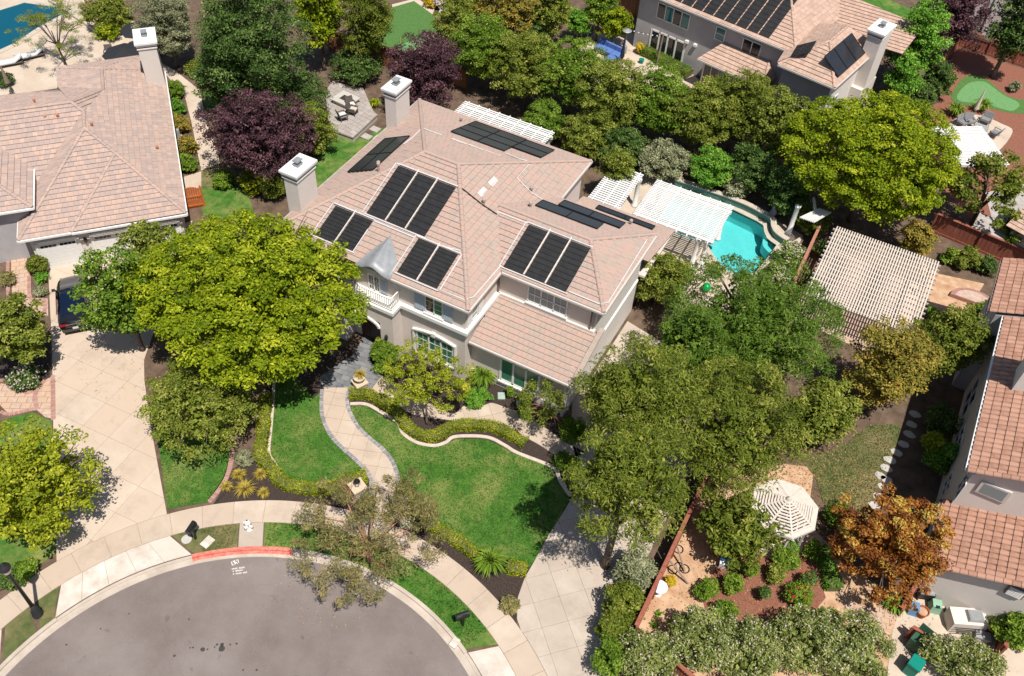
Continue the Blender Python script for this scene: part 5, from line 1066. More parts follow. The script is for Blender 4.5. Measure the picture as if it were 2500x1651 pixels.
# driveway hedge, lower right
for x, y, z, w_, h, lf, lb in ((1558, 1395, 1.3, 56, 1.4, 'leaf_grey', 'grey-green shrub at the top of the driveway fence row'), (1525, 1475, 1.3, 52, 1.4, 'leaf_willow', 'middle shrub of the driveway fence row'), (1500, 1535, 1.1, 45, 1.2, 'leaf_willow', 'lower shrub of the driveway fence row'), (1487, 1612, 1.2, 44, 1.4, 'leaf_green', 'bright green shrub at the bottom edge beside the driveway')):
    plant('viburnum_shrub', lb, 'shrub', x, y, z, w_, h, lf, rc=.35, n=90, size=.13, group='shrubs along the driveway fence')
for x, y, z, w_, h, lb in ((1590, 1610, 1.4, 78, 1.6, 'white-flowering oleander at the fence corner'), (1705, 1570, 1.5, 82, 1.7, 'second flowering oleander from the fence corner'), (1830, 1600, 1.5, 88, 1.7, 'middle flowering oleander at the bottom edge'), (1960, 1560, 1.5, 85, 1.7, 'flowering oleander in front of the red roses'), (2075, 1590, 1.5, 92, 1.8, 'flowering oleander beside the green bins'), (2375, 1610, 1.1, 72, 1.2, 'flowering oleander below the patio grill'), (2290, 1590, 1.0, 45, 1.0, 'small flowering oleander between the bins and the grill')):
    plant('oleander', lb, 'shrub', x, y, z, w_, h, 'leaf_flower', rc=.4, n=95, size=.17, asp=.3, petals=('petal_white', .085, .085), group='oleanders along the bottom edge', lump=.22)
plant('shrub', 'green shrub in the bottom right corner', 'shrub', 2480, 1540, 1.2, 58, 1.4, 'leaf_green', rc=.4, n=80, size=.15)
plant('shrub', 'dark round bush beside the bottom oleanders', 'shrub', 1815, 1545, .8, 32, .9, 'leaf_dark', rc=.3, n=80, size=.12)
# front garden
plant('ornamental_tree', 'small yellow-green tree in the front bed by the arched window', 'tree', 1040, 925, 2.8, 98, 1.2, 'leaf_hedge', rc=.32, n=75, size=.11, tr=.07, cov=.75, lump=.35, core=False, base=tuple(g(1042, 1035)[:2]))
plant('topiary_bush', 'round clipped bush beside the entry door', 'bush', 940, 858, .95, 37, .9, 'leaf_green', rc=.2, n=70, size=.085, lump=.03, cov=1.6)
plant('topiary_bush', 'round clipped bush beside the left garage door', 'bush', 91, 648, .7, 27, .75, 'leaf_willow', rc=.2, n=60, size=.09, lump=.03, cov=1.6)
plant('laurel_bush', 'bright green low bush under the front window', 'bush', 1165, 972, .45, 34, .5, 'leaf_bright', rc=.22, n=70, size=.10)
plant('multistem_tree', 'thin multi-stemmed tree at the garage corner', 'tree', 1322, 985, 2.4, 62, 1.2, 'leaf_willow', rc=.32, n=60, size=.12, tr=.06, cov=.6, core=False, bark='bark_red', base=tuple(g(1372, 1042)[:2]))
for x, y, w_, lb in ((935, 895, 24, 'small shrub under the round clipped bush'), (1245, 960, 10, 'tiny plant between the green utility lids'), (1285, 1005, 24, 'leafy plant beside the side path'), (1400, 1050, 40, 'shaded shrub at the end of the side path'), (1385, 1130, 35, 'shaded shrub at the driveway edge of the bed')):
    plant('shrub', lb, 'shrub', x, y, .4, w_, .5, 'leaf_green', rc=.22, n=60, size=.1)
hedge('clipped yellow-green hedge curving round the left lawn', q2, [(175, 645), (158, 800), (140, 1000), (125, 1120), (215, 1240), (310, 1350), (480, 1395), (680, 1395), (850, 1335), (985, 1290)], .62, .5, group='clipped front hedges')
hedge('clipped yellow-green hedge winding above the right lawn', q2, [(850, 625), (1000, 632), (1110, 685), (1210, 760), (1290, 860), (1370, 940), (1490, 975), (1600, 945), (1700, 888), (1980, 888), (2110, 935), (2270, 1030)], .55, .5, group='clipped front hedges')
hedge('short clipped hedge beside the right gate pillar', q6, [(1265, 40), (1330, 110), (1375, 210), (1395, 300)], .5, .5, group='clipped front hedges')
hedge('clipped hedge along the sidewalk below the right lawn', q6, [(1490, 345), (1600, 410), (1740, 500), (1860, 590), (1960, 670)], .5, .5, group='clipped front hedges')
hedge('short clipped hedge at the driveway corner', q6, [(2130, 690), (2200, 710), (2280, 720)], .6, .5, group='clipped front hedges')
hedge('bright green box hedge bordering the rose garden', q8, [(640, 560), (700, 640), (740, 760), (775, 880)], .75, .6, leaf='leaf_bright', group='garden hedges'); hedge('short bright green hedge below the gazebo', q8, [(410, 520), (430, 590)], .6, .6, leaf='leaf_bright', group='garden hedges')
hedge('low green hedge below the rear sliding doors', ID, [(1570, 130), (1625, 160), (1680, 190)], 1.0, .7, leaf='leaf_green')
for x, y, r_, lb in ((555, 1195, .45, 'golden grass tuft at the left of the corner bed'), (600, 1200, .75, 'largest golden grass clump in the corner bed'), (638, 1165, .5, 'golden grass clump nearest the hedge'), (645, 1210, .45, 'golden grass clump nearest the sidewalk'), (585, 1165, .5, 'pale grass clump behind the golden ones')):
    tuft('ornamental_grass', lb, 'grass', x, y, r_, .55, 'leaf_ornamental', 220, .03, group='golden grasses')
plant('lavender', 'grey-green low plants above the golden grasses', 'shrub', 595, 1120, .25, 26, .35, 'leaf_grey', rc=.2, n=60, size=.1, asp=.25)
for x, y, lb in ((1178, 925, 'spiky upright shrub with tall stems under the front window'), (1195, 1375, 'spiky upright shrub beside the sidewalk at the driveway corner')):
    tuft('hebe_shrub', lb, 'shrub', x, y+12, 1.0, 1.3, 'leaf_green', 420, .075, group='spiky shrubs', spread=1.)
tuft('spiky_plant', 'dry spiky plant in the rose garden', 'shrub', 1705, 1520, .9, .8, 'leaf_grey', 320, .04); tuft('lily_plant', 'strappy plant beside the patio edge', 'shrub', 2178, 1480, .8, .6, 'leaf_bright', 160, .07)
tuft('bromeliad', 'red-leaved spiky plant behind the pool', 'shrub', 1768, 472, .6, .6, 'leaf_orange', 90, .06); tuft('bromeliad', 'pale spiky plant beside the fire pit patio', 'shrub', 915, 260, .7, .7, 'leaf_lime', 110, .07)
plant('small_shrub', 'dry small shrub at the driveway edge of the sidewalk bed', 'shrub', 1242, 1478, .3, 26, .35, 'leaf_sparse', rc=.18, n=60, size=.09)
# sparse street tree
T_ = plant('tea_tree', 'sparse reddish-branched tree over the sidewalk and street', 'tree', 890, 1290, 2.9, 165, 1.15, 'leaf_sparse', rc=.45, n=150, size=.17, asp=.22, cov=.8, core=False, lump=.4, flat=.5, rand=.9, up=.2, low=-.9, base=tuple(g(905, 1372)[:2]))
rg_ = rngs(77); b = MB(); Tb = g(905, 1372)
cc_ = g(890, 1290, 2.9)-Tb
for k in range(11):
    a = k*2*math.pi/11+rg_.uniform(-.25, .25); e = np.array([cc_[0]+math.cos(a)*rg_.uniform(1.6, 3.4), cc_[1]+math.sin(a)*rg_.uniform(1.4, 3.0), rg_.uniform(1.9, 3.6)]); s = np.array([-.15, .25, rg_.uniform(.7, 1.5)]); m_ = s+(e-s)*.45+rg_.normal(size=3)*.3+np.array([0, 0, .3])
    b.tube([s, m_, m_+(e-m_)*.6+rg_.normal(size=3)*.12, e], [.075, .045, .028, .012], 6)
    for _ in range(6): s2 = m_+(e-m_)*rg_.uniform(0, .8); e2 = s2+rg_.normal(size=3)*np.array([.5, .5, .25])+(e-m_)*.15; b.tube([s2, (s2+e2)/2+rg_.normal(size=3)*.06, e2], [.02, .012, .006], 5)
b.tube([(0, 0, -.1), (-.05, .1, .6), (-.15, .25, 1.4)], [.2, .16, .12], 8); b.build('trunk', 'bark_red', T_, smooth=True)
for x, y, w_, z, h, lb in ((1035, 1235, 42, 2.6, .8, 'wispy golden branch crown over the right hedge corner'), (845, 1195, 34, .35, .5, 'dry shrub below the left gate pillar'), (960, 1245, 30, .3, .4, 'dry shrub below the right gate pillar')):
    plant('tea_shrub', lb, 'shrub', x, y, z, w_, h, 'leaf_sparse', rc=.25, n=70, size=.12, asp=.22, core=False, cov=.6, tr=.03, bark='bark_red')
plant('silver_shrub', 'silvery blue feathery shrub at the end of the walkway', 'shrub', 893, 1225, .5, 24, .5, 'leaf_silver' if 'leaf_silver' in MT else leafmat('leaf_silver', (.20, .25, .27), (.42, .48, .50)), rc=.2, n=80, size=.1, asp=.2, core=False)
plant('white_flower_shrub', 'white flowered low shrub beside the right gate pillar', 'shrub', 988, 1272, .25, 18, .35, 'leaf_green', rc=.16, n=60, size=.08, petals=('petal_white', .3, .1))
# left neighbour
for x, y, w_, h, lf, lb in ((428, 222, 26, .8, 'leaf_green', 'green shrub beside the bend of the left side path'), (430, 262, 24, .7, 'leaf_bright', 'bright bush in the left side bed'), (440, 305, 30, .8, 'leaf_gold', 'gold and red bush in the left side bed'), (460, 355, 28, .8, 'leaf_gold', 'lower golden bush in the left side bed'), (455, 400, 30, .7, 'leaf_green', 'green bush at the end of the left side bed'),
      (480, 170, 32, .6, 'leaf_olive', 'low shrub at the bend under the evergreen'), (545, 440, 30, .6, 'leaf_green', 'small shrub beside the arched orange gate'), (620, 445, 38, .9, 'leaf_hedge', 'yellow-green shrub below the small cypress'), (668, 462, 34, 1.0, 'leaf_olive', 'shrub at the foot of the front chimney'),
      (100, 680, 18, .4, 'leaf_bright', 'leafy plant below the round clipped bush'), (100, 712, 18, .3, 'leaf_grey', 'grey low plant beside the dark car'), (20, 680, 20, .5, 'leaf_sparse', 'dry plant by the entry walk'), (60, 925, 42, .5, 'leaf_dark', 'white flowering groundcover under the orange tipped tree'), (60, 1395, 32, .6, 'leaf_green', 'small shrub at the sidewalk under the corner tree'), (25, 1420, 30, .6, 'leaf_dark', 'dark shrub beside the lamp post')):
    plant('shrub', lb, 'shrub', x, y, h*.8, w_, h, lf, rc=.28, n=70, size=.12, petals=('petal_white', .1, .12) if 'flowering' in lb else None)
plant('cypress_tree', 'small pointed yellow-green cypress beside the front chimney', 'tree', 632, 400, 1.7, 20, 1.9, 'leaf_hedge', rc=.25, n=80, size=.11, shape='cone', lump=.05, tr=.05)
plant('laurel_tree', 'rounded light green shrub tree right of the plum tree', 'tree', 765, 325, 2.0, 55, 2.4, 'leaf_olive', rc=.4, n=95, size=.13, lump=.1, tr=.08)
plant('willow_acacia', 'feathery thin tree over the dark pool at top left', 'tree', 125, 75, 3.2, 92, 2.0, 'leaf_olive', rc=.42, n=90, size=.15, asp=.22, cov=.5, core=False, lump=.35, tr=.1, base=tuple(g(160, 158)[:2]))
for x, y, w_, h, lf, lb in ((270, 40, 55, 1.6, 'leaf_olive', 'loose shrub beside the black parasols'), (265, 75, 34, .8, 'leaf_lime', 'yellow striped leafy plant near the black parasols'), (230, 18, 30, .8, 'leaf_sparse', 'dry shrub at the top edge left of the parasols'), (10, 195, 22, .6, 'leaf_dark', 'small plant beside the lounger')):
    plant('shrub', lb, 'shrub', x, y, h*.8, w_, h, lf, rc=.4, n=80, size=.16)
# top middle
for x, y, z, w_, h, lf, lb in ((1235, 30, 4.0, 75, 3.6, 'leaf_gold', 'drooping golden conifer at the top edge'), (1345, 25, 4.0, 60, 3.2, 'leaf_olive', 'olive tree at the top edge left of the wooden fence'), (1145, 20, 3.0, 45, 2.4, 'leaf_willow', 'drooping tree at the top edge beside the planter'), (1465, 12, 3.4, 42, 2.6, 'leaf_green', 'green tree at the top edge beside the wooden fence'), (1300, 95, 2.0, 50, 2.0, 'leaf_dark', 'dark shrub under the golden conifer')):
    plant('garden_tree', lb, 'tree', x, y, z, w_, h, lf, rc=.5, n=100, size=.17, tr=.12, group='trees along the top edge', lump=.25, hang=.4, droop=.5)
plant('fruit_tree', 'vivid green small tree behind the blue sofa', 'tree', 1415, 58, 1.9, 33, 1.5, 'leaf_bright', rc=.4, n=80, size=.17, tr=.07); plant('fruit_tree', 'yellow-green small tree beside the wooden fence', 'tree', 1498, 62, 1.9, 46, 1.7, 'leaf_lime', rc=.4, n=85, size=.17, tr=.07)
plant('flower_bush', 'yellow flowering bush beside the rear sliding doors', 'bush', 1562, 118, .5, 12, .5, 'petal_yellow', rc=.2, n=60, size=.12); plant('flower_bush', 'white flowering bush by the back planter bowl', 'bush', 1078, 8, .6, 18, .7, 'leaf_green', rc=.25, n=60, size=.13, petals=('petal_white', .5, .2)); plant('flower_bush', 'golden flowering groundcover by the back lawn', 'bush', 1050, 5, .4, 22, .5, 'petal_yellow', rc=.3, n=60, size=.14)
# pool surroundings
for x, y, w_, h, lf, lb in ((1985, 545, 42, 1.2, 'leaf_willow', 'olive bush beside the right white column'), (1930, 625, 38, 1.0, 'leaf_green', 'white flowering bush right of the pool'), (1900, 685, 40, .9, 'leaf_green', 'white flowering bush below the pool'), (2010, 610, 22, .8, 'leaf_dark', 'shaded shrub between the red board fence and the tan pergola'), (1985, 690, 26, .8, 'leaf_dark', 'dark shrub beside the tan pergola'), (1890, 660, 22, .7, 'leaf_olive', 'bush at the pool corner')):
    plant('shrub', lb, 'shrub', x, y, h*.9, w_, h, lf, rc=.3, n=85, size=.13, petals=('petal_white', .2, .1) if 'flowering' in lb else None)
# right yards
for x, y, w_, h, lf, lb in ((2360, 630, 34, .9, 'leaf_olive', 'rose bush beside the small terrace'), (2320, 625, 22, .7, 'leaf_green', 'green bush at the foot of the red board fence'), (2410, 650, 26, .8, 'leaf_dark', 'dark bush at the corner of the right house'), (2400, 755, 18, .6, 'leaf_green', 'small plant beside the brown circular bench'), (2290, 200, 40, 1.8, 'leaf_dark', 'dark spreading shrub at the corner of the red fence'), (2245, 240, 38, 1.3, 'leaf_dark', 'dark shrub inside the red fence'), (2275, 765, 15, .5, 'leaf_bright', 'small green bush at the edge of the tan pergola')):
    plant('shrub', lb, 'shrub', x, y, h*.8, w_, h, lf, rc=.3, n=75, size=.14)
plant('round_bush', 'round grey-green bush beside the putting green', 'bush', 2478, 212, .5, 15, .5, 'leaf_grey', rc=.25, n=70, size=.13, lump=.05)
for x, y, lb in ((2328, 283, 'left small palm beside the round patio'), (2392, 272, 'right small palm beside the round patio')): tuft('small_palm', lb, 'palm', x, y, 1.1, 1.2, 'leaf_green', 130, .1, group='small palms')
# rose garden
rs = [(1725, 1440, 30, 'leaf_green', 'rose bush nearest the bird bath'), (1790, 1425, 28, 'leaf_green', 'rose bush between the plot and the loquat'), (1772, 1490, 30, 'leaf_green', 'rose bush above the dry spiky plant'), (1865, 1450, 18, 'leaf_dark', 'thin rose bush in the bark'), (1895, 1400, 26, 'leaf_olive', 'bare rose bush below the gazebo path'), (1930, 1370, 26, 'leaf_green', 'rose bush beside the short gazebo hedge'), (1905, 1360, 24, 'leaf_green', 'rose bush under the gazebo railing'), (1950, 1455, 36, 'leaf_green', 'red flowering rose bush in the middle of the bark'), (1975, 1420, 22, 'leaf_dark', 'red flowering rose bush beside the box hedge'), (2020, 1515, 34, 'leaf_green', 'red flowering rose bush in front of the oleanders'), (2045, 1260, 32, 'leaf_green', 'pink tinged rose bush right of the gazebo'), (1985, 1345, 26, 'leaf_green', 'bush between the gazebo and the orange maple'), (1835, 1540, 20, 'leaf_dark', 'low dark bush above the oleanders'), (1830, 1390, 20, 'leaf_green', 'bush at the foot of the loquat')]
for x, y, w_, lf, lb in rs: plant('rose_bush', lb, 'bush', x, y, .6, w_, .6, lf, rc=.24, n=60, size=.11, core=False, cov=1.1, group='rose bushes', petals=('petal_red', .012, .17) if 'red' in lb else None)
for x, y in ((1605, 1500), (1596, 1528), (1640, 1525)): pass
for x, y, lb in ((1606, 1503, 'tiny seedling nearest the bird bath'), (1597, 1530, 'tiny seedling at the fence corner'), (1640, 1527, 'tiny seedling beside the dry spiky plant')): tuft('seedling', lb, 'plant', x, y, .35, .3, 'leaf_green', 40, .06, group='seedlings')
plant('flower_bush', 'yellow flowering bush beside the wooden frame', 'bush', 1637, 1420, .4, 15, .4, 'petal_yellow', rc=.18, n=50, size=.09)
# ================================================================== objects
mat('black_paint', (.012, .012, .013), .35, spec=.5); mat('iron', (.035, .035, .038), .45, metal=.3); mat('lamp_glass', (.75, .60, .50), .3)
mat('car_paint', (.008, .008, .010), .12, var=.05, spec=.6, coat=1.); glassmat('car_glass', (.004, .010, .028), .03); mat('tyre', (.012, .012, .012), .9); mat('rim', (.30, .30, .31), .3, metal=.8); mat('tail_red', (.22, .01, .012), .25); mat('chrome', (.6, .6, .62), .15, metal=1.); mat('plate', (.6, .6, .6), .5)
mat('pillar_stucco', (.56, .44, .33), .9, scale=3, bump=.2); mat('red_fence', (.22, .065, .04), .75, scale=5, col2=(.33, .115, .075), tint=(.26, .08, .055)); mat('brown_fence', (.12, .05, .025), .8, scale=5, col2=(.22, .10, .05), tint=(.28, .13, .06))
mat('redwood', (.30, .13, .085), .8, scale=5, col2=(.40, .19, .13)); mat('gate_wood', (.42, .11, .03), .6, scale=5, col2=(.52, .16, .05))
mat('pergola_white', (.74, .73, .71), .6, var=.05); mat('pergola_tan', (.54, .465, .40), .7, scale=4, col2=(.63, .56, .49)); mat('gazebo_paint', (.52, .46, .40), .65, scale=4, col2=(.62, .56, .50))
mat('cushion_white', (.66, .65, .63), .9); mat('wicker', (.10, .085, .075), .9, scale=20); mat('cushion_grey', (.22, .215, .22), .9); mat('sofa_blue', (.09, .17, .42), .9); mat('navy_cloth', (.012, .018, .045), .8); mat('black_cloth', (.022, .023, .027), .85); mat('canvas', (.55, .47, .40), .9)
mat('stone_pale', (.40, .375, .34), .85, scale=6, col2=(.52, .49, .45)); mat('ember', (.035, .03, .028), .95, scale=30); mat('wood_grey', (.25, .19, .15), .9, scale=8); mat('bin_green', (.035, .10, .06), .5); mat('bin_teal', (.0, .20, .15), .5); mat('box_blue', (.10, .25, .44), .5); mat('box_green', (.24, .42, .30), .6); mat('clay', (.32, .09, .045), .8); mat('plastic_white', (.72, .74, .78), .5); mat('plastic_red', (.32, .01, .02), .4); mat('ball_green', (.0, .28, .06), .3); mat('lid_green', (.33, .42, .36), .7); mat('grey_box', (.30, .30, .30), .6); mat('pool_tile', (.04, .16, .14), .4, scale=8, col2=(.10, .26, .22)); mat('pool_plaster', (.26, .60, .58), .6, scale=1.2, col2=(.34, .68, .66)); mat('pool_dark', (.02, .15, .20), .6, var=.1); mat('coping', (.42, .36, .29), .85, scale=4, col2=(.52, .46, .38))
def watermat(name, col, dens):
    m = bpy.data.materials.new(name); m.use_nodes = True; MT[name] = m; n = m.node_tree.nodes; l = m.node_tree.links; b = n['Principled BSDF']
    b.inputs['Base Color'].default_value = (*col, 1); b.inputs['Roughness'].default_value = .04; b.inputs['IOR'].default_value = 1.33; b.inputs['Transmission Weight'].default_value = dens
    no = n.new('ShaderNodeTexNoise'); no.inputs['Scale'].default_value = 3.; bp = n.new('ShaderNodeBump'); bp.inputs['Strength'].default_value = .15; bp.inputs['Distance'].default_value = .02; l.new(no.outputs[0], bp.inputs['Height']); l.new(bp.outputs[0], b.inputs['Normal'])

m = bpy.data.materials.new('pool_water'); m.use_nodes = True; MT['pool_water'] = m; n = m.node_tree.nodes; l = m.node_tree.links; n.remove(n['Principled BSDF'])
tr_ = n.new('ShaderNodeBsdfTransparent'); tr_.inputs[0].default_value = (.52, .90, .92, 1); gl_ = n.new('ShaderNodeBsdfGlossy'); gl_.inputs['Roughness'].default_value = .03; fr = n.new('ShaderNodeFresnel'); fr.inputs[0].default_value = 1.33; mx = n.new('ShaderNodeMixShader')
no = n.new('ShaderNodeTexNoise'); no.inputs['Scale'].default_value = 4.; bp = n.new('ShaderNodeBump'); bp.inputs['Strength'].default_value = .3; bp.inputs['Distance'].default_value = .03; l.new(no.outputs[0], bp.inputs['Height']); l.new(bp.outputs[0], gl_.inputs['Normal']); l.new(bp.outputs[0], fr.inputs['Normal'])
l.new(fr.outputs[0], mx.inputs[0]); l.new(tr_.outputs[0], mx.inputs[1]); l.new(gl_.outputs[0], mx.inputs[2]); l.new(mx.outputs[0], n['Material Output'].inputs[0])
watermat('deep_water', (.005, .10, .16), .2)
def at(px, py, z=0.): p = g(px, py, z); return (p[0], p[1], 0.)
def part(T, name, m, fn, smooth=False, **k): b = MB(); fn(b); return b.build(name, m, T, smooth=smooth, **k)
# ---- lamp post
T = thing('street_lamp', 'black street lamp at the left end of the cul-de-sac', 'lamp', at(93, 1500)); part(T, 'base', 'iron', lambda b: b.lathe([(.26, 0), (.26, .1), (.20, .16), (.22, .4), (.13, .6), (.11, .9)], seg=14), True)
part(T, 'pole', 'iron', lambda b: b.lathe([(.095, .8), (.075, 3.9), (.10, 3.95), (.06, 4.05)], seg=12), True); hd_ = part(T, 'lantern', 'lamp_glass', lambda b: b.lathe([(.10, 4.0), (.17, 4.1), (.22, 4.38), (.20, 4.45)], seg=12), True); part(hd_, 'hood', 'iron', lambda b: b.lathe([(.27, 4.42), (.27, 4.47), (.20, 4.62), (.05, 4.74), (.03, 4.84)], seg=14), True)
T = thing('street_lamp', 'thin street lamp pole on the rear road', 'lamp', at(2392, 78)); part(T, 'pole', 'iron', lambda b: b.lathe([(.16, 0), (.10, .5), (.07, 4.6)], seg=10), True); part(T, 'lantern', 'iron', lambda b: b.lathe([(.1, 4.5), (.28, 4.7), (.28, 5.0), (.05, 5.2)], seg=10), True)
# ---- mailboxes
def mailbox(px, py, rz, lb):
    T = thing('mailbox', lb, 'mailbox', at(px, py), rz, 'black mailboxes'); part(T, 'post', 'black_paint', lambda b: b.box((0, 0, .5), (.1, .1, 1.0)))
    def body(b):
        V = []; k = 8
        for y in (-.32, .30):
            V += [(-.14, y, 1.0), (.14, y, 1.0)]+[(.14*math.cos(math.pi*i/k), y, 1.15+.15*math.sin(math.pi*i/k)) for i in range(k+1)]
        m_ = len(V)//2; b.add(V, [tuple(range(m_-1, -1, -1)), tuple(range(m_, 2*m_))]+[(i, (i+1) % m_, m_+(i+1) % m_, m_+i) for i in range(m_)])
    bd = part(T, 'box', 'black_paint', body); part(bd, 'door', 'iron', lambda b: b.box((0, -.335, 1.13), (.26, .02, .24))); part(bd, 'flag', 'iron', lambda b: b.box((.155, .1, 1.28), (.02, .05, .3)).box((.155, .02, 1.4), (.02, .2, .08)))
mailbox(478, 1316, R(10), 'black mailbox on the dry parkway strip beside the driveway'); mailbox(1130, 1528, R(-38), 'black mailbox on the green parkway strip near the main driveway')
# ---- hydrant and lids
T = thing('fire_hydrant', 'white fire hydrant on its concrete pad behind the red curb', 'hydrant', at(609, 1292)); part(T, 'barrel', 'white_paint', lambda b: b.lathe([(.2, .04), (.2, .1), (.13, .12), (.13, .55), (.17, .57), (.17, .62), (.12, .75), (.04, .8)], seg=14), True); part(T, 'outlet', 'white_paint', lambda b: b.tube([(-.28, 0, .42), (.28, 0, .42)], .07, 10)); part(T, 'outlet', 'white_paint', lambda b: b.tube([(0, 0, .42), (0, -.26, .42)], .09, 10)); part(T, 'cap_nut', 'black_paint', lambda b: b.box((0, 0, .82), (.06, .06, .06)))
for px, py, s, lb, m in ((507, 1325, (.46, .62), 'pale rectangular utility lid beside the mailbox', 'concrete_white'), (1224, 968, (.42, .5), 'green utility lid left of the tiny plant', 'lid_green'), (1269, 986, (.42, .5), 'green utility lid right of the tiny plant', 'lid_green'), (1110, 1570, (.36, .5), 'white square set in the curb', 'concrete_white')):
    tag(MB().box((0, 0, .03), (*s, .06)).build('utility_cover', m), lb, 'lid'); o = bpy.data.objects[[x.name for x in bpy.data.objects if x.name.startswith('utility_cover')][-1]]; o.location = (*g(px, py)[:2], .012 if py < 1500 else .01); o.rotation_euler = (0, 0, R(-5 if py > 1300 else 30)); o['group'] = 'utility lids'
tag(MB().lathe([(.26, 0), (.26, .05), (.2, .055)], at(456, 1318)[:2]+(.012,), 20).build('round_utility_cover', 'stone_pale'), 'round pale utility lid beside the mailbox', 'lid')
# ---- road marks and stains
def stroke(pts, wd=.035): 
    P = [tuple(g(*p, -.096)[:2]) for p in pts]; return MB().prism(ribbon(resample(P, .05), wd), -.099, -.0945)
K7 = lambda x, y: (420+x*.2232, 1260+y*.2232); rg = random.Random(9)
b = MB()
for pts in ([(650, 500), (660, 540), (680, 530)], [(665, 490), (690, 515), (690, 530)], [(680, 485), (700, 520)], [(700, 485), (722, 478), (728, 510)], [(690, 500), (720, 520)]): q = stroke([K7(*p) for p in pts]); b.add(q.v, q.f)
for row, (x0, x1, y) in enumerate(((655, 785, 580), (665, 775, 605), (668, 828, 635))):
    x = x0
    while x < x1:
        yy = y-(x-x0)*.13
        for pts in ([(x, yy+8), (x+2, yy-8)], [(x+2, yy-8), (x+9, yy+7 if rg.random() < .5 else yy-9)], [(x+9, yy+7), (x+10, yy-8)]): q = stroke([K7(*p) for p in pts], .02); b.add(q.v, q.f)
        x += 16+(14 if rg.random() < .2 else 0)
o = b.build('utility_marking', 'white_paint'); o['kind'] = 'structure'
b = MB()
for (x, y, r_) in ((1650, 1350, .12), (1690, 1350, .05), (1806, 1342, .16), (1808, 1310, .09), (1768, 1310, .06), (1875, 1310, .05), (1926, 1303, .06), (1538, 1105, .05), (1748, 1332, .04), (1572, 1335, .05), (1548, 1338, .04), (1420, 1402, .07), (540, 1312, .05), (2090, 1518, .06), (1980, 1518, .05), (1050, 1060, .04), (820, 1182, .04)):
    c = g(*q5(x, y), -.097); b.prism([(c[0]+r_*rg.uniform(.8, 1.1)*math.cos(t*.63), c[1]+r_*rg.uniform(.8, 1.1)*math.sin(t*.63)) for t in range(10)], -.0985, -.0955)
mat('oil', (.055, .048, .047), .7); struct(b.build('oil_stains', 'oil'))
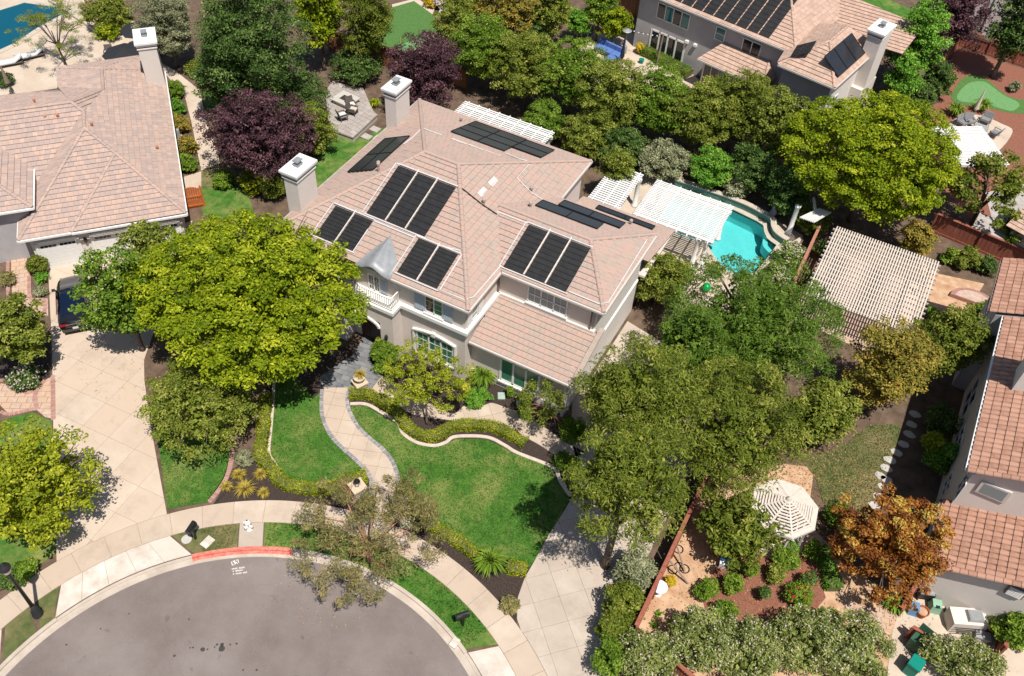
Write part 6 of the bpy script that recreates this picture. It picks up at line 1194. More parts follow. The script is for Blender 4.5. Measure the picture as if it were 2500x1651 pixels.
# ---- car
def car():
    a = g(160, 690, 0), g(200, 815, 0); T = thing('car', 'dark sedan with a large glass roof parked on the left driveway', 'car', (*g(183, 738, .5)[:2], 0), R(138))
    # local: x forward, sections along the length
    L = 4.75; st = [(-2.36, .50, .80, .46, .78), (-2.20, .34, .93, .85, .98), (-1.75, .26, .96, .96, 1.12), (-1.0, .24, .97, .98, 1.40), (-.2, .24, .97, .98, 1.46), (.55, .24, .97, .97, 1.30), (1.15, .24, .96, .95, 1.0), (1.8, .26, .93, .80, .90), (2.2, .34, .84, .62, .74), (2.37, .48, .66, .55, .6)]
    prof = []
    for (x, zb, hw_, sh, zt) in st:
        rw = hw_*.74 if zt > 1.05 else hw_*.82
        prof.append([(x, -hw_*.9, zb), (x, -hw_, (zb+sh)/2), (x, -hw_*.985, sh), (x, -rw, zt-.04 if zt > 1.05 else zt-.02), (x, -rw*.5, zt), (x, 0, zt+.012), (x, rw*.5, zt), (x, rw, zt-.04 if zt > 1.05 else zt-.02), (x, hw_*.985, sh), (x, hw_, (zb+sh)/2), (x, hw_*.9, zb)])
    b = MB(); m_ = len(prof[0]); b.v = [p for s in prof for p in s]
    for i in range(len(prof)-1):
        for k in range(m_-1): b.f.append((i*m_+k, i*m_+k+1, (i+1)*m_+k+1, (i+1)*m_+k)); b.t.append(0)
    b.f += [tuple(range(m_)), tuple((len(prof)-1)*m_+k for k in range(m_-1, -1, -1))]; b.t += [0, 0]
    body = b.build('body', 'car_paint', T, smooth=True, fix=True); md = body.modifiers.new('s', 'SUBSURF'); md.levels = 1; md.render_levels = 1
    gl = MB()
    def patch(rows, off=.014): 
        o = len(gl.v); nr_ = len(rows[0])
        for r_ in rows: gl.v += [(x, y, z+off) for x, y, z in r_]
        for i in range(len(rows)-1):
            for k in range(nr_-1): gl.f.append((o+i*nr_+k, o+i*nr_+k+1, o+(i+1)*nr_+k+1, o+(i+1)*nr_+k)); gl.t.append(0)
    ys = (-.62, -.32, 0, .32, .62)
    patch([[(x, y*s, z-(abs(y)/.62)**2*.035) for y in ys] for x, z, s in ((-1.68, 1.155, 1.06), (-1.35, 1.29, 1.0), (-1.0, 1.405, .98), (-.6, 1.445, .98), (-.2, 1.465, .98), (.2, 1.42, .99), (.55, 1.315, 1.02), (.9, 1.16, 1.08), (1.1, 1.05, 1.12))])
    gl.build('glass_roof', 'car_glass', T, smooth=True)
    for s in (-1, 1):
        q = MB().add([(x, s*y, z) for x, y, z in ((-1.45, .975, 1.0), (.9, .975, .98), (.5, .80, 1.27), (-.2, .735, 1.40), (-1.0, .745, 1.36), (-1.4, .86, 1.14))], [tuple(range(6))]).build('side_window', 'car_glass', T)
        for x in (-1.42, 1.42):
            wh = part(T, 'wheel', 'tyre', lambda b, s=s, x=x: b.tube([(x, s*.76, .33), (x, s*.985, .33)], .33, 20)); part(wh, 'rim', 'rim', lambda b, s=s, x=x: b.tube([(x, s*.975, .33), (x, s*.995, .33)], .22, 14))
        part(T, 'mirror', 'car_paint', lambda b, s=s: b.box((.85, s*1.08, 1.02), (.12, .22, .14), top=.8)); part(T, 'tail_light', 'tail_red', lambda b, s=s: b.box((-2.28, s*.62, .88), (.10, .42, .10))); part(T, 'headlight', 'chrome', lambda b, s=s: b.box((2.16, s*.62, .62), (.16, .3, .09)))
    part(T, 'bumper', 'car_paint', lambda b: b.box((-2.33, 0, .52), (.16, 1.5, .22), top=.94)); part(T, 'license_plate', 'plate', lambda b: b.box((-2.405, 0, .66), (.02, .32, .15))); part(T, 'trim_strip', 'chrome', lambda b: b.box((-2.345, 0, .93), (.03, .9, .025))); part(T, 'spoiler', 'car_paint', lambda b: b.box((-2.08, 0, 1.03), (.2, 1.5, .03)))
car()
# ---- gate pillars and urn
for px, py, lb in ((876, 1212, 'square beige gate pillar with black lantern left of the walkway'), (976, 1238, 'square beige gate pillar with black lantern right of the walkway')):
    T = thing('gate_pillar', lb, 'pillar', at(px, py), R(-25), 'gate pillars'); part(T, 'shaft', 'pillar_stucco', lambda b: b.box((0, 0, .45), (.62, .62, .9))); part(T, 'cap', 'pillar_stucco', lambda b: b.box((0, 0, .95), (.78, .78, .12)))
    la = part(T, 'lantern', 'lamp_glass', lambda b: b.lathe([(.05, 1.01), (.08, 1.05), (.14, 1.12), (.16, 1.4), (.10, 1.42)], seg=6)); part(la, 'lantern_frame', 'black_paint', lambda b: b.lathe([(.19, 1.40), (.19, 1.43), (.06, 1.56), (.03, 1.64)], seg=6)); part(la, 'lantern_foot', 'black_paint', lambda b: b.lathe([(.1, 1.005), (.09, 1.05), (.04, 1.1)], seg=6))
    for k in range(6): part(la, 'lantern_bar', 'black_paint', lambda b, k=k: b.beam((.145*math.cos(k*1.047), .145*math.sin(k*1.047), 1.1), (.165*math.cos(k*1.047), .165*math.sin(k*1.047), 1.41), .022, .022))
T = thing('planter_urn', 'stone urn with golden grass on a square pedestal in the slate court', 'planter', at(880, 948), R(-25)); part(T, 'pedestal', 'pillar_stucco', lambda b: b.box((0, 0, .3), (.62, .62, .5)).box((0, 0, .58), (.76, .76, .08)).box((0, 0, .03), (.72, .72, .08))); part(T, 'urn', 'pillar_stucco', lambda b: b.lathe([(.16, .62), (.12, .70), (.22, .78), (.34, .98), (.36, 1.04), (.30, 1.05)], seg=18), True)
tuft('golden_grass', 'golden tuft growing in the stone urn', 'grass', *(880, 920), .5, .5, 'leaf_ornamental', 200, .03, z=.95)
# ---- pool
PO = POOL
b = MB(); n = len(PO); b.v = [(p[0], p[1], z) for z in (-1.25, .028) for p in PO]; b.f = [tuple(range(n))]+[(n+i, n+(i+1) % n, (i+1) % n, i) for i in range(n)]; b.t = [0]*(n+1); struct(b.build('pool_floor', 'pool_plaster'))
struct(MB().prism(inward(PO, .01), -.10, -.06).build('pool_water', 'pool_water'))
cp = ribbon(resample(PO+[PO[0]], .3), .36); struct(MB().prism(cp, .03, .085).build('pool_coping', 'coping'))
rw_ = smooth([(-13.6, 54.75), (-9.0, 54.85), (-6.7, 54.45), (-5.95, 54.1), (-5.65, 53.4), (-5.2, 52.85), (-4.35, 52.5)], 4)
T = thing('raised_pool_wall', 'curved tiled wall with water spouts behind the pool', 'wall', (-8, 54.8, 0)); tp = [(p[0]+8, p[1]-54.8) for p in rw_]; MB().prism(ribbon(tp, .28), .02, .55).build('wall', 'pool_tile', T); MB().prism(ribbon(tp, .42), .552, .62, bottom=True).build('coping', 'coping', T)
T = thing('spa_bench', 'pale curved step inside the right end of the pool', 'bench', (*g(1878, 600)[:2], 0)); part(T, 'step', 'pool_plaster', lambda b: b.prism(ribbon(smooth([(-.45, .75), (-.25, .1), (.35, -.35), (.75, -.4)], 5), .35), -.9, -.2))
# ---- pergolas
def pergola(name, lb, x0, x1, y0, y1, z, m, nsl, nraf, posts, slat_dir='x', sw_=.05, sh=.08, rw2=.07, rh=.16, post_r=.14, round_=True, ov=.25, cat='pergola', rz=0., org=None):
    ox, oy = org or ((x0+x1)/2, (y0+y1)/2); T = thing(name, lb, cat, (ox, oy, 0), rz); a, b_, c, d = (x0-ox, x1-ox, y0-oy, y1-oy) if org is None else (x0, x1, y0, y1)
    if slat_dir == 'x':
        sm_ = MB().box((0, 0, 0), (b_-a, sw_, sh)).mesh('slat', m); rm = MB().box((0, 0, 0), (rw2, d-c+ov, rh)).mesh('rafter', m)
        for k in range(nsl): link('slat', sm_, T, loc=((a+b_)/2, c+(d-c)*(k+.5)/nsl, z+rh/2+sh/2))
        for k in range(nraf): link('rafter', rm, T, loc=(a+.3+(b_-a-.6)*k/(nraf-1), (c+d)/2, z))
    else:
        sm_ = MB().box((0, 0, 0), (sw_, d-c, sh)).mesh('slat', m); rm = MB().box((0, 0, 0), (b_-a+ov, rw2, rh)).mesh('rafter', m)
        for k in range(nsl): link('slat', sm_, T, loc=(a+(b_-a)*(k+.5)/nsl, (c+d)/2, z+rh/2+sh/2))
        for k in range(nraf): link('rafter', rm, T, loc=((a+b_)/2, c+.3+(d-c-.6)*k/(nraf-1), z))
    if slat_dir == 'x':
        for yy in (c+.4, d-.4): MB().box(((a+b_)/2, yy, z-rh/2-.12), (b_-a, .14, .22)).build('beam', m, T)
    else:
        for xx in (a+.4, b_-.4): MB().box((xx, (c+d)/2, z-rh/2-.12), (.14, d-c, .22)).build('beam', m, T)
    for (px, py) in posts:
        if round_: part(T, 'column', m, lambda b: b.lathe([(.24, 0), (.24, .12), (.17, .2), (.15, z-.6), (.2, z-.45), (.22, z-.3), (.22, z-.2)], (px-ox, py-oy, .03), 16), True)
        else: part(T, 'post', m, lambda b: b.box((px-ox, py-oy, (z-.2)/2), (.16, .16, z-.2)))
    return T
pergola('pool_pergola', 'white slatted pergola over the near end of the pool', -13.95, -8.3, 46.6, 51.0, 2.75, 'pergola_white', 25, 8, [(-8.75, 47.1), (-9.3, 46.95), (-13.5, 47.1), (-13.5, 50.6), (-8.75, 50.6)], sw_=.095, sh=.04)
pergola('roof_pergola', 'long white slatted cover behind the main house roof', -30.1, -22.5, 50.2, 52.2, 2.75, 'pergola_white', 9, 9, [(-29.8, 51.9), (-22.8, 51.9), (-26.3, 51.9)], sw_=.11, sh=.04, round_=False)
pergola('side_pergola', 'small white slatted cover beside the main house upper wall', -17.3, -15.0, 46.8, 51.2, 2.6, 'pergola_white', 19, 3, [(-15.2, 47.1), (-15.2, 50.9)], sw_=.13, sh=.04, round_=True)
pergola('tan_pergola', 'large tan slatted pergola in the right yard', -1.7, 5.15, 45.3, 52.9, 2.6, 'pergola_tan', 40, 15, [(-1.2, 45.8), (4.7, 45.8), (-1.2, 52.4), (4.7, 52.4)], slat_dir='y', sw_=.085, sh=.06, round_=False, rw2=.05, rh=.14)
c0 = np.array([4.55, 67.4]); pergola('patio_cover', 'white closely slatted patio cover below the putting green', -2.05, 2.05, -2.45, 2.45, 2.7, 'pergola_white', 26, 5, [], slat_dir='x', sw_=.12, sh=.03, rz=R(33), org=tuple(c0))
T = thing('arbor', 'white garden arbor on two round columns right of the pool', 'arbor', (-4.2, 54.3, 0)); 
for (px, py) in ((1887, 522), (1925, 570)):
    c = g(px, py); part(T, 'column', 'pergola_white', lambda b: b.lathe([(.26, 0), (.26, .14), (.18, .22), (.15, 2.3), (.2, 2.4), (.22, 2.5)], (c[0]+4.2, c[1]-54.3, 0), 16), True)
for k in range(9): part(T, 'slat', 'pergola_white', lambda b: b.beam((.1+k*.12, -1.9, 2.72), (1.0+k*.1, -.2, 2.72), .05, .08))
part(T, 'beam', 'pergola_white', lambda b: b.beam((.3, .9, 2.6), (1.2, -1.4, 2.6), .12, .2))
# ---- gazebo
gc = g(1921, 1228, 2.9); T = thing('gazebo', 'white octagonal gazebo with a slatted roof beside the rose garden', 'gazebo', (gc[0], gc[1], 0), R(8)); Rg, ze_, zt_ = 1.72, 2.35, 3.25
oc = lambda r, i, z: (r*math.cos(i*math.pi/4+math.pi/8), r*math.sin(i*math.pi/4+math.pi/8), z)
part(T, 'floor', 'flagstone', lambda b: b.prism([oc(1.75, i, 0)[:2] for i in range(8)], 0, .12))
for i in range(8):
    part(T, 'post', 'gazebo_paint', lambda b: b.box((*oc(1.45, i, 0)[:2], 1.2), (.1, .1, 2.3), rz=i*math.pi/4+math.pi/8)); part(T, 'hip_rafter', 'gazebo_paint', lambda b: b.beam(oc(Rg+.05, i, ze_), (0, 0, zt_), .09, .1)); part(T, 'fascia', 'gazebo_paint', lambda b: b.beam(oc(Rg+.03, i, ze_), oc(Rg+.03, i+1, ze_), .05, .16))
    for k in range(11):
        t = (k+.5)/12; a, c = np.array(oc(Rg*(1-t), i, ze_+(zt_-ze_)*t+.06)), np.array(oc(Rg*(1-t), i+1, ze_+(zt_-ze_)*t+.06)); part(T, 'roof_slat', 'gazebo_paint', lambda b: b.beam(a, c, .095 if k else .2, .03))
    if i != 6:
        for z in (.25, .95): part(T, 'rail', 'gazebo_paint', lambda b: b.beam(oc(1.45, i, z), oc(1.45, i+1, z), .07, .06))
        for k in range(1, 8): p = np.array(oc(1.45, i, .6))*(1-k/8)+np.array(oc(1.45, i+1, .6))*k/8; part(T, 'baluster', 'gazebo_paint', lambda b: b.box(p, (.045, .045, .66), rz=i*math.pi/4))
        part(T, 'bench', 'gazebo_paint', lambda b: b.beam(oc(1.2, i, .5), oc(1.2, i+1, .5), .35, .05))
part(T, 'finial', 'gazebo_paint', lambda b: b.lathe([(.16, zt_-.02), (.12, zt_+.1), (.03, zt_+.25)], seg=8))
# ---- fences
def fence(lb, p, q, h, m, name='fence', bw=.145, rail='top', lattice=False, group=None):
    p, q = np.array(p, float), np.array(q, float); d = q-p; L = np.linalg.norm(d); a = math.atan2(d[1], d[0]); T = thing(name, lb, 'fence', (*p, 0), a, group); hb = h-(.35 if lattice else .04)
    ms = [MB().box((0, 0, hb/2+.03), (bw-.012, .025, hb), tint=.02+.3*k).mesh('board', m) for k in range(4)]; rg_ = random.Random(int(L*100))
    n = int(L/bw)
    for k in range(n): link('board', rg_.choice(ms), T, loc=((k+.5)*L/n, rg_.uniform(-.004, .004), 0))
    npst = max(2, int(L/2.3)+1); pm2 = MB().box((0, -.07, h/2), (.1, .1, h)).mesh('post', m)
    for k in range(npst): link('post', pm2, T, loc=(L*k/(npst-1), 0, 0))
    part(T, 'cap_rail', m, lambda b: b.box((L/2, -.02, h), (L, .2, .045))); part(T, 'rail', m, lambda b: b.box((L/2, -.04, hb-.06), (L, .05, .1))); part(T, 'kickboard', m, lambda b: b.box((L/2, -.035, .1), (L, .045, .18)))
    if lattice:
        b = MB(); k = 0.
        while k < L-.3: b.beam((k, 0, hb+.02), (k+.3, 0, h-.02), .012, .025); b.beam((k+.3, .013, hb+.02), (k, .013, h-.02), .012, .025); k += .13
        b.build('lattice', m, T, kind='stuff')
    return T
fence('red-brown board fence between the main driveway and the rose garden', (-2.35, 20.5), (-2.42, 33.5), 1.75, 'red_fence', lattice=False); fence('short red-brown fence with lattice top at the bottom garden corner', (1.9, 19.3), (-2.3, 20.45), 1.6, 'red_fence', lattice=True)
fence('long red-brown board fence between the pool and the tan pergola', (-2.72, 47.6), (-2.78, 54.6), 1.6, 'redwood'); fence('red-brown board fence below the big lime tree', (4.2, 59.6), (10.6, 58.8), 1.6, 'red_fence', bw=.3)
fence('red fence with lattice top behind the putting green', (1.3, 88.0), (16, 86.7), 1.6, 'red_fence', lattice=True, bw=.3); fence('red fence on the left of the putting green yard', (-.6, 75.0), (1.2, 88.0), 1.5, 'red_fence'); fence('brown wooden fence left of the upper right house', (-30.5, 79.0), (-23.0, 74.5), 1.9, 'brown_fence', bw=.2)
fence('low lattice fence with red gate boards beside the pool pergola', (-13.2, 43.9), (-9.2, 43.2), 1.3, 'brown_fence', lattice=True); fence('brown fence in deep shade behind the fire pit patio', (-46, 56.5), (-33, 57.4), 1.8, 'brown_fence', bw=.2)
# ---- orange arched gate, left
T = thing('arched_gate', 'orange wooden arched gate at the side of the left house', 'gate', at(475, 508), R(47)); 
for k in range(8): part(T, 'board', 'gate_wood', lambda b: b.box((-.525+k*.15, 0, .05+(1.5+.25*math.cos((k-3.5)/3.5*1.2))/2), (.14, .05, 1.5+.25*math.cos((k-3.5)/3.5*1.2))))
part(T, 'rail', 'gate_wood', lambda b: b.box((0, -.05, 1.0), (1.25, .05, .12))); part(T, 'rail', 'gate_wood', lambda b: b.box((0, -.05, .25), (1.25, .05, .12)))
for s in (-1, 1): part(T, 'post', 'gate_wood', lambda b: b.box((s*.68, 0, .9), (.14, .14, 1.8)))
for (px, py, lb) in ((428, 335, 'upper grey air conditioner beside the left house'), (432, 372, 'lower grey air conditioner beside the left house')):
    T = thing('air_conditioner', lb, 'air conditioner', at(px, py), R(47), 'air conditioners'); part(T, 'case', 'grey_box', lambda b: b.box((0, 0, .42), (.8, .8, .78))); part(T, 'grille', 'pale_metal', lambda b: b.lathe([(.34, .81), (.34, .84), (.1, .85)], seg=20)); part(T, 'pad', 'concrete', lambda b: b.box((0, 0, .03), (1., 1., .06)))
# ---- fire pit patio
fpx = [tuple(g(*K1(*p))[:2]) for p in ((690, 420), (780, 300), (1000, 370), (1200, 400), (1340, 720), (1400, 770), (1060, 1090), (780, 990), (690, 760))]
T = thing('raised_terrace', 'raised grey stone terrace around the fire pit', 'terrace', (*g(*K1(1000, 700))[:2], 0)); o2 = np.array(T.location)[:2]; lp2 = [(p[0]-o2[0], p[1]-o2[1]) for p in fpx]; MB().prism(lp2, 0, .40).build('wall', 'stone_pale', T); dk = MB().prism(inward(lp2, -.05), .402, .46, bottom=True).build('deck', 'joint', T)
slabs('paving_stone', inward(lp2, -.03), R(-8), .62, .45, 'grey_flag', dk, .462, .50, gap=.02, minarea=.03, offset=.4)
fc = g(*K1(950, 480), .8); T = thing('fire_pit', 'square stone fire pit table with dark burner', 'fire pit', (fc[0], fc[1], .5), R(-6)); part(T, 'base', 'stone_pale', lambda b: b.box((0, 0, .16), (1.5, 1.3, .32))); part(T, 'top', 'stone_pale', lambda b: b.box((0, 0, .36), (1.75, 1.55, .08))); part(T, 'burner', 'ember', lambda b: b.box((0, 0, .404), (.75, .62, .012)))
def chair(px, py, rz, lb, m='wicker', cm='cushion_white', z0=0., group=None, w_=.62):
    c = g(px, py, z0); T = thing('patio_chair', lb, 'chair', (c[0], c[1], z0), rz, group)
    part(T, 'seat', m, lambda b: b.box((0, 0, .36), (w_, .6, .08))); part(T, 'cushion', cm, lambda b: b.box((0, -.02, .44), (w_-.06, .52, .09))); part(T, 'backrest', m, lambda b: b.add([(-w_/2, .27, .4), (w_/2, .27, .4), (w_/2, .42, .92), (-w_/2, .42, .92), (-w_/2, .33, .4), (w_/2, .33, .4), (w_/2, .48, .92), (-w_/2, .48, .92)], [(0, 1, 2, 3), (7, 6, 5, 4), (3, 2, 6, 7), (0, 3, 7, 4), (1, 5, 6, 2)]))
    for s in (-1, 1):
        part(T, 'armrest', m, lambda b: b.box((s*(w_/2), 0, .6), (.07, .6, .05)))
        for y in (-.26, .26): part(T, 'leg', m, lambda b: b.box((s*(w_/2-.02), y, .3 if y < 0 else .17), (.05, .05, .6 if y < 0 else .34)))
G1 = 'chairs at the fire pit'
chair(*K1(915, 770), R(150), 'white cushioned chair nearest the lawn at the fire pit', z0=.5, group=G1); chair(*K1(1060, 690), R(100), 'patterned chair nearest the house at the fire pit', cm='canvas', z0=.5, group=G1); chair(*K1(1035, 620), R(60), 'white cushioned chair beside the fire pit table', z0=.5, group=G1)
for k, (x, y) in enumerate(((1250, 1015), (1370, 910), (1420, 1040))): tag(MB().box((*g(*K1(x, y))[:2], .04), (.75, .6, .05), rz=R(-3)).build('stepping_stone', 'grey_flag'), ('stepping stone nearest the terrace corner', 'stepping stone below the rear chimney', 'stepping stone half under the roof edge')[k], 'stepping stone', 'stepping stones by the terrace')
# ---- top left yard
PL0 = [tuple(g(*p)[:2]) for p in ((-120, 60), (60, 5), (190, 22), (100, 70), (40, 110), (0, 128), (-160, 190))]
struct(MB().prism(PL0, .03, .034).build('pool_floor', 'pool_dark')); struct(MB().prism(inward(PL0, .06), .036, .05).build('pool_water', 'deep_water')); struct(MB().prism(ribbon(resample(PL0+[PL0[0]], .4), .5), .03, .08).build('pool_coping', 'coping'))
struct(MB().prism(ribbon([tuple(g(*p)[:2]) for p in ((122, 5), (170, 35), (245, 85))], .28), .03, .3).build('low_wall', 'coping'))
def lounger(px, py, rz, lb):
    c = g(px, py); T = thing('sun_lounger', lb, 'lounger', (c[0], c[1], 0), rz, 'sun loungers'); part(T, 'frame', 'wicker', lambda b: b.box((0, 0, .28), (.7, 1.9, .06))); part(T, 'cushion', 'cushion_white', lambda b: b.box((0, -.3, .36), (.62, 1.25, .1))); part(T, 'backrest', 'cushion_white', lambda b: b.beam((0, .32, .38), (0, .95, .75), .62, .1))
    for s in (-1, 1):
        for y in (-.85, .85): part(T, 'leg', 'wicker', lambda b: b.box((s*.3, y, .13), (.05, .05, .26)))
lounger(28, 160, R(-35), 'cream sun lounger nearest the left edge'); lounger(80, 142, R(-28), 'white sun lounger beside the feathery tree')
T = thing('side_table', 'small round table between the loungers', 'table', at(46, 145)); part(T, 'top', 'stone_pale', lambda b: b.lathe([(.3, .45), (.3, .5)], seg=16)); part(T, 'leg', 'wicker', lambda b: b.lathe([(.18, 0), (.05, .05), (.05, .45)], seg=10))
def parasol(px, py, r_, lb, m='black_cloth', closed=False, h=2.5, group=None):
    c = g(px, py, 0 if closed else h); T = thing('parasol', lb, 'parasol', (c[0], c[1], 0), 0, group); part(T, 'pole', 'wood_grey', lambda b: b.tube([(0, 0, 0), (0, 0, h)], .03, 8)); part(T, 'base', 'iron', lambda b: b.lathe([(.3, 0), (.28, .06), (.05, .12)], seg=14))
    if closed: part(T, 'canopy', m, lambda b: b.lathe([(.10, .9), (.20, 1.1), (.15, 1.6), (.10, 2.1), (.03, h+.05)], seg=9), False)
    else:
        part(T, 'canopy', m, lambda b: b.add([(0, 0, h+.12)]+[(r_*math.cos(k*math.pi/4), r_*math.sin(k*math.pi/4), h-.42) for k in range(8)], [(0, k+1, (k+1) % 8+1) for k in range(8)]))
        for k in range(8): part(T, 'rib', 'wood_grey', lambda b: b.beam((0, 0, h+.08), (r_*.98*math.cos(k*math.pi/4), r_*.98*math.sin(k*math.pi/4), h-.45), .02, .02))
G2 = 'black parasols'
parasol(300, 120, 1.7, 'larger black parasol beside the left chimney', group=G2); parasol(335, 62, 1.5, 'smaller black parasol behind the left chimney', group=G2); parasol(30, 232, 1., 'closed dark parasol on the pale patio', 'wood_grey', True); parasol(1515, 165, 1., 'closed navy parasol beside the blue sofa', 'navy_cloth', True, 2.9); parasol(2370, 293, 1., 'closed cream parasol in front of the putting green', 'canvas', True, 2.9)
for px, py, rz, lb in ((268, 140, R(40), 'small chair under the larger black parasol'), (338, 125, R(200), 'cushioned chair beside the left chimney')): chair(px, py, rz, lb, group='chairs at the parasols')
# ---- upper right: sofa, heater, posts, lights
T = thing('corner_sofa', 'blue cushioned outdoor corner sofa behind the back row of trees', 'sofa', at(1485, 135), R(-12)); part(T, 'base', 'wicker', lambda b: b.box((0, 0, .2), (2.6, .9, .36))); part(T, 'base', 'wicker', lambda b: b.box((.9, -1.1, .2), (.8, 1.3, .36)))
for k in range(3): part(T, 'seat_cushion', 'sofa_blue', lambda b: b.box((-.86+k*.86, -.05, .46), (.82, .8, .16))); part(T, 'back_cushion', 'sofa_blue', lambda b: b.box((-.86+k*.86, .4, .7), (.82, .2, .5)))
part(T, 'seat_cushion', 'sofa_blue', lambda b: b.box((.9, -1.1, .46), (.76, 1.2, .16)))
T = thing('patio_heater', 'tall patio heater with a domed reflector', 'heater', at(1523, 130)); part(T, 'pole', 'pale_metal', lambda b: b.lathe([(.22, 0), (.2, .7), (.04, .75), (.04, 2.1)], seg=12)); part(T, 'reflector', 'pale_metal', lambda b: b.lathe([(.42, 2.15), (.36, 2.2), (.1, 2.32)], seg=18))
for px, py, h, lb in ((1336, 108, 2.6, 'leaning wooden post left of the sofa'), (1447, 95, 2.9, 'wooden post beside the vivid green tree'), (1603, 160, 3.0, 'dark post in front of the rear sliding doors')):
    c = g(px, py); tag(MB().tube([(c[0], c[1], 0), (c[0]+.1, c[1], h)], .07, 8).build('light_post', 'wood_grey'), lb, 'post', 'string light posts')
b = MB(); pa, pb = np.array([*g(1447, 95)[:2], 2.7]), np.array([*g(1603, 160)[:2], 2.8]); pts = [pa+(pb-pa)*t-np.array([0, 0, .5*math.sin(math.pi*t)]) for t in np.linspace(0, 1, 16)]; T = thing('string_lights', 'string of white bulbs above the rear patio', 'lights', (*pa[:2], 0)); T_l = np.array([*pa[:2], 0]); part(T, 'cable', 'pipe_black', lambda b: b.tube([p-T_l for p in pts], .012, 5))
for p in pts[1:-1]: part(T, 'bulb', 'plastic_white', lambda b: b.lathe([(.02, -.12), (.06, -.08), (.03, 0)], p-T_l, 8))
T = thing('bowl_planter', 'round stone bowl planter by the back lawn', 'planter', at(1088, 38)); part(T, 'bowl', 'stone_pale', lambda b: b.lathe([(.3, 0), (.6, .3), (.62, .36), (.5, .36), (.45, .3)], seg=20)); part(T, 'soil', 'ember', lambda b: b.lathe([(.48, .3), (.1, .32)], seg=16)); chair(1122, 22, R(160), 'black garden chair by the back planter', 'black_paint', 'cushion_grey')
T = thing('golf_flag', 'small white flag on the back putting green', 'flag', at(979, 118)); part(T, 'pole', 'white_paint', lambda b: b.tube([(0, 0, 0), (0, 0, .9)], .015, 6)); part(T, 'cloth', 'petal_yellow', lambda b: b.box((.12, 0, .8), (.24, .01, .16)))
T = thing('flower_pot', 'teal pot beside the rear hedge', 'pot', at(1565, 155)); part(T, 'pot', 'bin_teal', lambda b: b.lathe([(.16, 0), (.24, .4), (.2, .4), (.18, .35)], seg=14))
# ---- round patio furniture
K8 = K2; G3 = 'grey chairs on the round patio'
for (x, y, rz, lb) in ((420, 505, R(30), 'grey armchair left of the round patio table'), (560, 490, R(-10), 'grey armchair behind the round patio table'), (635, 600, R(-110), 'grey armchair right of the round patio table'), (365, 515, R(60), 'grey footstool chair at the left of the round patio')): chair(*K8(x, y), rz, lb, 'cushion_grey', 'cushion_grey', group=G3, w_=.8)
T = thing('coffee_table', 'low grey table on the round patio', 'table', at(*K8(520, 555))); part(T, 'top', 'grey_box', lambda b: b.box((0, 0, .42), (1.1, .8, .06))); part(T, 'base', 'grey_box', lambda b: b.box((0, 0, .2), (.7, .5, .4)))
# ---- stepping stones, rose garden, patio
for k, (x, y) in enumerate(((1445, 775), (1418, 860), (1398, 940), (1352, 1020), (1298, 1090), (1240, 1150), (1210, 1215), (1160, 1275), (1215, 1310), (1190, 1370), (1150, 1450), (1115, 1520))):
    c = g(*q4(x, y)); rg_ = random.Random(k); tag(MB().prism([(c[0]+(.30+.1*rg_.random())*math.cos(t*.785), c[1]+(.22+.08*rg_.random())*math.sin(t*.785)) for t in range(8)], .025, .06).build('stepping_stone', 'stone_pale'), ['farthest', 'second farthest', 'third farthest', 'fourth farthest', 'fifth farthest', 'sixth farthest', 'seventh farthest', 'eighth farthest sunlit', 'eighth farthest shaded', 'fourth nearest', 'second nearest', 'nearest'][k]+' stepping stone beside the right house', 'stepping stone', 'stepping stones in the narrow yard')
T = thing('bird_bath', 'white bird bath near the garden fence', 'bird bath', at(1606, 1450)); part(T, 'basin', 'plastic_white', lambda b: b.lathe([(.1, .55), (.36, .66), (.38, .72), (.3, .7), (.1, .66)], seg=20)); part(T, 'stem', 'plastic_white', lambda b: b.lathe([(.2, 0), (.1, .1), (.08, .55)], seg=12))
T = thing('storage_box', 'white and blue plastic box under the loquat shrub', 'box', at(1768, 1376), R(10)); part(T, 'box', 'plastic_white', lambda b: b.box((0, 0, .25), (.5, .7, .5), top=1.1)); part(T, 'lid', 'box_blue', lambda b: b.box((0, .1, .53), (.58, .6, .05)))
for k, (a, c, lb) in enumerate((((1645, 1308), (1672, 1395), 'upper leaning wooden pole by the garden fence'), ((1622, 1352), (1680, 1425), 'lower leaning wooden pole by the garden fence'))):
    P, Q = g(*a, 1.3), g(*c, .1); tag(MB().tube([P, Q], .05, 8).build('wooden_pole', 'wood_grey'), lb, 'pole', 'wooden poles')
for (x, y, lb) in ((1656, 1342, 'coiled hoop under the upper wooden pole'), (1658, 1385, 'left hoop between the wooden poles'), (1671, 1390, 'dark hoop at the end of the wooden poles'), (1642, 1392, 'hoop under the lower wooden pole')):
    c = g(x, y); tag(MB().tube([(c[0]+.24*math.cos(t*.349), c[1]+.24*math.sin(t*.349), .05) for t in range(19)], .03, 6).build('wire_hoop', 'pipe_black'), lb, 'hoop', 'wire hoops')
K9 = lambda x, y: (2140+x*.3025, 1380+y*.3025)
T = thing('barbecue_island', 'beige barbecue island with grey grill hood on the right patio', 'barbecue', at(*K9(690, 480)), R(25)); part(T, 'counter', 'stucco_pale', lambda b: b.box((0, 0, .45), (1.7, .9, .9))); part(T, 'grill', 'grey_box', lambda b: b.box((.25, 0, 1.0), (.8, .62, .2), top=.85)); part(T, 'grill_bars', 'pale_metal', lambda b: b.box((.25, 0, 1.11), (.6, .45, .02)))
for k in range(4): part(T, 'shelf_rail', 'dark_metal', lambda b: b.box((-.1, -.5-k*.07, .6-k*.03), (1.2, .03, .03)))
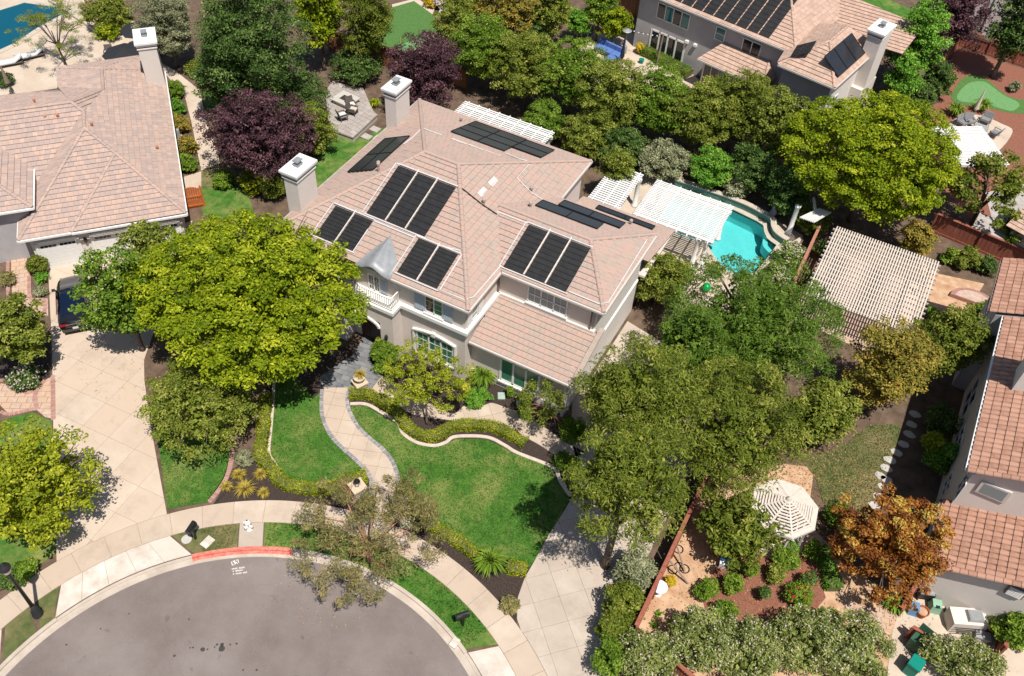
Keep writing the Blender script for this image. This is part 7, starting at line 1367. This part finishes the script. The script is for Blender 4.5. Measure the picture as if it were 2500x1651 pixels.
T = thing('barbecue_cart', 'black folded grill cart under the orange maple', 'cart', at(*K9(370, 260)), R(20)); part(T, 'box', 'dark_metal', lambda b: b.box((0, 0, .5), (.75, .5, .35))); part(T, 'lid', 'grey_box', lambda b: b.box((0, 0, .72), (.7, .45, .1), top=.8))
for s in (-1, 1): part(T, 'leg', 'dark_metal', lambda b: b.box((s*.32, 0, .17), (.05, .45, .34)))
T = thing('compost_box', 'light blue plastic tub on the right patio', 'box', at(*K9(282, 372)), R(10)); part(T, 'tub', 'box_blue', lambda b: b.box((0, 0, .3), (.5, .55, .6), top=.8)); part(T, 'hatch', 'dark_opening', lambda b: b.box((0, -.2, .6), (.22, .14, .02)))
T = thing('clay_pot', 'red clay pot beside the blue tub', 'pot', at(*K9(348, 405))); part(T, 'pot', 'clay', lambda b: b.lathe([(.2, 0), (.3, .45), (.32, .5), (.27, .5), (.24, .42)], seg=18)); part(T, 'soil', 'sandy_soil', lambda b: b.lathe([(.25, .42), (.05, .44)], seg=14))
T = thing('compost_box', 'pale green plastic tub on the right patio', 'box', at(*K9(455, 355)), R(15)); part(T, 'tub', 'box_green', lambda b: b.box((0, 0, .32), (.55, .55, .62), top=.8)); part(T, 'hatch', 'dark_opening', lambda b: b.box((0, -.2, .63), (.2, .14, .02)))
T = thing('meter_box', 'white box on the patio by the wall', 'box', at(*K9(580, 260)), R(15)); part(T, 'box', 'plastic_white', lambda b: b.box((0, 0, .5), (.55, .4, .3))); part(T, 'stand', 'dark_metal', lambda b: b.box((0, 0, .18), (.3, .2, .36)))
c = np.array([K9(*p) for p in ((500, 310), (540, 300), (560, 340), (545, 370), (600, 380), (615, 340), (580, 300), (620, 325))]); tag(MB().tube(smooth([tuple(g(*p, .06)) for p in c], 5), .03, 6).build('garden_hose', 'pipe_black'), 'black hose coiled on the right patio', 'hose')
b0, b1 = g(*K9(930, 760)), g(*K9(1010, 470)); T = fence('red louvred privacy screen on the right patio', b0[:2], b1[:2], 1.5, 'red_fence', name='privacy_screen', bw=.2); T['category'] = 'screen'
b0, b1 = g(*K9(230, 575)), g(*K9(420, 680)); T = fence('low red screen behind the green bins', b0[:2], b1[:2], 1.1, 'red_fence', name='privacy_screen', bw=.3); T['category'] = 'screen'
b0, b1 = g(*K9(165, 400)), g(*K9(280, 200)); T = fence('low red border fence between path and right patio', b0[:2], b1[:2], .7, 'red_fence', name='privacy_screen', bw=.2); T['category'] = 'screen'
T = thing('cooler', 'red cooler beside the patio screen', 'cooler', at(*K9(875, 520)), R(20)); part(T, 'box', 'plastic_red', lambda b: b.box((0, 0, .2), (.55, .4, .4))); part(T, 'lid', 'plastic_red', lambda b: b.box((0, 0, .43), (.6, .45, .07)))
T = thing('storage_bin', 'white bin beside the red cooler', 'bin', at(*K9(815, 505))); part(T, 'bin', 'plastic_white', lambda b: b.lathe([(.15, 0), (.2, .45), (.21, .5), (.05, .52)], seg=14))
T = thing('utility_cart', 'grey cart below the red cooler', 'cart', at(*K9(830, 600)), R(10)); part(T, 'tray', 'grey_box', lambda b: b.box((0, 0, .45), (.7, .45, .08))); part(T, 'frame', 'grey_box', lambda b: b.box((0, 0, .2), (.6, .35, .4)))
def bin_(px, py, rz, m, lb, op):
    T = thing('wheelie_bin', lb, 'bin', at(px, py), rz, 'wheelie bins'); part(T, 'body', m, lambda b: b.box((0, 0, .5), (.5, .55, .95), top=1.15)); 
    part(T, 'lid', m, lambda b: b.beam((0, .32, 1.0), (0, .42, 1.55), .6, .05) if op else b.box((0, 0, 1.02), (.64, .7, .07), top=.92)); part(T, 'axle', 'tyre', lambda b: b.tube([(-.3, .3, .12), (.3, .3, .12)], .12, 12)); part(T, 'handle', m, lambda b: b.tube([(-.25, .38, .98), (.25, .38, .98)], .03, 6))
bin_(*K9(285, 660), R(-20), 'bin_green', 'dark green wheelie bin with its lid open', True); bin_(*K9(262, 860), R(-15), 'bin_teal', 'teal wheelie bin at the bottom edge', False); bin_(*K9(330, 690), R(-20), 'bin_green', 'dark green wheelie bin beside the open one', False)
tag(MB().lathe([(.02, 0), (.22, .08), (.32, .3), (.22, .52), (.02, .6)], at(1722, 712)[:2]+(.1,), 18).build('garden_ball', 'ball_green', smooth=True), 'shiny green ball below the pool', 'ball'); 
# ---- semicircular bench terrace, small roof, corner roof at the right edge
T = thing('round_terrace', 'brown semicircular brick terrace below the small yard', 'terrace', at(2372, 745)); part(T, 'rim', 'red_brick', lambda b: b.prism([(1.5*math.cos(t*.314), 1.3*math.sin(t*.314)) for t in range(11)], 0, .30)); part(T, 'inset', 'flagstone', lambda b: b.prism([(1.2*math.cos(t*.314), .04+1.0*math.sin(t*.314)) for t in range(11)], .31, .33))
T = thing('garden_shed', 'small grey roofed shed behind the red board fence', 'shed', at(2395, 600), R(-6)); part(T, 'wall', 'wood_grey', lambda b: b.box((0, 0, .8), (1.8, 1.2, 1.6))); part(T, 'roof', 'grey_flag', lambda b: b.add([(-1.1, -.8, 1.6), (1.1, -.8, 1.6), (1.1, .8, 1.95), (-1.1, .8, 1.95)], [(0, 1, 2, 3)]))
SH = thing('house', 'corner of a tan tile roof at the far right edge', 'house', (14., 64., 0), R(-20)); s_r = Roof(SH, 'roof_tile_back', keep=120); s_r.plane([(-3.6, -6.5, 2.7), (3, -6.5, 2.7), (3, -1, 4.6), (-3.6, -1, 4.6)]); s_r.finish(); part(SH, 'wall', 'stucco_pale', lambda b: b.prism([(-3.2, -6.1), (3, -6.1), (3, -1), (-3.2, -1)], 0, 2.6))
